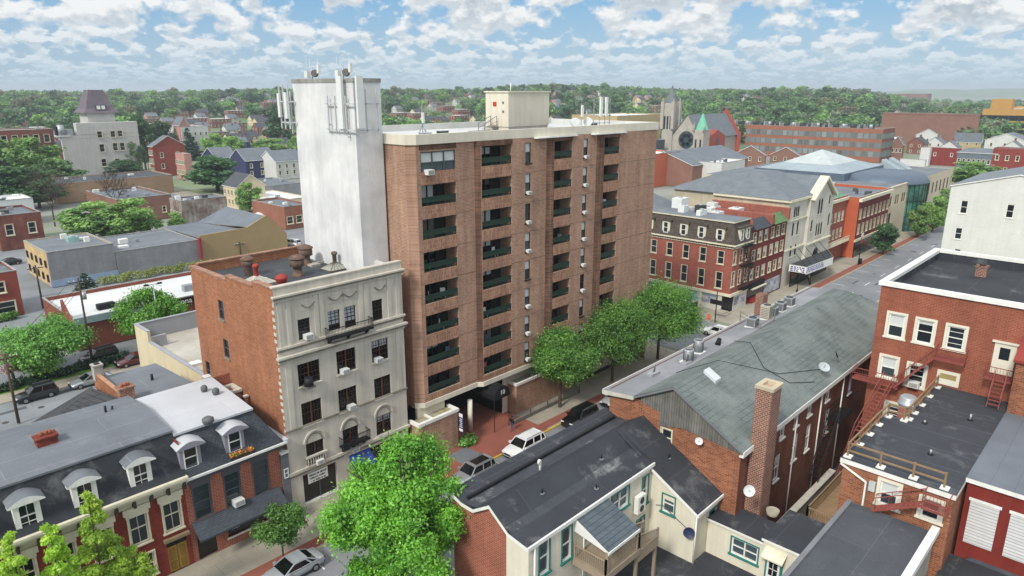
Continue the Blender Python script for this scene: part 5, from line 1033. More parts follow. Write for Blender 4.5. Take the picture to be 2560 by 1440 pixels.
for p in pts: q = MB(); q.box(p[0]-.06, p[0]+.06, p[1]-.06, p[1]+.06, 11.7, 12.75, TIM); q.build('post', rl); q = MB(); q.box(p[0]-.25, p[0]+.3, p[1]-.3, p[1]+.2, 11.61, 11.7, WHITE); q.build('pad', rl)
q = MB(); q.path([(WX0-.15, 13.35, 11.2), (WX0-.1, 11.6, 10.4), (WX0-.1, 11.6, 6)], .11, WHITE); q.build('downpipe', wg); q = MB(); q.box(WX0-.2, WX0, 11.0, 11.4, 9.9, 10.6, M('meter box', 'b9c2c2', .6)); q.build('meter_box', wg)
fe3 = thing('fire_escape', 'red iron stair hung on the brick wing above the dark flat roof', 'fire escape', (47, 8, 9)); plat(fe3, 6.6, 8.0, 10.6, 46.2, 47.38); flight(fe3, (46.7, 8.0, 10.6), (46.7, 10.8, 9.0), .7, n=9, rail=True)
for x, y, z, h_ in ((52, 9, 11.61, .35), (60, 8.2, 11.61, .5), (57, 10.6, 11.61, .25)): q = MB(); q.cyl((x, y, z), (x, y, z+h_), .07, .07, GALV, 8).cyl((x, y, z), (x, y, z+.05), .2, .2, INK, 10); q.build('vent_pipe', wg)
# red garage building with white shutters
rg = thing('red_garage', 'dark red building with white roller shutters and grey sheet roof', 'building', (58, 1, 0)); DRED = M('dark red paint', '7e2f28', .75, .14, .6, streak=.25)
q = MB(); q.box(50, 66, -12, 6.3, 0, 11.5, DRED); q.build('wall', rg); q = MB(); q.box(49.8, 63.1, -12, 6.42, 11.5, 11.8, WHITE, top=M('grey sheet roof', '6c727a', .7, .12, .4, seam=(6, 1.3, '62676e', .04), fine=.05)); q.build('roof', rg)
ROL = M('roller shutter', 'dcdcda', .6, .05, 2, brick=(30, .22, 'cfcfce', 'a3a5a6', .03))
for y0, y1 in ((4.35, 5.95), (2.2, 3.75), (0, 1.5)): q = MB(); q.box(49.9, 49.99, y0, y1, 7.2, 10.3, ROL).box(49.84, 49.9, y0-.1, y1+.1, 10.3, 10.5, WHITE); q.build('roller_shutter', rg)
lr = thing('low_flat_roof', 'low building with broad dark grey roof and white-capped side wall', 'building', (41, 9.5, 0)); GDK = M('dark grey felt', '4c4f55', .85, .12, .5, seam=(14, 3.2, '5a5d63', .03), fine=.1, patch=.3); q = MB(); q.box(30, 46.7, 7.1, 12.3, 0, 8.9, M('grey render', 'a7a49b', .9, .15, 1, streak=.3)); q.build('wall', lr); q = MB(); q.poly([(30, 7.3, 8.93), (46.7, 7.3, 8.93), (46.7, 12.1, 8.93), (30, 12.1, 8.93)], GDK); q.build('roof', lr); q = MB(); q.box(30, 46.75, 6.85, 7.3, 8.9, 9.35, WHITE).box(30, 46.7, 12.1, 12.4, 8.9, 9.05, MATS['grey rake board']); q.build('coping', lr)
dy = thing('yard_roof', 'black patched flat roof below the red garage shutters', 'building', (40, 2, 0)); q = MB(); q.box(26, 49.8, -8, 6.6, 0, 6.0, DKB); q.build('wall', dy); q = MB(); q.poly([(26, -8, 6.03), (49.8, -8, 6.03), (49.8, 6.6, 6.03), (26, 6.6, 6.03)], MATS['patched black roof']); ro = q.build('roof', dy)
p = pz(2500, 1400, 6.0); q = MB(); c = [(p.x-1.6, p.y-1.5, 6.05), (p.x+1.6, p.y-1.5, 6.05), (p.x+1.6, p.y+1.7, 6.05), (p.x-1.6, p.y+1.7, 6.05)]
for i in range(4): q.poly([c[i], c[(i+1) % 4], (p.x, p.y, 6.9)], M('leaded skylight', '43484e', .4, .2, 2))
q.build('skylight', ro)
# alley: low roof, coped wall, timber deck
al = thing('alley_roof', 'dark low flat roof filling the alley below the brick chimney', 'building', (54, 16, 0)); q = MB(); q.box(47.1, 64, 13.3, 18.0, 0, 1.9, DKB); q.build('wall', al); q = MB(); q.poly([(47.1, 13.3, 1.93), (64, 13.3, 1.93), (64, 18.0, 1.93), (47.1, 18, 1.93)], M('grimy roof', '3a3937', .9, .3, .3, col2='4a443a', fine=.1)); q.build('roof', al)
q = MB(); q.box(50.0, 62.5, 18.05, 18.5, 0, 2.1, DKB).box(49.9, 62.6, 17.98, 18.55, 2.1, 2.25, MATS['dirty white fascia']); tag(q.build('alley_wall'), 'low alley wall with pale coping beside the brick chimney', 'wall')
dk = thing('timber_deck', 'brown timber roof deck with slatted rail beside the railed wing', 'deck', (52, 14.8, 6)); q = MB(); q.box(47.5, 55, 13.45, 15.2, 5.6, 5.75, TIM); q.build('deck', dk); TAU_, TAU = TAU, TIM; po_, po = po, dk; rail((47.5, 15.2), (55, 15.2), 5.75); rail((47.5, 13.5), (47.5, 15.2), 5.75); TAU, po = TAU_, po_
for x in (47.6, 51, 54.9): q = MB(); q.box(x-.08, x+.08, 15.05, 15.2, 1.95, 5.6, TIM); q.build('stilt', dk)
bs = thing('fire_escape', 'black iron fire escape with satellite dish on the dark alley wall', 'fire escape', (64, 19, 5)); BI = M('black iron', '1c1b1b'); plat(bs, 18.2, 19.45, 7.0, 62.6, 66.2, BI); flight(bs, (62.6, 18.8, 7.0), (59.2, 18.8, 2.3), .8, BI)
for i, (x, y, r, h) in enumerate(((48.4, 17.6, .42, .5), (47.9, 18.0-.5, .5, .4))): q = MB(); q.lathe((x+i*-.9, y, 2.0 if i == 0 else 5.35), [(r*.8, 0), (r, h), (r*.85, h), (r*.8, h-.12)], M('stone planter', 'a8a090', .9, .2), 16); tag(q.build('planter'), ('round stone planter at the foot of the coped alley wall', 'round stone planter behind the black connector roof')[i], 'planter')
# ================================================================ rows along the street beyond the crossing
MRED = M('corner red brick', '98574a', .9, .12, .4, brick=(.4, .14, '8a4a3d', 'a87162', .013), streak=.15, fine=.06); MDRK = M('deep red brick', '6f3029', .9, .1, .4, brick=(.4, .14, '642a24', '7d3f36', .012))
SLT = M('weathered mansard slate', '4f4842', .9, .3, 1.5, shingle=(.4, .25, '5d544c', '332f2b', .02), fine=.15); TERR = M('cream terracotta', 'c9c5b9', .85, .08, .5, streak=.15)
STYLES['ivory'] = dict(fm=CREAM, fw=.08, sur=.06, sm=CREAM, st=.05); STYLES['ivory2'] = dict(STYLES['ivory'], blind=.5, glass='grey glass'); STYLES['round'] = dict(fm=MATS['dark sash'], fw=.06, arch=1, am=TERR, sur=0, sill=1, sillm=TERR); STYLES['plainw'] = dict(fm=WHITE, fw=.1, sur=0)
STYLES['far'] = dict(fm=CREAM, fw=.14, sur=.08, sm=CREAM, st=.05); STYLES['fardark'] = dict(fm=MATS['dark sash'], fw=.1, sill=0, glass='dark glass'); STYLES['fargrn'] = dict(fm=M('green grey sash', '6f8379', .6), fw=.14, up=(2,2), lo=(2,2), sill=0, glass='pale glass')
mc = thing('corner_mansard_building', 'red brick corner building with slate mansard, ivory windows and cream shopfronts', 'building', (111, 60, 0)); X0 = 107.1
wl = MB(); wins = []; 
for px, a, b_ in ((1634.7, 599, 631), (1674, 605.7, 638), (1714.5, 611.5, 645.6), (1757, 618, 653), (1801.7, 627, 660), (1632, 648.5, 686.5), (1670.7, 655, 694), (1709.6, 662, 703), (1752.5, 671, 711.7), (1796.6, 679.6, 720.5)):
    wins.append(wpx('W', X0, px, a, b_, 1.15, 'ivory'))
facade(mc, wl, 'W', X0, 51, 76, 3.2, 11.4, MRED, wins, dep=.15)
ws = [wpx('S', 51, px, a, b_, 1.0, 'ivory') for px, a, b_ in ((1837, 628, 661), (1853, 622, 656), (1832, 680, 716), (1848, 675, 709), (1868, 612, 648), (1864, 668, 702))]
facade(mc, wl, 'S', 51, X0, 113.4, 3.2, 11.4, MRED, ws, dep=.15); wl.wall('N', 76, X0, 113.4, 0, 15, MRED).wall('E', 113.4, 51, 76, 0, 15, MRED); wl.build('wall', mc)
q = MB(); q.box(X0-.25, X0+.02, 50.75, 76, 2.75, 3.2, CREAM).box(X0+.02, 113.4, 50.75, 51.02, 2.75, 3.2, CREAM).box(X0-.02, X0+.1, 52.4, 76, -.1, 2.74, TERR).box(X0+1.5, 113.4, 50.98, 51.1, -.1, 2.74, TERR)
q.build('shopfront', mc); q = MB(); q.box(X0+.4, X0+.5, 51.2, 52.3, 0, 2.6, MATS['dark glass']); q.poly([(X0+.1, 52.3, 0), (X0+1.5, 51.1, 0), (X0+1.5, 51.1, 2.7), (X0+.1, 52.3, 2.7)], MATS['dark glass']); q.build('door', mc)
PCY = M('cyan poster', '6db8d4', .6, .1, 2); PGY = M('grey poster', 'b9bcc2', .6, .2, 1.2, col2='6a6f78')
for i, (y, m) in enumerate(((54.6, PGY), (58.6, PCY), (62.4, MATS['dark glass']), (66.2, PGY), (70, MATS['dark glass']))):
    q = MB(); q.box(X0-.05, X0-.021, y-1.5, y+1.5, .95, 2.2, m); o = q.build('shop_window', mc); q = MB(); q.box(X0-.06, X0-.021, y-1.5, y+1.5, 2.2, 2.6, MATS['pale glass']); q.build('transom', o)
    q = MB(); q.box(X0-.1, X0-.021, y+1.6, y+1.95, -.1, 2.74, CREAM); q.build('pilaster', mc)
q = MB(); q.box(X0-.06, X0-.052, 58.9, 60, 1.0, 2.1, PGY); 
q.build('poster_figure', mc)
for x in (109.5, 111.8): q = MB(); q.box(x-.9, x+.9, 50.94, 50.98, .9, 2.3, PGY); q.build('shop_window', mc)
q = MB(); q.box(X0-.5, 113.5, 50.5, 76, 11.4, 11.62, CREAM); 
for i in range(50): y = 51.2+i*.5; q.box(X0-.35, X0-.01, y, y+.2, 11.12, 11.4, M('shadow bracket', '4b4036', .9))  # row of dark brown brackets under the cornice
q.box(X0-.2, X0-.01, 51, 76, 10.95, 11.1, CREAM); q.box(X0, 113.4, 50.8, 50.99, 10.95, 11.1, CREAM); q.build('cornice', mc)
q = MB(); o = [(X0-.3, 50.7), (113.5, 50.7), (113.5, 76), (X0-.3, 76)]; i_ = [(X0+.7, 51.7), (113.5, 51.7), (113.5, 76), (X0+.7, 76)]
q.poly([o[0]+(11.63,), o[1]+(11.63,), i_[1]+(15.1,), i_[0]+(15.1,)], SLT); q.poly([o[3]+(11.63,), o[0]+(11.63,), i_[0]+(15.1,), i_[3]+(15.1,)], SLT)
q.box(X0+.45, 113.6, 51.45, 76, 15.1, 15.3, CREAM, top=GREYROOF); q.build('roof', mc)
for y in (53.6, 57.0, 60.4, 63.9, 67.3):
    q = MB(); q.box(X0-.1, X0+.8, y-.75, y+.75, 11.9, 14.1, CREAM); q.box(X0-.3, X0+1.0, y-1.0, y+1.0, 14.1, 14.35, SLT); q.prism([(y-1.0, 14.35), (y+1.0, 14.35), (y, 14.75)], 'x', X0-.3, X0+.9, SLT); o_ = q.build('dormer', mc); pane, fr, s_ = winmesh(.95, 1.9, 'plainw'); meshobj('dormer_window', pane, (X0-.26, y, 12.05), o_, ROT['W']); meshobj('frame', fr, (X0-.26, y, 12.05), o_, ROT['W'])
for x in (109.4, 111.6):
    q = MB(); q.box(x-.75, x+.75, 50.9, 51.8, 11.9, 14.1, CREAM); q.box(x-1, x+1, 50.7, 52, 14.1, 14.35, SLT); o_ = q.build('dormer', mc); pane, fr, s_ = winmesh(.95, 1.9, 'plainw'); meshobj('dormer_window', pane, (x, 50.75, 12.05), o_); meshobj('frame', fr, (x, 50.75, 12.05), o_)
f4 = thing('fire_escape', 'dark iron fire escape on the corner mansard building beside a drainpipe', 'fire escape', (112, 50, 4))
for z in (3.6, 7.6, 11.0): plat(f4, 49.9, 50.95, z, 109.8, 113.2, BI)
for a, b_ in (((110.2, 50.3, 3.6), (112.8, 50.3, 7.6)), ((112.8, 50.5, 7.6), (110.2, 50.5, 11.0))): flight(f4, a, b_, .6, BI, n=8)
# dark red row
dr_ = thing('dark_red_row', 'deep red brick row of three storeys with green-hooded roofline', 'building', (120.5, 58, 0)); wl = MB(); wins = []
for k in range(6):
    u = 114.8+k*2.28+(.0 if k < 3 else .35)
    for z in (4.3, 7.6, 10.7): wins.append((u, z, 1.15, 1.9, 'ivory2' if random.random() < .5 else 'ivory'))
facade(dr_, wl, 'S', 51.05, 113.45, 128, 0, 13.3, MDRK, wins, dep=.14); wl.wall('N', 70, 113.5, 128, 0, 13, MDRK).wall('W', 113.47, 51.1, 70, 11, 13.3, MDRK); wl.build('wall', dr_)
q = MB(); q.prism([(50.5, 13.2), (52.2, 14.7), (52.2, 13.2)], 'x', 114, 120.2, SLATE); q.prism([(50.5, 13.2), (52.2, 14.7), (52.2, 13.2)], 'x', 121.5, 127.6, M('green tiles', '5f7d55', .8, .3, 2)); q.box(113.5, 128, 52.2, 70, 13.1, 13.3, GREYROOF); ro = q.build('roof', dr_)
q = MB(); q.box(120.4, 121.3, 50.6, 66, 13.31, 15.0, MRED).box(127.3, 128, 50.6, 66, 13.31, 15.4, MRED); q.build('party_wall', dr_)
q = MB(); q.box(114, 119.6, 50.6, 51.0, 2.6, 3.6, MATS['dark entrance']).box(114, 119.8, 50.2, 50.6, 2.6, 2.75, CREAM); q.build('shop_sign', dr_); q = MB(); q.box(120.2, 127.2, 50.9, 51.0, .3, 2.9, PGY); q.build('shop_window', dr_)
q = MB(); q.box(114.6, 117.5, 50.5, 51.0, 0, .9, M('red bunting', '9a3030', .7)).box(113.6, 120, 50.95, 51.03, .9, 2.6, MATS['black glass']); q.build('shopfront', dr_)
for x, y, z, wx, wy, h, l in ((118, 60, 13.3, 2.2, 1.6, 1.6, 'white rooftop plant unit nearest the mansard corner roof'), (121.8, 61, 13.3, 3.4, 1.5, 1.2, 'long white duct box among the rooftop plant'), (125.5, 60, 13.3, 2.6, 2, 1.4, 'white plant box at the far end of the duct'), (115, 66, 14.9, 2.6, 2.0, 2.2, 'tall white plant cabinet by the slate hip roof'), (111, 63, 15.3, 1.6, 1.2, 1.2, 'pale drum-like unit on the corner roof'), (112.6, 60.5, 15.3, 1.5, 1.5, 1.3, 'black louvred unit on the corner roof'), (110.3, 59, 15.3, 2.4, .8, .9, 'white low duct on the corner roof'), (116.2, 57.6, 13.3, 1.2, 1, 1, 'small white box before the nearest rooftop plant'), (119.9, 63, 13.3, 2, 2.6, 1.9, 'big pale plant housing behind the long duct'), (123.6, 64, 13.3, 1.6, 1.6, 2.2, 'tall narrow white unit behind the duct end'), (126, 64.5, 13.3, 2.2, 1.2, 1.1, 'low white unit by the theatre side wall'), (117.5, 66, 13.3, 3, 1.2, 1.7, 'white fan housing beside the plant cabinet'), (121, 67.5, 13.3, 4, .7, 1.0, 'rear white duct run on the dark red row'), (113.8, 61.5, 13.4, .9, .9, 1.2, 'small black vent cube at the roof step')):
    t = thing('plant_unit', l, 'air conditioner', (x, y, z)); q = MB(); m = ACD if 'black' in l else ANT; q.box(x-wx/2, x+wx/2, y-wy/2, y+wy/2, z, z+h, m); q.build('casing', t); q = MB(); q.cyl((x, y, z+h+.01), (x, y, z+h+.2), .4, .4, GALV, 10); q.build('fan', t)
q = MB(); 
for k in range(9): x = 114+k*1.6; q.box(x, x+.05, 57.4, 57.45, 13.3, 14.5, IR)
q.path([(114, 57.4, 14.5), (127, 57.4, 14.5)], .06, IR).path([(114, 57.4, 13.9), (127, 57.4, 13.9)], .06, IR); tag(q.build('roof_rail'), 'thin grey rail in front of the white rooftop plant', 'railing')
q = MB(); q.box(107.9, 108.7, 70.5, 71.4, 15.3, 16.3, MRED); tag(q.build('roof_chimney'), 'small red chimney at the far left of the corner roof', 'chimney')
# slate-roofed hall behind the corner
hall = thing('slate_hall', 'large grey slate hip-roofed hall behind the corner mansard building', 'building', (116, 88, 0)); q = MB(); q.box(108, 132, 76.5, 100, 0, 12.5, MRED); q.build('wall', hall); GSL = M('blue grey slate', '747a80', .85, .12, .5, shingle=(.4, .25, '6b7177', '60666c', .02)); q = MB()
q.poly([(107, 76, 12.5), (133, 76, 12.5), (127, 88, 18), (112, 88, 18)], GSL); q.poly([(107, 101, 12.5), (107, 76, 12.5), (112, 88, 18)], GSL); q.poly([(133, 76, 12.5), (133, 101, 12.5), (127, 88, 18)], GSL); q.poly([(133, 101, 12.5), (107, 101, 12.5), (112, 88, 18), (127, 88, 18)], GSL); q.build('roof', hall)
# theatre
th = thing('theatre', 'cream Victorian theatre front with gabled bay, marquee and grey hip roof', 'theatre', (138, 58, 0)); wl = MB(); wins = []
for u in (131.0, 133.2): wins += [(u, 9.6, .8, 2.6, 'round'), (u, 5.6, .8, 2.2, 'round')]
wins += [(131.0+.9, 13.2, .7, 2.0, 'round'), (131.0, 13.2, .7, 2.0, 'round'), (132.8, 13.2, .7, 2.0, 'round')]
facade(th, wl, 'S', 51.02, 128, 136.9, 0, 16.6, TERR, wins, dep=.2)
wins = [(141.4, 12.6, .9, 3.0, 'round'), (142.7, 12.6, .9, 3.0, 'round'), (141.4, 8.2, .8, 2.6, 'round'), (142.6, 8.2, .8, 2.6, 'round'), (143.8, 8.2, .8, 2.6, 'round'), (142.2, 3.2, 3.2, 2.6, 'round'), (147.5, 9.5, .8, 2.6, 'round'), (146.8, 14.0, .8, 2.4, 'round'), (138.5, 9.5, .8, 2.4, 'round')]
facade(th, wl, 'S', 50.4, 136.9, 149, 0, 15.8, TERR, wins, dep=.2); wl.poly([(138, 50.4, 15.8), (148, 50.4, 15.8), (143.2, 50.4, 19.3)], TERR); wl.wall('W', 136.9, 50.4, 51.02, 0, 15.8, TERR); wl.wall('W', 128, 51.02, 75, 0, 16.6, M('pale side wall', 'b7ae97', .9, .12, .4, streak=.2)).wall('E', 149, 50.4, 75, 0, 16, TERR).wall('N', 75, 128, 149, 0, 16, TERR); wl.build('wall', th)
q = MB(); q.box(127.6, 137.2, 50.5, 51.0, 16.3, 16.75, CREAM).box(127.5, 128, 51.0, 66, 16.3, 16.75, CREAM); q.box(137.2, 149.2, 50.1, 50.39, 7.0, 7.3, CREAM).box(128, 136.9, 50.8, 51.0, 7.0, 7.3, CREAM).box(128, 136.9, 50.8, 51.0, 12.6, 12.8, CREAM)
for sg, xa in ((1, 137.4), (-1, 149)): q.prism([(xa, 15.5), (143.2, 19.5), (143.2, 20.0), (xa-sg*.5, 15.9)], 'y', 49.7, 51.5, CREAM)
q.build('cornice', th); q = MB()
ea = [(127.4, 50.6), (150, 50.6), (150, 76), (127.4, 76)]; ri = [(136, 60, 20.3), (143.2, 60, 20.3), (143.2, 68, 20.3), (136, 68, 20.3)]
for k in range(4): l = (k+1) % 4; q.poly([ea[k]+(16.76,), ea[l]+(16.76,), ri[l], ri[k]], GSL)
q.poly(ri, GSL); q.poly([(138, 50.5, 15.9), (143.2, 50.5, 19.9), (143.2, 60, 20), (138, 55, 17.5)], GSL); q.poly([(148.6, 50.5, 15.9), (143.2, 50.5, 19.9), (143.2, 60, 20), (148.6, 55, 17.5)], GSL); q.build('roof', th)
mq = MB(); mq.box(129.6, 141.6, 47.2, 50.3, 3.0, 3.2, ANT); mq.poly([(129.6, 47.2, 3.0), (141.6, 46.6, 3.0), (141.6, 46.6, 4.5), (129.6, 47.2, 4.5)], WHITE); mq.poly([(129.6, 50.4, 3.0), (129.6, 47.2, 3.0), (129.6, 47.2, 4.5), (129.6, 50.4, 4.5)], WHITE); mq.poly([(141.6, 46.6, 3.0), (148.4, 50.2, 3.0), (148.4, 50.2, 4.5), (141.6, 46.6, 4.5)], WHITE); mq.poly([(129.6, 50.4, 4.4), (129.6, 47.2, 4.4), (141.6, 46.6, 4.4), (148.4, 50.2, 4.4)], M('marquee roof', '3d4144', .8)); mo = mq.build('marquee', th)
q = MB(); BLU = M('blue lettering', '3a3f9a', .6)
for r_ in range(3):
    x = 129.75+.2*r_
    while x < 137: l = random.uniform(.25, .7); y_ = 47.2-(x-129.6)*.05-.02; q.box(x, x+l, y_-.01, y_, 3.35+r_*.36, 3.56+r_*.36, BLU); x += l+random.uniform(.1, .3)
for k in range(3): x = 143+k*1.5; y_ = 46.6+(x-141.6)*.529; q.box(x, x+.9, y_-.12, y_-.03, 3.3, 4.2, M('red poster', '8f2f35', .6))
for r_ in range(3):
    y = 47.5
    while y < 49.9: l = random.uniform(.2, .5); q.box(129.57, 129.59, y, y+l, 3.35+r_*.36, 3.56+r_*.36, BLU); y += l+.2
q.build('lettering', mo); q = MB()
for x in (130.5, 133, 136, 140, 143): q = MB(); q.path([(x, 47.6, 4.4), (x, 50.3, 7)], .08, BI); q.build('tie_rod', mo)
q = MB(); q.box(130, 148.5, 50.0, 50.2, 0, 2.99, MATS['black glass']); q.build('entrance', th)
# brick hotel block, orange block, modern civic building
b3 = building('red_brick_block', 'plain red brick block with white balcony and green roof strip beside the theatre', 149, 163.6, 52.4, 72, 13.2, MRED, GREYROOF, S=[(150.6+k*2.2, z, 1.0, 2.0, 'ivory2') for k in range(6) for z in (8.6, 4.9)], par=.7)
q = MB(); q.box(149, 163.6, 52.0, 52.39, 13.0, 13.6, CREAM); q.prism([(52.7, 13.95), (56.5, 14.9), (56.5, 13.95)], 'x', 149.3, 163.3, M('green copper roof', '4f8a6b', .7, .2, 2)); q.build('cornice', b3); q = MB(); q.box(149.2, 163.4, 50.9, 52.39, 3.9, 4.1, CREAM)
for k in range(36): x = 149.2+k*.4; q.box(x, x+.08, 50.9, 50.98, 4.1, 5.0, CREAM)
q.box(149.2, 163.4, 50.88, 51.0, 5.0, 5.1, CREAM); q.build('balcony', b3)
b4 = building('orange_brick_block', 'brick block with bright orange side wall and heavy white cornice', 163.7, 186, 49.9, 75, 12.9, M('orange painted wall', 'b25a3c', .85, .06, .5), GREYROOF, S=[(165.5+k*2.75, z, 1.2, 2.2, 'ivory') for k in range(8) for z in (8.6, 5.2)], par=.6, wmS=MDRK)
q = MB(); q.box(163.5, 186.2, 49.3, 49.89, 12.6, 13.3, CREAM).box(163.5, 186.2, 49.6, 49.89, 3.6, 4.1, CREAM).box(163.9, 186, 49.8, 49.89, 0, 3.5, MATS['black glass']); q.build('cornice', b4)
LIM = M('pale civic stone', 'c9bda6', .85, .06, .4, seam=None); cv = thing('civic_building', 'pale stone civic building with green glass drum and curved blue metal roof', 'building', (210, 62, 0)); GGL = M('green curtain glass', '3f7a68', .12, .25, .6, col2='1f3a36', spec=.7); STYLES['civic'] = dict(fm=LIM, fw=.12, mull=2, mm=LIM, mid=0, sill=0, glass='dark glass')
wl = MB(); facade(cv, wl, 'S', 51, 187.5, 205, 0, 12.9, LIM, [(190.5, 8.2, 3.6, 2.6, 'civic'), (196.5, 8.2, 3.6, 2.6, 'civic'), (202, 8.2, 3.4, 2.6, 'civic'), (191, 3.6, 4.5, 3, 'civic')], dep=.5); wl.wall('W', 187.5, 51, 100, 0, 12.9, LIM).wall('N', 100, 187.5, 250, 0, 12.9, LIM); facade(cv, wl, 'S', 51, 219, 252, 0, 13.2, LIM, [(222+k*4.2, z, 1.6, 3.2, 'fardark') for k in range(8) for z in (7.6,)], dep=.4); wl.wall('E', 252, 51, 100, 0, 13, LIM); wl.wall('W', 219, 51, 60, 0, 13.2, LIM); wl.build('wall', cv)
q = MB(); q.box(187.4, 205.2, 50.9, 51.4, 12.9, 13.15, LIM); q.poly([(187.5, 51.4, 12.91), (252, 51.4, 12.91), (252, 100, 12.91), (187.5, 100, 12.91)], GREYROOF); q.build('roof', cv)
q = MB(); n = 20; cx_, cy_, rr_ = 211.5, 57, 9.0
for k in range(n):
    a, b_ = math.pi+math.pi*k/n, math.pi+math.pi*(k+1)/n; q.poly([(cx_+rr_*math.cos(a), cy_+rr_*math.sin(a), 0), (cx_+rr_*math.cos(b_), cy_+rr_*math.sin(b_), 0), (cx_+rr_*math.cos(b_), cy_+rr_*math.sin(b_), 12.4), (cx_+rr_*math.cos(a), cy_+rr_*math.sin(a), 12.4)], GGL)
o_ = q.build('glass_drum', cv); q = MB()
for k in range(n+1): a = math.pi+math.pi*k/n; q.bar((cx_+(rr_+.05)*math.cos(a), cy_+(rr_+.05)*math.sin(a), 0), (cx_+(rr_+.05)*math.cos(a), cy_+(rr_+.05)*math.sin(a), 12.5), .14, M('dark mullion', '232b2c', .5))
for z in (4, 8): q.path([(cx_+(rr_+.05)*math.cos(math.pi+math.pi*k/n), cy_+(rr_+.05)*math.sin(math.pi+math.pi*k/n), z) for k in range(n+1)], .12, MATS['dark mullion'])
q.build('mullion', o_); q = MB(); BM = M('blue grey metal roof', '5d6a78', .5, .1, .5, metal=.2)
q.lathe((cx_, cy_+3, 12.5), [(rr_*1.35, 0), (rr_*1.35, .25), (rr_*1.2, 2.0), (.1, 2.2)], BM, 40); q.box(203, 226, 58, 64.4, 12.92, 14.2, BM); q.build('drum_roof', cv)
q = MB(); SKG = M('skylight pyramid glass', 'b9bfbd', .6, .08, .5, seam=(2.5, 2.5, '8fb2b8', .06)); SKB = M('skylight blue skirt', '99a5aa', .6, .08, .5, seam=(1.6, 40, '67899a', .05)); 
a1 = [(197, 65), (229, 65), (229, 89), (197, 89)]; a2 = [(203, 70), (223, 70), (223, 84), (203, 84)]
for k in range(4): l = (k+1) % 4; q.poly([a1[k]+(14.8,), a1[l]+(14.8,), a2[l]+(16.3,), a2[k]+(16.3,)], SKB); q.poly([a2[k]+(16.3,), a2[l]+(16.3,), (213, 77, 19.7)], SKG)
q.box(196.5, 229.5, 64.5, 89.5, 12.93, 14.79, BM); q.build('glass_pyramid', cv)
for x in (232, 239): q = MB(); q.prism([(60, 13), (66, 13), (66, 16.2)], 'x', x, x+4, SKB); q.build('roof_light', cv)
wb = building('white_rendered_building', 'cream white rendered building with grey gable roof on the right of the street', 154, 182, 10, 31, 18.7, M('cream white render', 'd3d4ce', .85, .04, .4, brick=(.6, .2, 'cecfca', 'c6c7c2', .01), streak=.03), M('grey membrane slope', '777d83', .85, .1, .4), roof='gx', rh=2.8, W=[wpx('W', 154, px, a, b_, 1.15, 'plainw') for px, a, b_ in ((2410, 501, 534), (2525, 511, 545), (2396, 569, 598), (2393, 622, 640))], ov=.25)
# ================================================================ buildings further off
FN = [0]
def fb(name, label, pl, pc, pr, pt, pb, wm, rm, roof='flat', rh=2.5, depth=14, S=None, W=None, sty='far', hw=(1.1, 1.8), **k):
    # pl/pc/pr: photo columns of the left end, near corner and right end; pt/pb: top and foot of that corner
    c = pz(pc, pb, 0); h = pY(pc, pt, c.y).z; y1 = pX(pl, pt, c.x).y if pl is not None else c.y+depth; x1 = pY(pr, pt, c.y).x if pr is not None else c.x+depth
    kw = dict(k)
    if S: n, rows = S; kw['S'] = grid(n, c.x, x1, [h*r for r in rows], hw[0], hw[1], sty)
    if W: n, rows = W; kw['W'] = grid(n, c.y, y1, [h*r for r in rows], hw[0], hw[1], sty)
    t = building(name, label, c.x, x1, c.y, y1, h, wm, rm, roof, rh, holes=False, **kw); t['box'] = 0; del t['box']; return t, c.x, x1, c.y, y1, h
CBLK = M('pale concrete block', 'bcb9b3', .9, .07, .15, streak=.1); WRF = M('bright white roof', 'd6d8d9', .7, .05, .2); FRED = M('far red brick', '7d5046', .9, .12, .3); FRED2 = M('far brown brick', '866356', .9, .12, .3); FWHT = M('far white wall', 'c9c9c6', .85, .08, .3); FNAV = M('navy wall', '343a5e', .8, .08); FGR = M('far grey roof', '6c7279', .9, .15, .3); FDK = M('far dark roof', '4b4e54', .9, .15, .3); FTAN = M('far tan wall', 'b59f74', .9, .08, .3); FCRM = M('far cream wall', 'd3c4a4', .85, .06, .3); FPNK = M('far pink wall', 'b78a80', .85, .08, .3)
# pale block with the pagoda tower
pt_, xa, xb, ya, yb, h = fb('concrete_block', 'pale concrete-faced mill block with pagoda-roofed tower on its white roof', 150, 172, 347, 341, 455, CBLK, WRF, par=.3)
hh = pY(328, 304, ya+.1).z
q = MB(); q.box(xa+6, xb, ya-.05, yb+2, h-1, hh, CBLK, top=WRF); q.build('upper_wall', pt_)
for px, a, b_ in ((249, 328, 345), (282, 327, 343), (300, 326, 342), (255, 360, 380), (288, 357, 377), (306, 356, 376), (260, 397, 416), (293, 396, 412)): u, z, w_, h_, s_ = wpx('S', ya-.06, px, a, b_, 2.0, 'far'); window(pt_, 'S', ya-.25, u, z, w_, h_, s_)
q = MB(); c = pY(243, 300, ya+10); tx = c.x; tb = hh-.5; tt = pY(243, 281, ya+10).z; wd = 5.3; q.box(tx-wd, tx+wd, ya+4, ya+4+2*wd, tb, tt, CBLK); q.build('tower_wall', pt_)
q = MB(); PAG = M('plum pagoda roof', '6a6068', .85, .15, .3); rp = [(1.32, 0), (1.02, .2), (.86, .45), (.55, 1.0)]; zt_ = pY(243, 226, ya+10).z-tt; cy2 = ya+4+wd
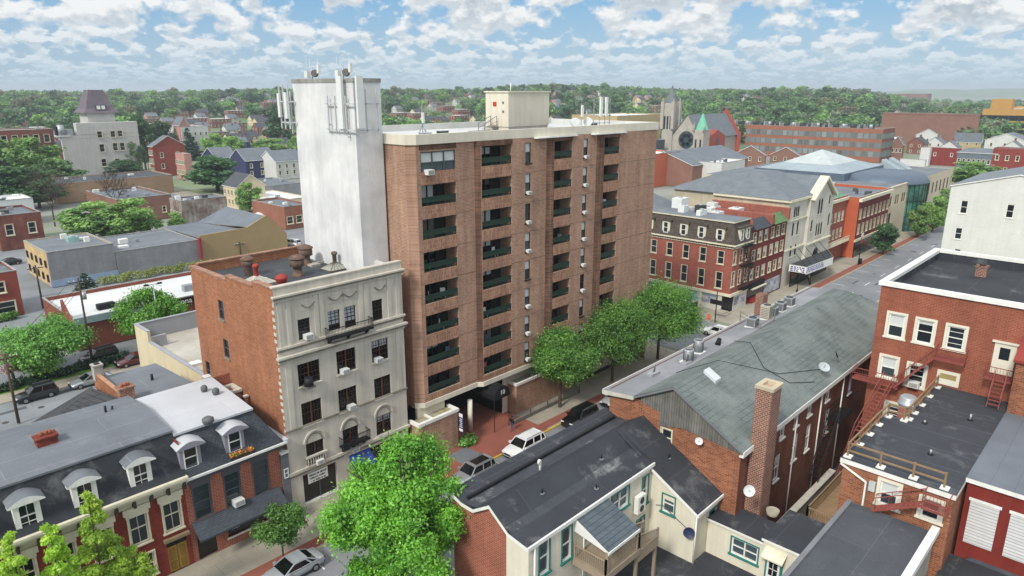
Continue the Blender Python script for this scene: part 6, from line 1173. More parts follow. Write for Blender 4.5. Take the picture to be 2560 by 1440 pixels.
for (r0, a0), (r1, a1_) in zip(rp, rp[1:]):
    s = [(-1, -1), (1, -1), (1, 1), (-1, 1)]
    for k in range(4): l = (k+1) % 4; q.poly([(tx+s[k][0]*r0*wd, cy2+s[k][1]*r0*wd, tt+zt_*a0), (tx+s[l][0]*r0*wd, cy2+s[l][1]*r0*wd, tt+zt_*a0), (tx+s[l][0]*r1*wd, cy2+s[l][1]*r1*wd, tt+zt_*a1_), (tx+s[k][0]*r1*wd, cy2+s[k][1]*r1*wd, tt+zt_*a1_)], PAG)
q.box(tx-wd*.55, tx+wd*.55, cy2-wd*.55, cy2+wd*.55, tt+zt_-.02, tt+zt_+.2, PAG)
for sx_ in (-1, 1): q.cyl((tx+sx_*wd*.5, cy2-wd*.5, tt+zt_), (tx+sx_*wd*.5, cy2-wd*.5, tt+zt_+1.8), .25, .02, WHITE, 6)
q.build('tower_roof', pt_); q = MB(); q.box(tx-2.0, tx+2.0, cy2-wd*1.2, cy2-wd*.7, tt+1.2, tt+3.2, FDK).box(tx-1.6, tx-.2, cy2-wd*1.22, cy2-wd*1.2, tt+1.4, tt+2.9, WHITE).box(tx+.2, tx+1.6, cy2-wd*1.22, cy2-wd*1.2, tt+1.4, tt+2.9, WHITE); q.build('dormer', pt_)
q = MB(); q.box(xa-1.5, xa+3.5, ya-.3, ya+4, h, h+.4, ANT).cyl((xa+.5, ya+1, h+.4), (xa+.5, ya+1, h+4.5), 1.3, 1.3, GALV, 10).box(xa+2.4, xa+4.6, ya+.4, ya+3, h+.4, h+2.8, GALV).box(xa-1.2, xa-.5, ya+.5, ya+3, h+.4, h+4, INK); tag(q.build('cooling_plant'), 'silver cooling plant on the notch of the pale concrete block', 'plant')
W_ = building('brick_mill_wing', 'long red brick mill wing with arched windows and white roof at the left edge', xa-62, xa-.3, ya+9, ya+24, h+2.4, FRED, WRF, S=grid(16, xa-60, xa-1, [h-2.4, h-7.5], 2.0, 3.2, 'far'), holes=False, par=.4)
fb('red_gable_house', 'tall red brick gabled house with white windows beside dark trees', 370, 391, 462, 366, 442, M('clear red brick', '8d463c', .9, .1, .3), FGR, 'gy', 4.2, S=(2, (.25, .62)), W=(3, (.12, .42, .7)), hw=(1.3, 2.2))
fb('brick_back_house', 'narrow pink-brown brick house with white pediment behind the red gable house', 433, 459, 472, 312, 400, FPNK, FGR, 'gy', 4)
fb('white_row_house', 'white flat-roofed house with rows of windows behind a bare conifer', None, 462, 520, 320, 400, FWHT, FDK, S=(5, (.45, .75)), W=None, depth=20)
fb('pink_row_house', 'pale pink painted rowhouses stepping down towards the parked truck street', 438, 468, 478, 388, 450, FPNK, WRF, W=(6, (.2, .6)), depth=9)
fb('navy_house', 'navy blue painted house with grey roof and chimney beyond the big dark tree', None, 618, 692, 402, 449, FNAV, FGR, 'gx', 4.5, S=(3, (.2, .6)), depth=14, chim=[(146, 296, 10, 1.6, 4.5)], cm=FNAV)
fb('white_end_house', 'white house with grey roof next to the navy house', None, 693, 760, 404, 450, FWHT, FGR, 'gx', 4, S=(4, (.25, .6)), depth=14)
fb('navy_dormer_house', 'dark blue roofed house with small dormer left of the navy house', None, 545, 592, 395, 440, FNAV, FGR, 'gx', 4, depth=14)
fb('cream_gable_corner', 'brick corner house with broad cream gable end at the truck street', 558, 597, 662, 468, 524, FCRM, FDK, 'gy', 3.6, W=(4, (.18, .6)), hw=(1.0, 1.6))
fb('grey_shed', 'low grey shed with dark flat roof behind the cream gable', None, 660, 760, 470, 502, M('far grey wall', '8f9196', .9), FGR, depth=22)
fb('white_roof_store', 'flat store with bright white roof left of the white shaft', None, 672, 775, 507, 532, FCRM, WRF, depth=24, par=.3)
fb('brick_corner_shop', 'small orange brick shop with large windows beside the white shaft', None, 715, 780, 522, 574, M('far orange brick', '92624f', .9), FGR, S=(3, (.25,)), hw=(1.8, 2.0), depth=18)
fb('whitewashed_block', 'flaking whitewashed brick block with grey roof at the truck street', 424, 462, 567, 505, 577, M('flaking whitewash', 'a7a19a', .95, .25, .5, streak=.5, col2='7d6a61'), FGR, W=(4, (.4,)), par=.3)
fb('brick_warehouse', 'brown brick warehouse with pale grey roof behind the yellow-green trees', None, 300, 430, 503, 560, FRED2, FGR, depth=26, S=(3, (.3,)))
fb('long_tan_depot', 'long low tan depot with dark roof behind the bare tree', None, 148, 434, 462, 510, M('far tan brick', '9a7f66', .9, .12, .3), FDK, depth=20, par=.3)
fb('old_brick_works', 'old red brick works with arched windows and white monitor roof at the left edge', None, 5, 104, 545, 628, M('sooty brick', '7c4c42', .9, .3, .5, streak=.3), FGR, S=(2, (.45,)), hw=(1.6, 2.6), depth=16)
fb('white_monitor', 'white ridge monitor roof above the old brick works at the left edge', None, -10, 84, 508, 570, WRF, WRF, depth=12)
fb('far_factory', 'distant dark red factory range left of the pagoda tower', None, 62, 157, 277, 304, FRED, FGR, depth=60, par=.2)
fb('far_factory', 'distant long plum brick factory behind the red gable house', None, 410, 526, 281, 315, FRED, FGR, depth=60, par=.2)
fb('far_factory', 'distant dark-roofed shed in front of the far left factory', None, 20, 75, 288, 305, FDK, FDK, depth=40, par=.2)
# grey masonry block along the car park
gb = building('grey_masonry_block', 'long grey masonry block with peeling pink windowed end and flat grey roof', 33.3, 44.9, 151.9, 168, 6.6, M('peeling pink wall', 'b29c88', .9, .2, .8, col2='c9b06a'), GREYROOF, W=grid(5, 152, 168, [3.6, .8], 1.2, 1.4, 'fardark'), wmS=M('grey painted masonry', '8f9194', .9, .12, .4, brick=(.8, .3, '878a8d', '7c7f82', .02), streak=.15), holes=False, par=.15)
q = MB(); q.box(33.2, 45, 151.82, 151.89, 0, 1.3, M('blue painted base', '8fa5bd', .9, .1)); q.build('painted_base', gb); q = MB(); p = pz(182, 604, 6.6); q.box(p.x-1, p.x+1, p.y-.9, p.y+.9, 6.6, 7.7, M('green roof unit', '8fb3ab', .5)).cyl((p.x, p.y, 7.7), (p.x, p.y, 7.9), .6, .6, GALV, 10); tag(q.build('roof_unit'), 'mint green square air unit on the grey masonry block', 'air conditioner')
building('grey_masonry_shed', 'long low grey shed continuing the masonry block to the tan gable', 45.0, 61.7, 151.9, 170, 4.85, MATS['grey painted masonry'], GREYROOF, holes=False, par=.1)
tg = thing('tan_gable_building', 'tan stucco building with stepped blind gable and grey pitched roof', 'building', (72, 155, 0)); q = MB(); TAN = M('tan stucco', '9f8a64', .9, .06, .4, seam=None); q.prism([(61.8, 0), (82.3, 0), (82.3, 3.6), (77.6, 8.4), (72.6, 6.2), (61.8, 5.9)], 'y', 151.5, 151.9, TAN); q.box(61.9, 82.2, 151.9, 172, 0, 3.5, TAN); q.build('wall', tg); q = MB(); q.poly([(73, 151.6, 6.2), (77.6, 151.6, 8.2), (77.6, 172, 8.2), (70, 172, 5.2)], FGR); q.poly([(77.6, 151.6, 8.2), (82.3, 151.6, 3.6), (82.3, 172, 3.6), (77.6, 172, 8.2)], FGR); q.poly([(61.9, 151.9, 5.2), (73, 151.9, 5.6), (70, 172, 5.2), (61.9, 172, 5.2)], FGR); q.build('roof', tg)
q = MB(); q.box(61.3, 61.75, 150.6, 151.45, 0.3, 5.5, M('red banner', '8f3038', .7)); tag(q.build('red_sign'), 'tall dark red sign at the left end of the tan gable wall', 'sign')
# white-roofed brick store
ws_ = building('brick_store', 'long low brick store with white sheet roof and white-lettered black sign', 26.0, 58, 110.2, 126, 4.2, M('store brick', '7f4336', .9, .12, .5, brick=(.4, .14, '723a2f', '94604f', .014)), M('white sheet roof', 'd3d5d4', .7, .05, .3, seam=(40, 2.6, 'b9bbba', .03), patch=.15), holes=False, par=.55)
q = MB(); q.box(25.9, 36, 109.95, 110.18, 3.9, 4.9, M('teal grey fascia', '8a9da3', .7)).box(36, 58, 109.95, 110.18, 3.7, 4.7, INK); q.build('fascia', ws_)
text('lettering', 'ona', (41.6, 109.93, 4.2), 1.25, WHITE, ws_)
q = MB(); p = pz(265, 770, 4.3); q.box(p.x-1.2, p.x+1.2, p.y-.5, p.y+.5, 4.3, 5.1, INK).box(p.x+1.4, p.x+4.5, p.y-.5, p.y+.6, 4.3, 4.9, GALV); tag(q.build('roof_unit'), 'black and silver plant units on the white store roof', 'air conditioner')
q = MB(); q.prism([(110.0, 4.5), (114, 7.0), (114, 4.5)], 'x', 25.6, 25.95, MATS['store brick']) ; tag(q.build('brick_fin_wall'), 'raking brick fin wall at the left end of the white-roofed store', 'wall')
rl10 = building('small_red_house', 'small red brick house with white windows at the left frame edge', 6, 25.3, 136.5, 146, 7.2, M('clear red brick', '8f3d33'), GREYROOF, S=[(22.7, 4.2, 1.3, 1.9, 'far'), (19.2, 4.2, 1.2, 1.9, 'far'), (23, .7, 2.6, 2.0, 'far'), (19.4, 0, 1.2, 2.2, 'far')], holes=False, par=.3)
# right-hand distance
fb('tan_block', 'flat tan block with white roof left of the church tower', None, 1540, 1660, 292, 362, FTAN, WRF, depth=40, S=(6, (.3, .6)))
fb('orange_wall_building', 'building with plain bright orange wall and white coping behind the apartment block', None, 1600, 1699, 394, 475, M('bright orange wall', 'b66146', .85, .05), WRF, depth=20, par=.6)
fb('dark_roof_unit', 'dark blue-grey rooftop shed above the orange wall', None, 1622, 1662, 355, 400, FDK, FDK, depth=12)
fb('grey_gable_hall', 'brick hall with long grey gable roof in front of the church', None, 1728, 1868, 415, 470, FRED2, FGR, 'gx', 4.5, depth=26)
fb('white_block', 'small white flat-topped block in front of the grey-roofed hall', None, 1800, 1862, 412, 470, FWHT, WRF, depth=14)
ft, *_ = fb('long_factory', 'long three-storey brick factory with big green-grey windows and rooftop units', 1865, 2197, 2238, 327, 407, M('factory orange brick', '96604a', .9, .1, .3), FGR, W=(24, (.16, .44, .72)), S=(6, (.16, .44, .72)), sty='fargrn', hw=(2.5, 2.9), wmS=FRED, par=.5)
q = MB(); xq, yq, hq = _[0], _[2], _[4]
for k in range(26): y = yq+8+k*4.6; q.cyl((xq+6, y, hq+.2), (xq+6, y, hq+2.4), .9, .9, ACD if k % 3 else GALV, 8).box(xq+10, xq+12.5, y, y+2.6, hq, hq+2.2, GALV if k % 2 else ACD)
tag(q.build('rooftop_plant'), 'row of dark fans and boxes along the long factory roof', 'air conditioner', kind='stuff')
fb('brown_factory', 'huge brown brick factory block with few windows behind the long factory', 2206, 2436, 2450, 291, 372, FRED2, FGR, W=(7, (.55,)), hw=(3.5, 3), sty='fardark', par=1)
pg, *_ = fb('parking_garage', 'yellow-tan open-deck parking garage at the right edge', 2456, 2700, 2760, 283, 352, M('garage tan', 'b98d48', .9, .08), FTAN, W=(9, (.12, .38, .64)), hw=(13, 4), sty='fardark', par=1.2)
q = MB(); p = pX(2475, 270, _[0]); q.box(_[0]+2, _[0]+12, p.y-14, p.y, _[4], _[4]+9, MATS['garage tan']); q.build('stair_tower', pg)
fb('red_ruin', 'gutted red brick shell with empty windows above the trees', 2092, 2118, 2124, 247, 290, FRED, FDK, W=(3, (.35, .65)), hw=(5, 7), sty='fardark'); fb('red_ruin', 'second gutted red shell right of the cream party wall', 2132, 2172, 2180, 247, 294, FRED, FDK, W=(4, (.2, .5, .75)), hw=(5, 7), sty='fardark')
fb('far_red_block', 'far red brick block on the right horizon', 2234, 2316, 2330, 235, 262, FRED, FGR); fb('far_red_block', 'dull red block with windows below the right horizon', 2255, 2318, 2326, 268, 290, FRED, FDK, W=(7, (.5,)), hw=(5, 6), sty='fardark')
fb('red_painted_row', 'bright dark-red painted rowhouse side with white end', 2318, 2396, 2404, 376, 416, M('row red paint', '7f2f2d', .85), WRF, W=(2, (.55,))); fb('white_row_end', 'white rowhouse end left of the dark-red painted side', 2302, 2319, 2330, 374, 416, FWHT, WRF)
fb('slate_blue_row', 'slate blue-grey rowhouses with white windows', 2393, 2484, 2500, 388, 440, M('row slate blue', '65707a', .85), FGR, 'hip', 2, W=(8, (.5,)), hw=(1.2, 2.0)); fb('red_row', 'red brick rowhouse with white windows and porch sign at the right edge', 2482, 2600, 2620, 384, 448, M('row red brick', '823a33', .9), FGR, W=(5, (.15, .6)), hw=(1.3, 2.2))
fb('pale_flat_shop', 'low pale flat-roofed shops behind the glass drum roof', 2250, 2310, 2316, 404, 425, FWHT, WRF)
for a in ((2126, 2200, 2216, 352, 395, 'gabled red house with grey roof right of the long factory', FRED), (2228, 2252, 2262, 362, 402, 'narrow brick house behind the long factory corner', FRED2), (2290, 2345, 2352, 340, 372, 'dark-roofed house with white dormer by the brown factory', FWHT), (2385, 2450, 2456, 352, 378, 'tan brick gabled house right of the brown factory', FTAN), (2462, 2560, 2580, 355, 385, 'grey-roofed double house under the parking garage', FWHT), (1840, 1910, 1916, 388, 420, 'brown row with tan dormers below the long factory', FRED2), (1925, 2000, 2008, 392, 420, 'brown shingled row with white dormers before the glass pyramid', FRED2)):
    fb('gable_house', a[5], a[0], a[1], a[2], a[3], a[4], a[6], FDK if 'dark' in a[5] else FGR, 'gy' if 'gable' in a[5] else 'gx', 4, W=(3, (.5,)), hw=(1.3, 2))
# church
chx, chy = 352.0, 206.0; ch = thing('church', 'grey stone church with square spired tower, rose window and green copper turret', 'church', (chx, chy, 0)); CST = M('church grey stone', 'a9a298', .9, .14, .3, fine=.08); CUP = M('verdigris copper', '6fb79a', .7, .15, 1); RCH = M('church red brick', '9c4a3c', .9, .08)
def atY(px, py, y): return pY(px, py, y)
q = MB(); a = pX(1656, 300, chx).y; b0 = pX(1682, 300, chx).y; ztw = pX(1670, 258, chx).z; tw = abs(a-b0); q.box(chx, chx+tw, b0, a, 0, ztw, CST)
for sx_, sy_ in ((chx, b0), (chx+tw, b0), (chx, a), (chx+tw, a)): q.box(sx_-.9, sx_+.9, sy_-.9, sy_+.9, ztw-14, ztw+1, CST).cyl((sx_, sy_, ztw+1), (sx_, sy_, ztw+2.6), .8, .05, CST, 6)
for k in range(3): y = b0+tw*(k+.8)/3.6; q.box(chx-.1, chx-.02, y-.5, y+.5, ztw-14, ztw-7, MATS['dark glass'])
q.build('tower', ch); q = MB(); zs = pX(1670, 218, chx).z; mx, my = chx+tw/2, (a+b0)/2; q.cyl((mx, my, ztw), (mx, my, zs+1), tw*.5, .15, GSL, 8, smooth=False); q.cyl((mx, my, zs), (mx, my, zs+2.5), .12, .05, GALV, 6); q.build('spire', ch)
q = MB(); yl, yr = b0, pX(1745, 330, chx).y; zp = pX(1717, 287, chx).z; ze = pX(1717, 340, chx).z; ym = pX(1717, 300, chx).y; xr = pY(1815, 287, ym).x
q.box(chx+1, xr, yr, yl, 0, ze, CST); q.poly([(chx+1, yl, ze), (chx+1, yr, ze), (chx+1, ym, zp)], CST); q.build('nave_wall', ch); q = MB(); q.poly([(chx+.5, yr-1, ze-1), (xr, yr-1, ze-1), (xr, ym, zp), (chx+.5, ym, zp)], GSL); q.poly([(chx+.5, yl+1, ze-1), (chx+.5, ym, zp), (xr, ym, zp), (xr, yl+1, ze-1)], GSL); q.build('nave_roof', ch)
q = MB(); zc = pX(1714, 350, chx).z; q.cyl((chx+.9, ym, zc), (chx+.7, ym, zc), 5.6, 5.6, CST, 24).cyl((chx+.7, ym, zc), (chx+.6, ym, zc), 4.8, 4.8, MATS['grey glass'], 24)
for k in range(6): aa = math.pi*k/3; q.cyl((chx+.6, ym+2.6*math.cos(aa), zc+2.6*math.sin(aa)), (chx+.5, ym+2.6*math.cos(aa), zc+2.6*math.sin(aa)), 1.2, 1.2, MATS['black glass'], 10)
q.build('rose_window', ch); q = MB(); yt = pX(1747, 360, chx).y; zt2 = pX(1747, 325, chx).z; q.box(chx-1, chx+6, yt-3, yt+3, 0, zt2, CST); q.cyl((chx+2.5, yt, zt2), (chx+2.5, yt, pX(1747, 283, chx).z), 3.6, .2, CUP, 8, smooth=False)
for s1 in (-3, 3): q.cyl((chx-1, yt+s1, zt2-1), (chx-1, yt+s1, zt2+4), .8, .1, CST, 6)
for k in (-1.4, 1.4): q.box(chx-1.1, chx-1.01, yt+k-.5, yt+k+.5, zt2-14, zt2-5, MATS['dark glass'])
q.build('turret', ch); q = MB(); c1 = pY(1792, 365, yr-4); zg = pY(1792, 325, yr-4).z; q.prism([(c1.x-9, 0), (c1.x+9, 0), (c1.x+9, 12), (c1.x, zg), (c1.x-9, 12)], 'y', yr-4, yr+2, RCH); q2 = MB(); q2.poly([(xr, yr-3, 0), (xr+.1, yl+3, 0), (xr+.1, yl+3, ze), (xr, ym, zp+3), (xr, yr-3, ze)], RCH); q2.build('end_gable', ch); q.box(c1.x-1.5, c1.x+1.5, yr-4.1, yr-4.01, 5, 11, MATS['grey glass']); q.build('transept', ch)
# ================================================================ terrain behind the town
def sstep(a, b, x): t = min(1, max(0, (x-a)/(b-a))); return t*t*(3-2*t)
def terr(x, y):
    # gently rising wooded ground behind the town; falls away to the right
    D = math.hypot(x, y); az = math.degrees(math.atan2(x*rx+y*ry, x*fx+y*fy))
    A = 25+7*math.exp(-((az-4)/6)**2)-5*math.exp(-((az+32)/8)**2); A *= 1-.85*sstep(24, 31, az)
    A += 3*math.sin(az*.31)*sstep(700, 1500, D)*.5
    return -.2+A*sstep(480, 1300, D)
b = MB(); NA, rings = 90, [430, 480, 540, 610, 700, 800, 900, 1020, 1150, 1300, 1500, 1800, 2300, 3200]
for j, D in enumerate(rings):
    for i in range(NA+1):
        a = HD-math.radians(-52+104*i/NA); x, y = D*math.cos(a), D*math.sin(a); b.v.append((x, y, terr(x, y) if j else -.3))
for j in range(len(rings)-1):
    for i in range(NA): k = j*(NA+1)+i; b.f.append((k, k+1, k+NA+2, k+NA+1)); b.m.append(0); b.sm.append(True)
b.ms = [M('wooded hillside', '5a7048', .95, .3, .02, col2='6f7d58')]; tag(b.build('hillside', at=(0, 0, 0)), kind='structure')
b = MB(); n = 60                                        # far blue ridge on the right horizon
for i in range(n+1):
    az = 8+34*i/n; a = HD-math.radians(az); h = 26+30*sstep(24, 32, az)*(.85+.15*math.sin(az*1.3+1))+2*math.sin(az*2.9); 
    for D, z in ((5200, -2), (6200, h), (7400, -2)): b.v.append((D*math.cos(a), D*math.sin(a), z))
for i in range(n):
    for j in range(2): k = i*3+j; b.f.append((k, k+3, k+4, k+1)); b.m.append(0); b.sm.append(True)
b.ms = [MATS['wooded hillside']]; tag(b.build('hills', at=(0, 0, 0)), kind='structure')
# ================================================================ trees
L_FAR = [leafmat('foliage mid green', '4a6c3c', '80a562'), leafmat('foliage deep green', '2d4d2c', '57804a'), leafmat('foliage spring green', '628c44', '9fc46a'), leafmat('foliage grey green', '5a6b54', '879673'), leafmat('foliage olive bud', '6d6f50', '8f9068')]
L_STREET = leafmat('foliage street tree', '33611e', '82b84a'); L_MAPLE = leafmat('foliage bright maple', '397619', '94d648'); L_GINK = leafmat('foliage ginkgo', '86b526', 'd2ee5c', .5); L_PINK = leafmat('foliage pink blossom', '8f6a66', 'c9a39a'); L_CON = leafmat('foliage conifer', '16301f', '35553a', .1); L_BARE = leafmat('foliage sparse buds', '5f5a48', '8a7a5c')
BARK = M('bark', '51473d', .95, .25, 3)
def leaves(blobs, n, size, rng, flat=.55, shell=.55, fuzz=.12):
    # n leaf-sized rhombi spread through ellipsoid clumps (cx, cy, cz, rx, ry, rz)
    B = np.array(blobs); wgt = B[:, 3]*B[:, 4]*B[:, 5]; wgt = wgt**.7; wgt /= wgt.sum()
    k = rng.choice(len(B), n, p=wgt); d = rng.normal(size=(n, 3)); d /= np.linalg.norm(d, axis=1)[:, None]
    r = (shell+(1-shell)*rng.random(n))*(1+fuzz*rng.normal(size=n)); c = B[k, :3]+d*B[k, 3:]*r[:, None]
    nr = d*flat+rng.normal(size=(n, 3))*.55+np.array([0, 0, .35]); nr /= np.linalg.norm(nr, axis=1)[:, None]
    t = np.cross(nr, rng.normal(size=(n, 3))); t /= np.linalg.norm(t, axis=1)[:, None]; u = np.cross(nr, t)
    s = (size*(.6+.8*rng.random(n)))[:, None]
    v = np.stack([c-t*s, c+u*s*.55+nr*s*.15, c+t*s, c-u*s*.55+nr*s*.15], 1).reshape(-1, 3)
    return v
def leafmesh(name, v, mat, trunk=None):
    me = bpy.data.meshes.new(name); n = len(v)//4
    tv, tf = ([], []) if trunk is None else (trunk.v, trunk.f)
    nv = len(v)+len(tv); me.vertices.add(nv); co_ = np.concatenate([v, np.array(tv).reshape(-1, 3)]) if len(tv) else v
    me.vertices.foreach_set('co', co_.astype(np.float32).ravel())
    idx = np.concatenate([np.arange(len(v)), np.array([i+len(v) for f in tf for i in f], dtype=int)]) if tf else np.arange(len(v))
    st_ = np.concatenate([np.arange(n)*4, len(v)+np.cumsum([0]+[len(f) for f in tf])[:-1]]) if tf else np.arange(n)*4
    me.loops.add(len(idx)); me.loops.foreach_set('vertex_index', idx.astype(np.int32)); me.polygons.add(n+len(tf)); me.polygons.foreach_set('loop_start', st_.astype(np.int32))
    me.materials.append(mat); me.materials.append(BARK); me.polygons.foreach_set('material_index', np.concatenate([np.zeros(n), np.ones(len(tf))]).astype(np.int32)); me.update(); me.validate(); return me
def clumps(h0, h1, w, n, rng, top=.75, cr=.3):
    out = []; zc, hr = (h0+h1)/2, (h1-h0)/2
    while len(out) < n:
        p = rng.uniform(-1, 1, 3); l = np.linalg.norm(p)
        if l > 1 or l < .35: continue
        wz = 1 if p[2] < .1 else 1-(1-top)*p[2]; r = w/2*cr*rng.uniform(.5, 1.4)
        out.append((p[0]*w/2*.82*wz, p[1]*w/2*.82*wz, zc+p[2]*hr*.84, r, r, r*rng.uniform(.6, .95)))
    return out
def trunk(mb, base, h, r, limbs, rng, w, mat=None):
    mat = mat or BARK; x, y, z = base; mb.cyl((x, y, z), (x+.1*r, y, z+h*.5), r, r*.7, mat, 7, cap=False); mb.cyl((x+.1*r, y, z+h*.5), (x, y, z+h), r*.7, r*.25, mat, 6, cap=False)
    for i in range(limbs):
        a = rng.uniform(0, 6.28); z0 = z+h*rng.uniform(.3, .75); e = rng.uniform(.35, .62)*w/2; p1 = (x+math.cos(a)*e*.5, y+math.sin(a)*e*.5, z0+h*.18); mb.cyl((x, y, z0), p1, r*.4, r*.25, mat, 5, cap=False); mb.cyl(p1, (x+math.cos(a)*e, y+math.sin(a)*e, z0+h*rng.uniform(.3, .45)), r*.25, r*.06, mat, 5, cap=False)
# shared crowns for the trees further off: 10 m high, 8 m wide
FAR, MIDT = [], []
for k in range(10):
    rng = np.random.default_rng(100+k); tb = MB(); trunk(tb, (0, 0, 0), 7, .25, 3, rng, 6); m = L_FAR[k % 5]
    FAR.append(leafmesh('tree', leaves(clumps(1.6, 10, 8, 15, rng, .7, .36), 950, .5, rng), m, tb))
    MIDT.append((m, k))
MID = []
for k in range(5):
    rng = np.random.default_rng(200+k); tb = MB(); trunk(tb, (0, 0, 0), 7, .25, 6, rng, 6); q = MB(); q.v, q.f = tb.v, tb.f
    cr = leafmesh('crown', leaves(clumps(.7, 10.3, 8, 40, rng, .6, .29), 6500, .27, rng), L_FAR[k]); tb.m = [0]*len(tb.f); tb.ms = [BARK]; MID.append((tb.mesh('trunk'), cr))
def conifer(rng, n, s, h=10, w=4.4):
    bl = []
    for i in range(16): z = 1+(h-1)*i/15; r = w/2*(1-i/16)+.12; 
    out = []
    for i in range(17):
        z = .8+(h-.8)*i/16; r = w/2*(1-i/17)+.1; m = max(3, int(7*(1-i/17)))
        for j in range(m): a = rng.uniform(0, 6.28); out.append((math.cos(a)*r*.65, math.sin(a)*r*.65, z, r*.5+.1, r*.5+.1, .35))
    return leaves(out, n, s, rng)
rng = np.random.default_rng(5); tb = MB(); tb.cyl((0, 0, 0), (0, 0, 9), .2, .04, BARK, 6, cap=False); CONF = leafmesh('conifer', conifer(rng, 1500, .32), L_CON, tb)
def bare(seed, h, w, twigs):
    # a leafless tree: trunk, limbs and many fine twigs in one trunk mesh
    rng = np.random.default_rng(seed); mb = MB(); mb.cyl((0, 0, 0), (0, 0, h*.35), .22, .17, BARK, 6, cap=False)
    def grow(p, d, l, r, lev):
        e = p+d*l; mb.cyl(p, e, r, r*.6, BARK, 4, cap=False)
        if lev == 0: return
        for i in range(3 if lev > 1 else 4):
            nd = (d+Vector(rng.normal(size=3))*.5+Vector((0, 0, .15))).normalized(); grow(p.lerp(e, rng.uniform(.55, 1)), nd, l*rng.uniform(.58, .85), max(.03, r*.6), lev-1)
    for i in range(5): a = i*1.256+rng.uniform(-.3, .3); grow(Vector((0, 0, h*.3)), Vector((math.cos(a)*.6, math.sin(a)*.6, 1)).normalized(), h*.28, .11, 4)
    return mb
def plant(label, name, me, at, W, Ht, rz, group=None, cat='tree', w0=8, h0=10):
    # one tree: a mesh of its own, or (trunk, crown) meshes parented to an empty
    if isinstance(me, tuple):
        t = thing(name, label, cat, at, group)
        for nm, m_ in zip(('trunk', 'crown'), me): meshobj(nm, m_, at, t)
    else:
        t = meshobj(name, me, at); tag(t, label, cat, group)
    t.rotation_euler.z = rz; t.scale = (W/w0, W/w0, Ht/h0); return t
def tpx(label, px, top, base, wpx_, k, name='tree', group=None, dz=0, **kw):
    p = pz(px, base, dz); tz = pD(px, top, math.hypot(p.x, p.y)).z-dz; dist = math.hypot(p.x, p.y); W = wpx_/F*math.hypot(dist, H)*1.15
    src = MID[k] if isinstance(k, int) else k
    return plant(label, name, src, (p.x, p.y, dz), W, tz, random.uniform(0, 6.28), group, **kw)
# ---- near trees, each grown on its own
def near(name, label, base, z0, z1, w, n, size, mat, seed, limbs=9, nc=46, cr=.26, r=.22, group=None, top=.65):
    rng = np.random.default_rng(seed); t = thing(name, label, 'tree', base, group); q = MB(); trunk(q, base, z1*.85, r, limbs, rng, w); q.build('trunk', t)
    bl = clumps(z0, z1, w, nc, rng, top, cr)
    if name == 'maple_tree': bl = [b_ for b_ in bl if math.sin(b_[0]*1.7+1)*math.sin(b_[1]*1.6)*math.sin(b_[2]*1.1+.5) > -.2]      # hollows between the boughs
    v = leaves(bl, n, size, rng, shell=.25, fuzz=.26); me = leafmesh('crown', v, mat); meshobj('crown', me, base, t); return t
near('maple_tree', 'big bright green maple in leaf at the bottom centre of the view', (25.0, 34.0, 0), 1.2, 15.4, 11.4, 110000, .11, L_MAPLE, 3, nc=120, cr=.19, r=.3, top=.5, limbs=16)
near('street_tree', 'young green street tree by the kerb before the slate rowhouse shop', (22.3, 46.1, 0), 1.7, pY(700, 1250, 46.1).z, 4.3, 12000, .11, leafmat('foliage young street', '356a20', '86bb50'), 4, nc=16, cr=.34, r=.08, top=.5)
for px, b_, top, wpx_, l, sd_ in ((1393, 1015, 826, 148, 'round dense green street tree nearest the canopy entrance', 11), (1520, 950, 752, 195, 'middle one of the three dense street trees before the apartment block', 12), (1630, 893, 695, 175, 'farthest of the three dense street trees, at the crossing corner', 13)):
    p = pz(px, b_, 0); D = math.hypot(p.x, p.y); near('street_tree', l, (p.x, 48.2, 0), 3.0, pD(px, top, D).z, wpx_/F*math.hypot(D, H)*1.22, 52000, .12, L_STREET, sd_, nc=60, cr=.3, group='street trees before the apartment block', top=.85)
def ginkgo(label, spires, base, n, seed):
    rng = np.random.default_rng(seed); t = thing('ginkgo_tree', label, 'tree', base, 'yellow-green trees before the mansard rowhouse'); q = MB(); bl = []
    for x, y, z0, z1, w in spires:
        q.cyl((base[0], base[1], 0), (x, y, z0), .12, .09, BARK, 6, cap=False).cyl((x, y, z0), (x, y, z1), .09, .02, BARK, 6, cap=False)
        m = int((z1-z0)/.28)
        for i in range(m):
            f = i/m; r = w/2*1.25*(1-f)**.8*(.5+.9*rng.random())+.16; a = rng.uniform(0, 6.28); bl.append((x+math.cos(a)*r*.6, y+math.sin(a)*r*.6, z0+(z1-z0)*f+.2, .2+r*.35, .2+r*.35, .28))
    q.build('trunk', t); meshobj('crown', leafmesh('crown', leaves(bl, n, .1, rng, shell=.2), L_GINK), base, t); 
    KID[t.name][-1].location = (-base[0], -base[1], -base[2]); return t
ginkgo('tall yellow-green spire-shaped tree before the second arched dormer', [(10.0, 46.5, 2.5, 11.5, 2.6), (10.9, 46.7, 2.5, 8.0, 2.2), (12.0, 46.4, 2.2, 6.6, 2.0)], (10.3, 46.5, 0), 42000, 21)
ginkgo('twin-spired yellow-green tree left of the tall spire-shaped one', [(7.7, 46.5, 2.5, 10.3, 2.0), (8.4, 46.6, 2.2, 8.0, 1.8), (7.0, 46.2, 2, 7, 1.8)], (7.8, 46.5, 0), 32000, 22); ginkgo('yellow-green tree cut by the left frame edge at the bottom', [(5.7, 46.5, 2.5, 10.6, 2.0), (5.0, 46.4, 2.2, 8.6, 2.2), (6.3, 46.2, 2, 6.8, 1.8)], (5.6, 46.5, 0), 32000, 23)
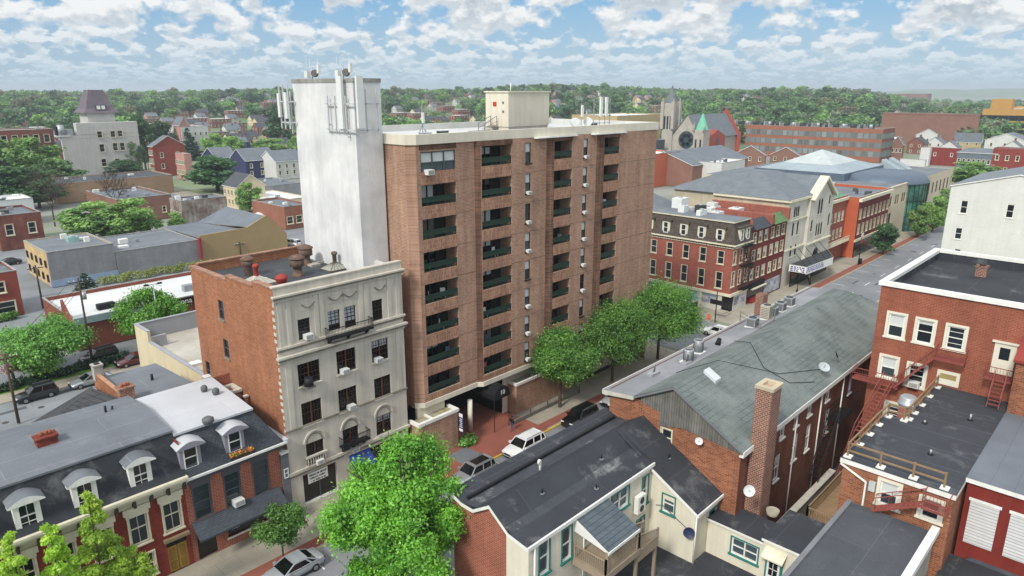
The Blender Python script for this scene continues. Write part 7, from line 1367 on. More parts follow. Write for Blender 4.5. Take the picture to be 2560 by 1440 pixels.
p = pz(125, 938, 0); near('tree', 'full green tree in front of the small red house', (p.x, p.y, 0), 1.2, pY(125, 780, p.y).z, 12.2, 30000, .17, leafmat('foliage lawn tree', '427e2c', '96d060'), 31, nc=44)
near('tree', 'bright green tree in front of the white-roofed store', (pz(385, 868).x, 104.5, 0), 2.0, pY(390, 718, 104.5).z, 10.4, 22000, .17, L_MAPLE, 32, nc=34)
near('blossom_tree', 'pink blossoming tree at the left frame edge', (pz(15, 935).x, 103.5, 0), 1, 4.6, 5.2, 4500, .18, L_PINK, 33, nc=20)
# ---- trees in the middle distance, placed by their foot
tpx('dark cone-shaped spruce before the grey masonry shed', 220, 684, 742, 52, CONF, 'spruce_tree', w0=4.4)
for l, px, top, base, wd, k in (('large yellow-green tree before the brick warehouse, right of the bare tree', 330, 496, 600, 120, 2), ('yellow-green tree left of the largest one, before the long tan depot', 235, 505, 600, 130, 2), ('yellow-green bush-like tree touching the whitewashed block', 443, 530, 580, 40, 2), ('low yellow-green tree in front of the long tan depot', 280, 520, 602, 110, 0), ('big dark green tree in front of the navy house', 546, 388, 478, 136, 1), ('bright green street tree beside the cream gable house', 625, 456, 530, 66, 2), ('round green tree at the foot of the pale concrete block', 312, 398, 452, 76, 1), ('broad bright green tree before the red mill wing', 92, 342, 474, 124, 2), ('wide green tree left of the broad bright one at the mill wing', 25, 350, 478, 110, 0), ('dense green tree between the mill wing and pale block', 142, 396, 482, 100, 0), ('large dark green tree at the left frame edge behind the bare tree', 40, 412, 524, 140, 1), ('rounded dark tree between the leafless tree and the mill wing', 100, 440, 520, 90, 1), ('tall dark tree right of the pale concrete block', 365, 285, 425, 66, 1), ('dark tree behind the red gable house roof', 410, 300, 400, 64, 1), ('green tree behind the right end of the pale block', 345, 345, 440, 44, 0), ('pale green willow-like tree beyond the navy house', 540, 332, 402, 62, 2), ('yellow-green tree right of the pale willow-like tree', 590, 340, 405, 74, 2), ('long yellow-green hedge-like tree behind the white house', 672, 346, 402, 110, 2), ('dark green tree just left of the white shaft', 705, 272, 372, 74, 1), ('yellow-green tree touching the white shaft edge', 738, 340, 400, 34, 2)):
    tpx(l, px, top, base, wd, k)
tpx('tall bare spruce in front of the white row house', 478, 322, 400, 44, CONF, 'spruce_tree', w0=4.4)
for l, px, top, base, wd, k in (('small green street tree on the theatre pavement', 2207, 556, 636, 54, 1), ('nearer green tree by the glass drum building', 2292, 512, 594, 50, 2), ('green tree beyond it along the civic building pavement', 2330, 488, 580, 52, 2), ('farthest green tree beside the white rendered building', 2352, 470, 560, 40, 2), ('wide bright green tree behind the white rendered building', 2428, 404, 470, 112, 2)):
    tpx(l, px, top, base, wd, k)
for l, px, base, h, w_, sd_ in (('grey leafless tree before the long tan depot', 138, 566, 17, 15, 41), ('russet leafless tree in front of the brick warehouse', 296, 548, 15, 9, 42)):
    p = pz(px, base, 0); t = thing('bare_tree', l, 'tree', (p.x, p.y, 0)); mb = bare(sd_, h, w_, 0); meshobj('trunk', mb.mesh('trunk'), (p.x, p.y, 0), t)
# hedges and shrubs
def hedge(label, x0, x1, y0, y1, z1, n, seed, mat=None, m2=None):
    rng = np.random.default_rng(seed); L = max(x1-x0, y1-y0); k = max(4, int(L/1.1)); bl = [(x0+(x1-x0)*(i+.5)/k, y0+(y1-y0)*rng.random(), z1*.5, .9, .7, z1*.55) for i in range(k)]
    t = meshobj('hedge', leafmesh('hedge', leaves(bl, n, .16, rng), mat or L_STREET), (0, 0, 0)); tag(t, label, 'hedge'); return t
hedge('clipped dark hedge along the far pavement of the back street', 12, 30, 101, 102.4, 1.1, 5000, 51, L_CON); hedge('yellow-green hedge strip behind the white store roof', 40, 62, 146.5, 148, 1.6, 3500, 52, leafmat('foliage yellow hedge', '7a8a2a', 'b5c24a')); hedge('dark hedge below the small red house', 14, 24, 133.5, 135, 1.3, 3000, 53)
p = pz(1190, 1090, 0); hedge('clump of low shrubs by the round white column', 44.9, 46.2, 49.2, 50.2, .8, 700, 54)
# ---- the wooded town beyond: individual trees nearest, the rest as one wood
def ok(x, y):
    if 35 < y < 60 and x < 330: return False
    for o in bpy.data.objects:
        pass
    return True
BOXES = []
for o in list(C.objects):
    if o.type == 'MESH' and o.name.split('.')[0] in ('wall', 'upper_wall', 'nave_wall', 'tower_wall'):
        a = np.array([o.matrix_basis @ v.co for v in o.data.vertices]); wl_ = np.array(WL[o.name]); a = np.array([v.co for v in o.data.vertices]); mn, mx_ = a.min(0)+wl_, a.max(0)+wl_; BOXES.append((mn[0], mx_[0], mn[1], mx_[1], mx_[2]))
def free(x, y, m=4): return not any(a-m < x < b+m and c-m < y < d+m for a, b, c, d, _ in BOXES)
# houses among the trees
HB = []
def house(w_, d_, h_, wm, rm, rh, kind):
    t = thing('house', '', 'house', (0, 0, 0)); q = MB(); q.box(-w_/2, w_/2, -d_/2, d_/2, -3, h_, wm)
    if kind == 'g': 
        for s in (-1, 1): q.poly([(s*w_/2, -d_/2, h_), (s*w_/2, d_/2, h_), (s*w_/2, 0, h_+rh)], wm)
    q.build('wall', t); q = MB(); e = .4
    if kind == 'g': 
        for s in (-1, 1): q.poly([(-w_/2-e, s*(d_/2+e), h_-.2), (w_/2+e, s*(d_/2+e), h_-.2), (w_/2+e, 0, h_+rh), (-w_/2-e, 0, h_+rh)], rm)
    else: q.box(-w_/2-.2, w_/2+.2, -d_/2-.2, d_/2+.2, h_, h_+.4, wm, top=rm)
    q.box(w_*.25, w_*.25+.9, -.5, .5, h_+rh*.3, h_+rh+1.2, FRED); q.build('roof', t)
    for s, ax in ((-1, 'S'), (1, 'W')):
        L = w_ if ax == 'S' else d_; n = max(2, int(L/3.2))
        for i in range(n):
            for z in (1.0, h_-2.1):
                u = -L/2+L*(i+.5)/n; q = None; pane, fr, sl_ = winmesh(1.1, 1.6, 'far'); at = (u, -d_/2-.17, z) if ax == 'S' else (-w_/2-.17, u, z); o = meshobj('window', pane, at, t, ROT[ax]); k_ = bpy.data.objects.new('frame', fr); C.objects.link(k_); k_.parent = o; KID.setdefault(o.name, []).append(k_)
    return t
PROT = [(house(9, 9, 6.2, FWHT, FGR, 3.4, 'g'), 'white gabled house with grey roof'), (house(11, 9, 6.4, FRED, FDK, 3.6, 'g'), 'red brick gabled house with dark roof'), (house(16, 10, 7, FRED2, FGR, 1, 'f'), 'flat-roofed brown brick house'), (house(13, 9, 6, FCRM, FDK, 3.6, 'g'), 'cream gabled house with dark roof'), (house(18, 11, 7.5, FRED, WRF, 1, 'f'), 'flat white-roofed red brick terrace'), (house(10, 9, 7, FPNK, FGR, 3.2, 'g'), 'pinkish house with grey gabled roof')]
used = set(); rnd = random.Random(4)
ZN = [(-5, 735, 'beyond the red gable house on the left'), (960, 1215, 'behind the tripod antenna on the apartment roof'), (1370, 1660, 'behind the dish antennas of the apartment roof'), (1780, 2215, 'on the wooded rise beyond the long factory'), (2215, 2560, 'on the flat far right near the parking garage'), (340, 735, 'between the navy house and the distant plum factory'), (340, 735, 'between the navy house and the distant plum factory')]
def hplace(px, py, k):
    p = pz(px, py, 0); x, y = p.x, p.y
    for _ in range(6):
        z = terr(x, y); p = pz(px, py, min(z, 33)); x, y = p.x, p.y
    return x, y, terr(x, y)
spots = []
for i in range(3200):
    za = rnd.choice(ZN); px = rnd.uniform(za[0], za[1]); py = 246+74*rnd.random()**1.3 if px < 1800 else 246+55*rnd.random()**1.4
    if za[0] == 2215 and rnd.random() < .6: py = rnd.uniform(300, 395)
    if za[0] == 340: py = rnd.uniform(268, 385)
    if za[0] == -5: py = rnd.choice((rnd.uniform(250, 330), rnd.uniform(285, 400)))
    x, y, z = hplace(px, py, 0); D = math.hypot(x, y)
    if D < 300 or D > 1500 or not free(x, y, 8) or any((x-a)**2+(y-b_)**2 < 17**2 for a, b_ in spots): continue
    spots.append((x, y)); k = rnd.choice((0, 0, 1, 2, 3, 4, 4, 5)); l = PROT[k][1]+' '+za[2]; at = (x, y, z-.3); rz = rnd.choice((0, 0, 0, math.pi/2*0)) 
    if k in used: dup(PROT[k][0], at, rz, l, 'houses '+za[2])
    else: r_ = PROT[k][0]; r_.location = at; r_['label'] = l; r_['group'] = 'houses '+za[2]; used.add(k); WL[r_.name] = at
    HB.append((x, y))
    if len(HB) >= 215: break
KIND = ('mid green', 'dark green', 'fresh yellow-green', 'grey-green', 'olive-brown budding')
def shades(x, y):
    # would this tree stand right in front of a house, seen from the town side?
    for a, b_ in HB:
        d = math.hypot(a, b_); t_ = ((a-x)*a+(b_-y)*b_)/d; l_ = abs((a-x)*b_-(b_-y)*a)/d
        if 0 < t_ < 85 and l_ < 16: return True
    return False
TP = []; tries = 0
while len(TP) < 285 and tries < 9000:
    tries += 1; za = rnd.choice(ZN+[ZN[0], ZN[3], (1180, 1420, 'on the crest behind the roof penthouse')]); px = rnd.uniform(za[0], za[1]); py = 244+80*rnd.random()**1.5
    if za[0] == -5 and rnd.random() < .5: py = rnd.uniform(270, 410)
    if za[0] == 2215: py = 240+95*rnd.random()
    x, y, z = hplace(px, py, 0); D = math.hypot(x, y)
    if D < 300 or D > 1250 or shades(x, y) or not free(x, y, 5) or any((x-a)**2+(y-b_)**2 < 8.5**2 for a, b_ in HB) or any((x-a)**2+(y-b_)**2 < (8+D*.008)**2 for a, b_ in TP): continue
    TP.append((x, y)); k = rnd.choice((0, 0, 1, 1, 2, 3, 4)); nm = KIND[k]
    me = FAR[k+5*rnd.randint(0, 1)]; W = rnd.uniform(11, 17)*(1 if D < 450 else 1.4); Ht = min(21, W*rnd.uniform(.85, 1.15))
    if rnd.random() < .06: me = CONF; nm = 'dark pointed conifer'; t = plant('%s %s' % (nm, za[2]), 'conifer', me, (x, y, z-.3), 6.5, rnd.uniform(13, 19), rnd.uniform(0, 6), 'trees '+za[2], w0=4.4)
    else: t = plant('%s tree %s' % (nm, za[2]), 'tree', me, (x, y, z-.3), W, Ht, rnd.uniform(0, 6), 'trees '+za[2])
# everything past the individually planted ones reads as one wood
vs = []; ms_ = []
rng = np.random.default_rng(77); base_v = [leaves(clumps(.5, 10, 9, 12, rng, .7, .4), 230, .8, rng) for _ in range(6)]
allv = [[] for _ in L_FAR]; cnt = 0
for i in range(12000):
    D = math.exp(rng.uniform(math.log(520), math.log(2100))); az = rng.uniform(-40, 40); a = HD-math.radians(az); x, y = D*math.cos(a), D*math.sin(a)
    if az > 26 and rng.random() < .35: continue
    if D < 1250 and any((x-p_)**2+(y-q_)**2 < 100 for p_, q_ in TP+HB): continue
    if not free(x, y, 6) or (D < 1300 and shades(x, y)) or (D < 800 and rng.random() < .35): continue
    s = rng.uniform(1.1, 2.3); t_ = rng.uniform(0, 6.28); c_, s_ = math.cos(t_), math.sin(t_); v = base_v[i % 6]*np.array([s*1.15, s*1.15, min(1.75, s)]); v = np.stack([v[:, 0]*c_-v[:, 1]*s_+x, v[:, 0]*s_+v[:, 1]*c_+y, v[:, 2]+terr(x, y)-.5], 1); allv[rng.choice(5, p=(.34, .32, .14, .14, .06))].append(v); cnt += 1
    if cnt > 2300: break
me = leafmesh('woodland', np.concatenate([np.concatenate(a) for a in allv]), L_FAR[0]); me.materials.clear(); [me.materials.append(m) for m in L_FAR]
me.polygons.foreach_set('material_index', np.concatenate([np.full(sum(len(v)//4 for v in a), i) for i, a in enumerate(allv)]).astype(np.int32)); o = meshobj('woodland', me, (0, 0, 0)); tag(o, 'far wooded town reading as one mass up to the horizon', 'woodland', kind='stuff')
# ================================================================ vehicles
CGL = glassmat('car glass', '0d1114', .05, .8); TYRE = M('tyre', '17171a', .9, .1); RIM = M('alloy rim', '9a9da0', .35, .05, metal=.6); LAMP = M('headlamp glass', 'dfe4e6', .15, .05, spec=.8); TAIL = M('tail lamp', '8f1f1f', .3, .05); PLAST = M('black plastic trim', '222326', .6, .05)
def paint(name, col, metal=.0): 
    m = M(name, col, .28, .02, 1, metal=metal, spec=.6); m.node_tree.nodes['Principled BSDF'].inputs['Coat Weight'].default_value = .6; return m
def car(name, label, body, at, rz, kind='suv', L=4.7, Wd=1.9, group=None, glassroof=False):
    # local: nose towards +x
    t = thing(name, label, 'car' if kind == 'sedan' else 'suv', (0, 0, 0), group); h = L/2; w = Wd/2
    if kind == 'suv': ST = [(-h, .45, .95, .86), (-h+.12, .32, 1.05, .95), (-h+.9, .28, 1.08, 1.0), (-.2, .27, 1.06, 1.0), (h-1.45, .27, 1.04, 1.0), (h-.7, .28, .98, .97), (h-.18, .32, .86, .9), (h, .42, .7, .78)]; roof, gx = 1.72, (h-1.35, h-2.05, -h+.35, -h+.12); belt = 1.05
    else: ST = [(-h, .45, .85, .82), (-h+.12, .32, .95, .92), (-h+.7, .28, .98, .98), (-.2, .25, .94, 1.0), (h-1.5, .25, .92, 1.0), (h-.7, .27, .84, .97), (h-.15, .3, .7, .88), (h, .4, .58, .74)]; roof, gx = 1.45, (h-1.35, h-2.25, -h+1.45, -h+.6); belt = .93
    b = MB(); k = b.mi(body); rows = []
    for x, zb, zt, f in ST:
        ww = w*f; i = len(b.v); pts = [(-ww*.9, zb), (-ww, zb+.2), (-ww, zt-.2), (-ww*.94, zt-.06), (-ww*.8, zt), (ww*.8, zt), (ww*.94, zt-.06), (ww, zt-.2), (ww, zb+.2), (ww*.9, zb)]; b.v += [(x, y, z) for y, z in pts]; rows.append(range(i, i+10))
    for r0, r1 in zip(rows, rows[1:]):
        for j in range(10): q = (j+1) % 10; b.f.append((r0[j], r1[j], r1[q], r0[q])); b.m.append(k); b.sm.append(True)
    b.f.append(tuple(rows[0])); b.m.append(k); b.sm.append(False); b.f.append(tuple(reversed(rows[-1]))); b.m.append(k); b.sm.append(False)
    wr = w*.74; wb = w*.93; A, B_, D, E_ = gx
    P = {'fl': (A, wb, belt), 'fr': (A, -wb, belt), 'rl': (E_, wb, belt), 'rr': (E_, -wb, belt), 'Fl': (B_, wr, roof-.05), 'Fr': (B_, -wr, roof-.05), 'Rl': (D, wr, roof-.06), 'Rr': (D, -wr, roof-.06)}
    xm = (B_+D)/2; b.poly([P['Fl'], P['Fr'], (xm, -wr*.98, roof), (xm, wr*.98, roof)], body, True).poly([(xm, wr*.98, roof), (xm, -wr*.98, roof), P['Rr'], P['Rl']], body, True)
    for a, c in (('fl', 'Fl'), ('fr', 'Fr'), ('rl', 'Rl'), ('rr', 'Rr'), ('Fl', 'Rl'), ('Fr', 'Rr'), ('fl', 'rl'), ('fr', 'rr'), ('Fl', 'Fr'), ('Rl', 'Rr')): b.bar(P[a], P[c], .09, body, .07)
    for s in ('l', 'r'):
        lo = Vector(P['f'+s]).lerp(Vector(P['r'+s]), .47); hi = Vector(P['F'+s]).lerp(Vector(P['R'+s]), .42); b.bar(lo, hi, .08, body if kind == 'suv' else PLAST)
        lo = Vector(P['f'+s]).lerp(Vector(P['r'+s]), .8); hi = Vector(P['F'+s]).lerp(Vector(P['R'+s]), .85); b.bar(lo, hi, .1, body)
    b.build('body', t)
    q = MB(); q.poly([P['fl'], P['fr'], P['Fr'], P['Fl']], CGL); q.build('windscreen', t); q = MB(); q.poly([P['rr'], P['rl'], P['Rl'], P['Rr']], CGL); q.build('rear_window', t)
    for s in ('l', 'r'): q = MB(); q.poly([P['f'+s], P['r'+s], P['R'+s], P['F'+s]], CGL); q.build('side_window', t)
    if glassroof: q = MB(); q.box(D+.35, B_-.3, -wr*.7, wr*.7, roof-.03, roof+.012, CGL); q.build('sunroof', t)
    if kind == 'suv':
        for s in (-1, 1): q = MB(); q.bar((D+.1, s*wr*.9, roof+.05), (B_-.15, s*wr*.9, roof+.05), .05, RIM); q.build('roof_rail', t)
    for x in (-h+.92, h-.95):
        for s in (-1, 1):
            r = .36 if kind == 'suv' else .33; q = MB(); q.cyl((x, s*(w-.24), r), (x, s*(w+.012), r), r, r, TYRE, 18); o = q.build('wheel', t); q = MB(); q.cyl((x, s*(w-.02), r), (x, s*(w+.022), r), r*.66, r*.6, RIM, 12); q.build('rim', o)
    for s in (-1, 1):
        q = MB(); q.box(h-.3, h-.04, s*w*.62-.19, s*w*.62+.19, .66 if kind == 'suv' else .56, .82 if kind == 'suv' else .7, LAMP); q.build('headlight', t); q = MB(); q.box(-h-.02, -h+.14, s*w*.72-.14, s*w*.72+.14, .72, .98 if kind == 'suv' else .86, TAIL); q.build('taillight', t); q = MB(); q.box(A-.3, A-.1, s*(w+.12)-.1, s*(w+.12)+.1, belt, belt+.15, body); q.build('mirror', t)
    q = MB(); q.box(h-.06, h+.012, -w*.42, w*.42, .5, .72, PLAST); q.build('grille', t); q = MB(); q.box(-h-.012, -h+.1, -w*.8, w*.8, .34, .5, PLAST).box(h-.1, h+.03, -w*.72, w*.72, .3, .44, PLAST); q.build('bumper', t)
    t.location = at; t.rotation_euler.z = rz; WL[t.name] = at; return t
WHP, SIL, BLK_, GRYP, DGR, REDP = paint('white car paint', 'dddedd'), paint('silver car paint', 'a9adb0', .5), paint('black car paint', '0c0d0f'), paint('pale silver paint', 'b9bec2', .4), paint('dark grey paint car', '23282e', .3), paint('dark red car paint', '5f1d20')
RZ = -.126
car('parked_suv', 'silver-green parked suv with dark sunroof behind the bright maple', SIL, (41.3, 44.2, RZ), math.pi, 'suv', 4.8, glassroof=True); car('parked_suv', 'white parked suv in front of the canopy entrance', WHP, (48.6, 44.25, RZ), math.pi, 'suv', 5.0, 2.0); car('parked_suv', 'glossy black parked suv beyond the white one', BLK_, (57.9, 44.2, RZ), math.pi, 'suv', 4.9, 1.95); car('parked_car', 'silver parked car half hidden by the shingled roof block corner', GRYP, (65.0, 44.2, RZ), math.pi, 'sedan', 4.7); car('parked_sedan', 'pale silver sedan at the bottom frame edge by the kerb', GRYP, (22.0, 44.2, RZ), math.pi, 'sedan', 4.8)
car('parked_suv', 'dark grey suv parked on the back street by the utility pole', DGR, (17.4, 96.3, RZ), math.pi, 'suv', 4.5); car('parked_sedan', 'silver sedan parked on the back street behind the dark grey suv', SIL, (23.4, 96.3, RZ), math.pi, 'sedan', 4.8); car('parked_suv', 'black suv parked in front of the white-roofed store', BLK_, (26.9, 104.7, -.11), math.pi+.1, 'suv', 4.8); car('parked_car', 'dark red car behind the annex corner', REDP, (29.6, 99.4, -.02), math.pi, 'sedan', 4.4); car('parked_sedan', 'dark grey sedan in the car park at the left edge', DGR, (32.2, 180, -.11), math.pi, 'sedan', 4.9)
car('white_pickup', 'white vehicle driving past the tan gable building', WHP, (84.5, 153.5, -.15), 1.8, 'suv', 5.2)
car('parked_car', 'pale car at the crossing before the corner shopfronts', WHP, (95.3, 46.8, RZ), math.pi/2, 'suv', 4.8); car('parked_car', 'grey car parked far down by the red gable house', SIL, (112, 305, -.15), 1.9, 'sedan', 4.6); car('parked_car', 'dark car parked beside the red gable house', DGR, (108, 296, -.15), 1.9, 'sedan', 4.6)
# box truck
t = thing('box_truck', 'white box truck parked beside the whitewashed block', 'truck', (88.8, 193.5, -.15)); x, y = 88.0, 196; q = MB(); q.box(x-1.25, x+1.25, y-1, y+6, .6, 3.9, WHP); q.build('cargo_box', t); q = MB(); q.prism([(y-1.1, .6), (y-1.1, 2.9), (y-2.3, 2.8), (y-2.8, 1.8), (y-4.2, 1.5), (y-4.3, .6)], 'x', x-1.15, x+1.15, WHP); q.build('cab', t); q = MB(); q.poly([(x-1.05, y-2.32, 2.72), (x+1.05, y-2.32, 2.72), (x+1.05, y-2.83, 1.85), (x-1.05, y-2.83, 1.85)], CGL); q.box(x-1.17, x-1.151, y-2.2, y-1.3, 1.9, 2.6, CGL); q.build('windscreen', t)
for yy in (y-3.3, y+4): 
    for s in (-1, 1): q = MB(); q.cyl((x+s*.9, yy, .5), (x+s*1.2, yy, .5), .5, .5, TYRE, 14); q.build('wheel', t)
q = MB(); q.box(x-.7, x+.7, y-4.34, y-4.31, .8, 1.4, PLAST); q.build('grille', t)
# black stage trailer at the crossing
t = thing('stage_trailer', 'black open trailer with white board parked before the corner shopfronts', 'trailer', (98.6, 55, 0)); q = MB(); q.box(97.4, 100.0, 53.0, 61, .6, .8, PLAST).box(99.85, 100.0, 53.0, 61, .8, 3.2, BLK_).box(97.4, 99.84, 60.85, 61, .8, 3.2, BLK_).box(97.4, 100.0, 53, 61, 3.2, 3.3, M('trailer roof', '8d8f90', .7)); q.build('body', t); q = MB(); q.box(97.3, 97.38, 55.2, 56.4, .8, 2.2, WHITE); q.build('board', t)
for yy in (55.5, 57): q = MB(); q.cyl((97.5, yy, .4), (97.8, yy, .4), .4, .4, TYRE, 12); q.build('wheel', t)
q = MB(); q.box(97.35, 97.39, 53.1, 54.2, .8, 3.0, GALV).box(97.35, 97.39, 57.6, 58, .8, 3.1, TAN); q.build('post', t)
q = MB(); q.lathe((101.4, 51.6, 0), [(.3, 0), (.3, .1), (.22, .15), (.2, .9), (.12, 1.0)], M('orange barrel', 'd0562c', .7), 12); tag(q.build('traffic_barrel'), 'orange traffic barrel at the corner shop step', 'barrel')
q = MB(); q.box(104.8, 107.0, 50.4, 52.6, 0, .16, CONC).box(105.3, 107.0, 50.9, 52.6, .16, .32, CONC); tag(q.build('corner_step'), 'two pale steps at the corner shop door', 'steps')
# ================================================================ street furniture
def lamp(at, label):
    t = thing('street_lamp', label, 'street lamp', at); x, y, z = at; q = MB(); q.lathe(at, [(.22, 0), (.2, .3), (.1, .7), (.06, .8), (.05, 3.6), (.1, 3.7)], INK, 10); q.build('post', t); q = MB(); q.lathe((x, y, z+3.7), [(.1, 0), (.24, .2), (.26, .4), (.1, .62)], M('globe', 'e5e1d2', .4), 12); q.build('globe', t)
lamp((127.4, 47.6, 0), 'black globe street lamp before the theatre marquee'); lamp((134.6, 48.0, 0), 'second globe street lamp beyond the marquee edge')
t = thing('sign_pole', 'black pole with street signs near the orange brick block', 'sign', (157, 46.6, 0)); q = MB(); q.cyl((157.6, 46.6, 0), (157.6, 46.6, 7.2), .1, .08, INK, 8); q.build('post', t); q = MB(); q.box(157.0, 158.4, 46.5, 46.56, 6.2, 7.0, ANT).box(157.2, 158.1, 46.5, 46.56, 4.9, 5.6, M('red sign', 'a23b36', .6)); q.build('board', t)
q = MB(); q.lathe((158.9, 46.7, 0), [(.35, 0), (.4, .2), (.42, 1.0), (.36, 1.15), (.1, 1.25)], INK, 12); tag(q.build('litter_bin'), 'black round litter bin beside the street sign pole', 'bin')
t = thing('traffic_signal', 'black traffic signal pole with two signal heads at the crossing', 'traffic light', (100.5, 50.2, 0)); q = MB(); q.cyl((100.9, 50.2, 0), (100.9, 50.2, 5.2), .1, .08, INK, 8); q.build('post', t)
for s in (-.5, .6): q = MB(); q.box(100.75, 101.05, 50.2+s-.45, 50.2+s+.45, 3.0, 3.7, INK); q.build('signal_head', t)
WOOD = M('utility pole wood', '4f453c', .95, .2, 3)
def pole(label, px, base, top, z0=0, arms=1, tr=False):
    p = pz(px, base, z0); zt = pD(px, top, math.hypot(p.x, p.y)).z; t = thing('utility_pole', label, 'utility pole', (p.x, p.y, z0)); q = MB(); q.cyl((p.x, p.y, z0), (p.x, p.y, zt), .17, .11, WOOD, 8); q.build('post', t)
    for i in range(arms): q = MB(); q.bar((p.x-1.2, p.y+.15, zt-.6-i*1.0), (p.x+1.2, p.y+.15, zt-.6-i*1.0), .12, WOOD); [q.cyl((p.x+s, p.y+.15, zt-.55-i), (p.x+s, p.y+.15, zt-.3-i), .05, .05, ANT, 6) for s in (-1.1, -.5, .5, 1.1)]; q.build('crossarm', t)
    if tr: q = MB(); q.cyl((p.x+.35, p.y, zt-3), (p.x+.35, p.y, zt-2), .28, .28, GALV, 10); q.build('transformer', t)
    return (p.x, p.y, zt)
a = pole('wooden utility pole in front of the white-roofed store', 233, 915, 690, tr=True); b_ = pole('leaning wooden utility pole at the left frame edge on the back street', 47, 1057, 878); c_ = pole('utility pole left of the white-roofed store behind the small red house', 108, 770, 660); d_ = pole('thin utility pole in the car park beside the tan gable wall', 603, 640, 604)
e_ = pole('utility pole at the corner of the red gable house', 374, 440, 376, arms=0); f_ = pole('utility pole before the big dark tree', 541, 478, 435)
q = MB()
for dx in (-1.1, .5, 1.1):
    pts = []
    for i in range(13): s = i/12; pts.append((a[0]+(b_[0]-a[0])*s+dx, a[1]+(b_[1]-a[1])*s, a[2]-.3+(b_[2]-a[2])*s-1.2*4*s*(1-s)*.4))
    q.path(pts, .03, INK)
tag(q.build('overhead_wires'), 'sagging black overhead wires between the two near utility poles', 'wires')
def floodlamp(px, base, top, label):
    p = pz(px, base, 0); zt = pD(px, top, math.hypot(p.x, p.y)).z; t = thing('lamp_mast', label, 'street lamp', tuple(p)); q = MB(); q.cyl(p, (p.x, p.y, zt), .12, .07, GALV, 8).bar((p.x-.9, p.y, zt), (p.x+.9, p.y, zt), .08, GALV); q.build('post', t)
    for s in (-.9, .9): q = MB(); q.box(p.x+s-.3, p.x+s+.3, p.y-.2, p.y+.2, zt-.1, zt+.1, INK); q.build('lamp_head', t)
floodlamp(405, 870, 708, 'twin-headed lamp mast behind the bright tree at the store'); floodlamp(72, 502, 430, 'lamp mast with white box beside the old brick works')
q = MB(); m = M('blue tarpaulin', '4fa0cf', .7); q.box(35, 39.5, 138.2, 140.2, .0, 1.0, TAN).box(34.9, 39.6, 138.1, 140.3, 1.0, 1.2, m); tag(q.build('tarpaulin_stack'), 'stack under a bright blue tarpaulin near the dark spruce', 'tarpaulin')
q = MB(); q.lathe((93, 186, -.15), [(2.6, 2.4), (.2, 3.4)], WHITE, 8); q.cyl((93, 186, 0), (93, 186, 2.6), .08, .08, GALV, 6); tag(q.build('market_tent'), 'white pointed tent beyond the tan gable building', 'tent')
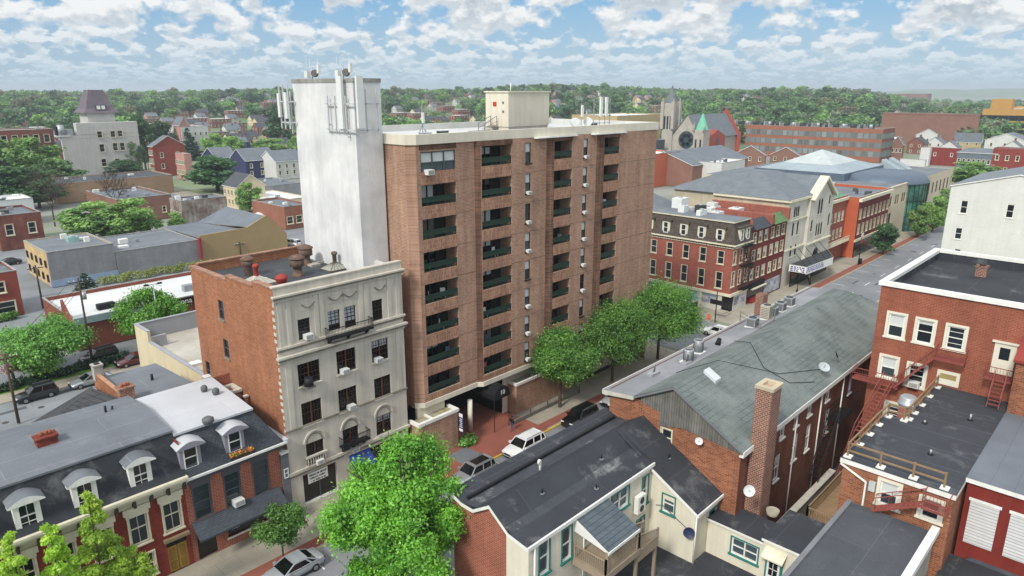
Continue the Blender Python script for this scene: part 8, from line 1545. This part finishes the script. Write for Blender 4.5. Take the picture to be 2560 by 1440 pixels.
# ================================================================ people
SKIN = M('skin', '8a5f48', .6, .05)
def person(label, at, rz, shirt, trousers, hair, ph=0.5, bag=None):
    t = thing('person', label, 'person', at)
    N = [(0, 0, .95), (0, 0, 1.12), (0, 0, 1.38), (0, 0, 1.5), (.0, 0, 1.56), (.02, 0, 1.66), (.02, 0, 1.75),       # 0-6 spine, neck, head
         (0, .19, 1.42), (.03*ph, .25, 1.15), (.2*ph, .24, .92), (.23*ph, .235, .84),                                  # 7-10 left arm
         (0, -.19, 1.42), (-.1*ph, -.26, 1.15), (-.05*ph, -.27, .9), (-.03*ph, -.265, .82),                             # 11-14 right arm
         (0, .1, .9), (.2*ph, .11, .5), (.12*ph, .11, .08), (.3*ph, .11, .04),                                          # 15-18 left leg
         (0, -.1, .9), (-.06*ph, -.11, .5), (-.42*ph, -.11, .12), (-.28*ph, -.11, .04)]                                  # 19-22 right leg
    Ed = [(0, 1), (1, 2), (2, 3), (3, 4), (4, 5), (5, 6), (2, 7), (7, 8), (8, 9), (9, 10), (2, 11), (11, 12), (12, 13), (13, 14), (0, 15), (15, 16), (16, 17), (17, 18), (0, 19), (19, 20), (20, 21), (21, 22)]
    Rd = [.15, .14, .17, .07, .055, .1, .06, .075, .05, .035, .03, .075, .05, .035, .03, .095, .07, .045, .04, .095, .07, .045, .04]
    for k, s in ((10, 1), (14, -1)):                                                                                     # five fingers each
        bx = N[k]
        for i, l in enumerate((.06, .07, .075, .07, .055)):
            off = (-.03+.018*i, 0, 0) if i else (.035, 0, .02); j = len(N); N.append((bx[0]+off[0], bx[1], bx[2]-.02+off[2])); N.append((bx[0]+off[0]*1.1+.01, bx[1]-.012*s, bx[2]-.02-l)); Ed += [(k, j), (j, j+1)]; Rd += [.011, .008]
    me = bpy.data.meshes.new('tmp'); me.from_pydata(N, Ed, []); o = bpy.data.objects.new('tmp', me); C.objects.link(o); sk = o.modifiers.new('s', 'SKIN'); sk.use_smooth_shade = True
    for i, r in enumerate(Rd): me.skin_vertices[0].data[i].radius = (r, r*(.72 if i in (0, 1, 2) else 1)); 
    me.skin_vertices[0].data[0].use_root = True; su = o.modifiers.new('u', 'SUBSURF'); su.levels = 1; su.render_levels = 1
    out_ = bpy.data.meshes.new_from_object(o.evaluated_get(bpy.context.evaluated_depsgraph_get())); bpy.data.objects.remove(o)
    for m in (SKIN, shirt, trousers, INK): out_.materials.append(m)
    for p in out_.polygons:
        z, yy = p.center.z, abs(p.center.y); p.material_index = 3 if z < .09 else 2 if z < .98 and yy < .21 else 1 if (z < 1.5 and not (yy > .2 and z < .93)) else 0
    b = meshobj('body', out_, at, t); q = MB(); q.lathe((.0, 0, 1.68), [(.125, -.05), (.135, .03), (.11, .1), (.03, .14)], hair, 12); x, y, z = at
    o = q.build('hair', t, at=(x, y, z)); o.data.transform(Matrix.Translation(Vector((x, y, z)))); o.data.update()
    q = MB()
    for s in (-1, 1): q.box(.115, .125, s*.035-.012, s*.035+.012, 1.66, 1.675, INK)
    q.box(.115, .14, -.012, .012, 1.615, 1.655, SKIN).box(.112, .122, -.03, .03, 1.585, 1.595, M('lips', '7a4540', .6)); o = q.build('face', t, at=at); o.data.transform(Matrix.Translation(Vector(at)))
    t.rotation_euler.z = rz; return t
person('person in black top and blue jeans walking past the iron fence', (50.95, 48.2, 0), .2, INK, M('blue denim', '3d4f75', .9, .1, 4), INK, .8); person('person in pale top and dark trousers standing before the theatre', (136.2, 48.9, 0), 2.5, ANT, INK, MATS['brown sash'], .2)
# things left on the balconies
def chair(at, label, m, rz=0):
    t = thing('balcony_chair', label, 'chair', (0, 0, 0), 'chairs on the apartment balconies'); q = MB(); q.box(-.25, .25, -.25, .25, .4, .45, m); q.build('seat', t); q = MB(); q.box(-.25, .25, .2, .25, .45, .95, m); q.build('backrest', t)
    for a in (-.22, .22):
        for c in (-.22, .22): q = MB(); q.box(a-.02, a+.02, c-.02, c+.02, 0, .4, m); q.build('leg', t)
    t.location = at; t.rotation_euler.z = rz; return t
ROWN = ('top', 'second', 'third', 'fourth', 'fifth', 'sixth', 'seventh', 'lowest'); COLN = ('leftmost', 'second', 'third', 'right')
for k, i, u, m, cn_ in ((0, 4, 43.0, ANT, 'white'), (0, 4, 44.6, ANT, 'second white'), (0, 5, 44.3, ANT, 'pale'), (1, 6, 50.5, M('blue plastic', '4f6f9c', .6), 'blue'), (1, 5, 50.0, ANT, 'white'), (1, 7, 50.2, M('pink cloth', 'c0607a', .8), 'pink'), (1, 3, 51.6, ANT, 'white'), (3, 2, 69.8, ANT, 'white'), (2, 3, 61.8, PGY, 'grey'), (0, 6, 45.0, M('blue cover', '55708a', .8), 'blue-grey')):
    chair((u, ys[k]+.75, tops[i]-2.0), '%s chair on the %s balcony of the %s stack' % (cn_, ROWN[i], COLN[k]), m, random.uniform(-1, 1))
# ================================================================ the air: an even thin haze round the whole scene
hm = bpy.data.materials.new('haze'); hm.use_nodes = True; nt = hm.node_tree; nt.nodes.clear(); ho = nt.nodes.new('ShaderNodeOutputMaterial'); pv = nt.nodes.new('ShaderNodeVolumePrincipled')
pv.inputs['Color'].default_value = (.80, .90, .97, 1); pv.inputs['Density'].default_value = .0002; pv.inputs['Anisotropy'].default_value = .1; nt.links.new(pv.outputs[0], ho.inputs['Volume'])
b = MB(); b.box(-9200, 9200, -9200, 9200, -3.2, 78, hm); tag(b.build('haze'), kind='stuff')
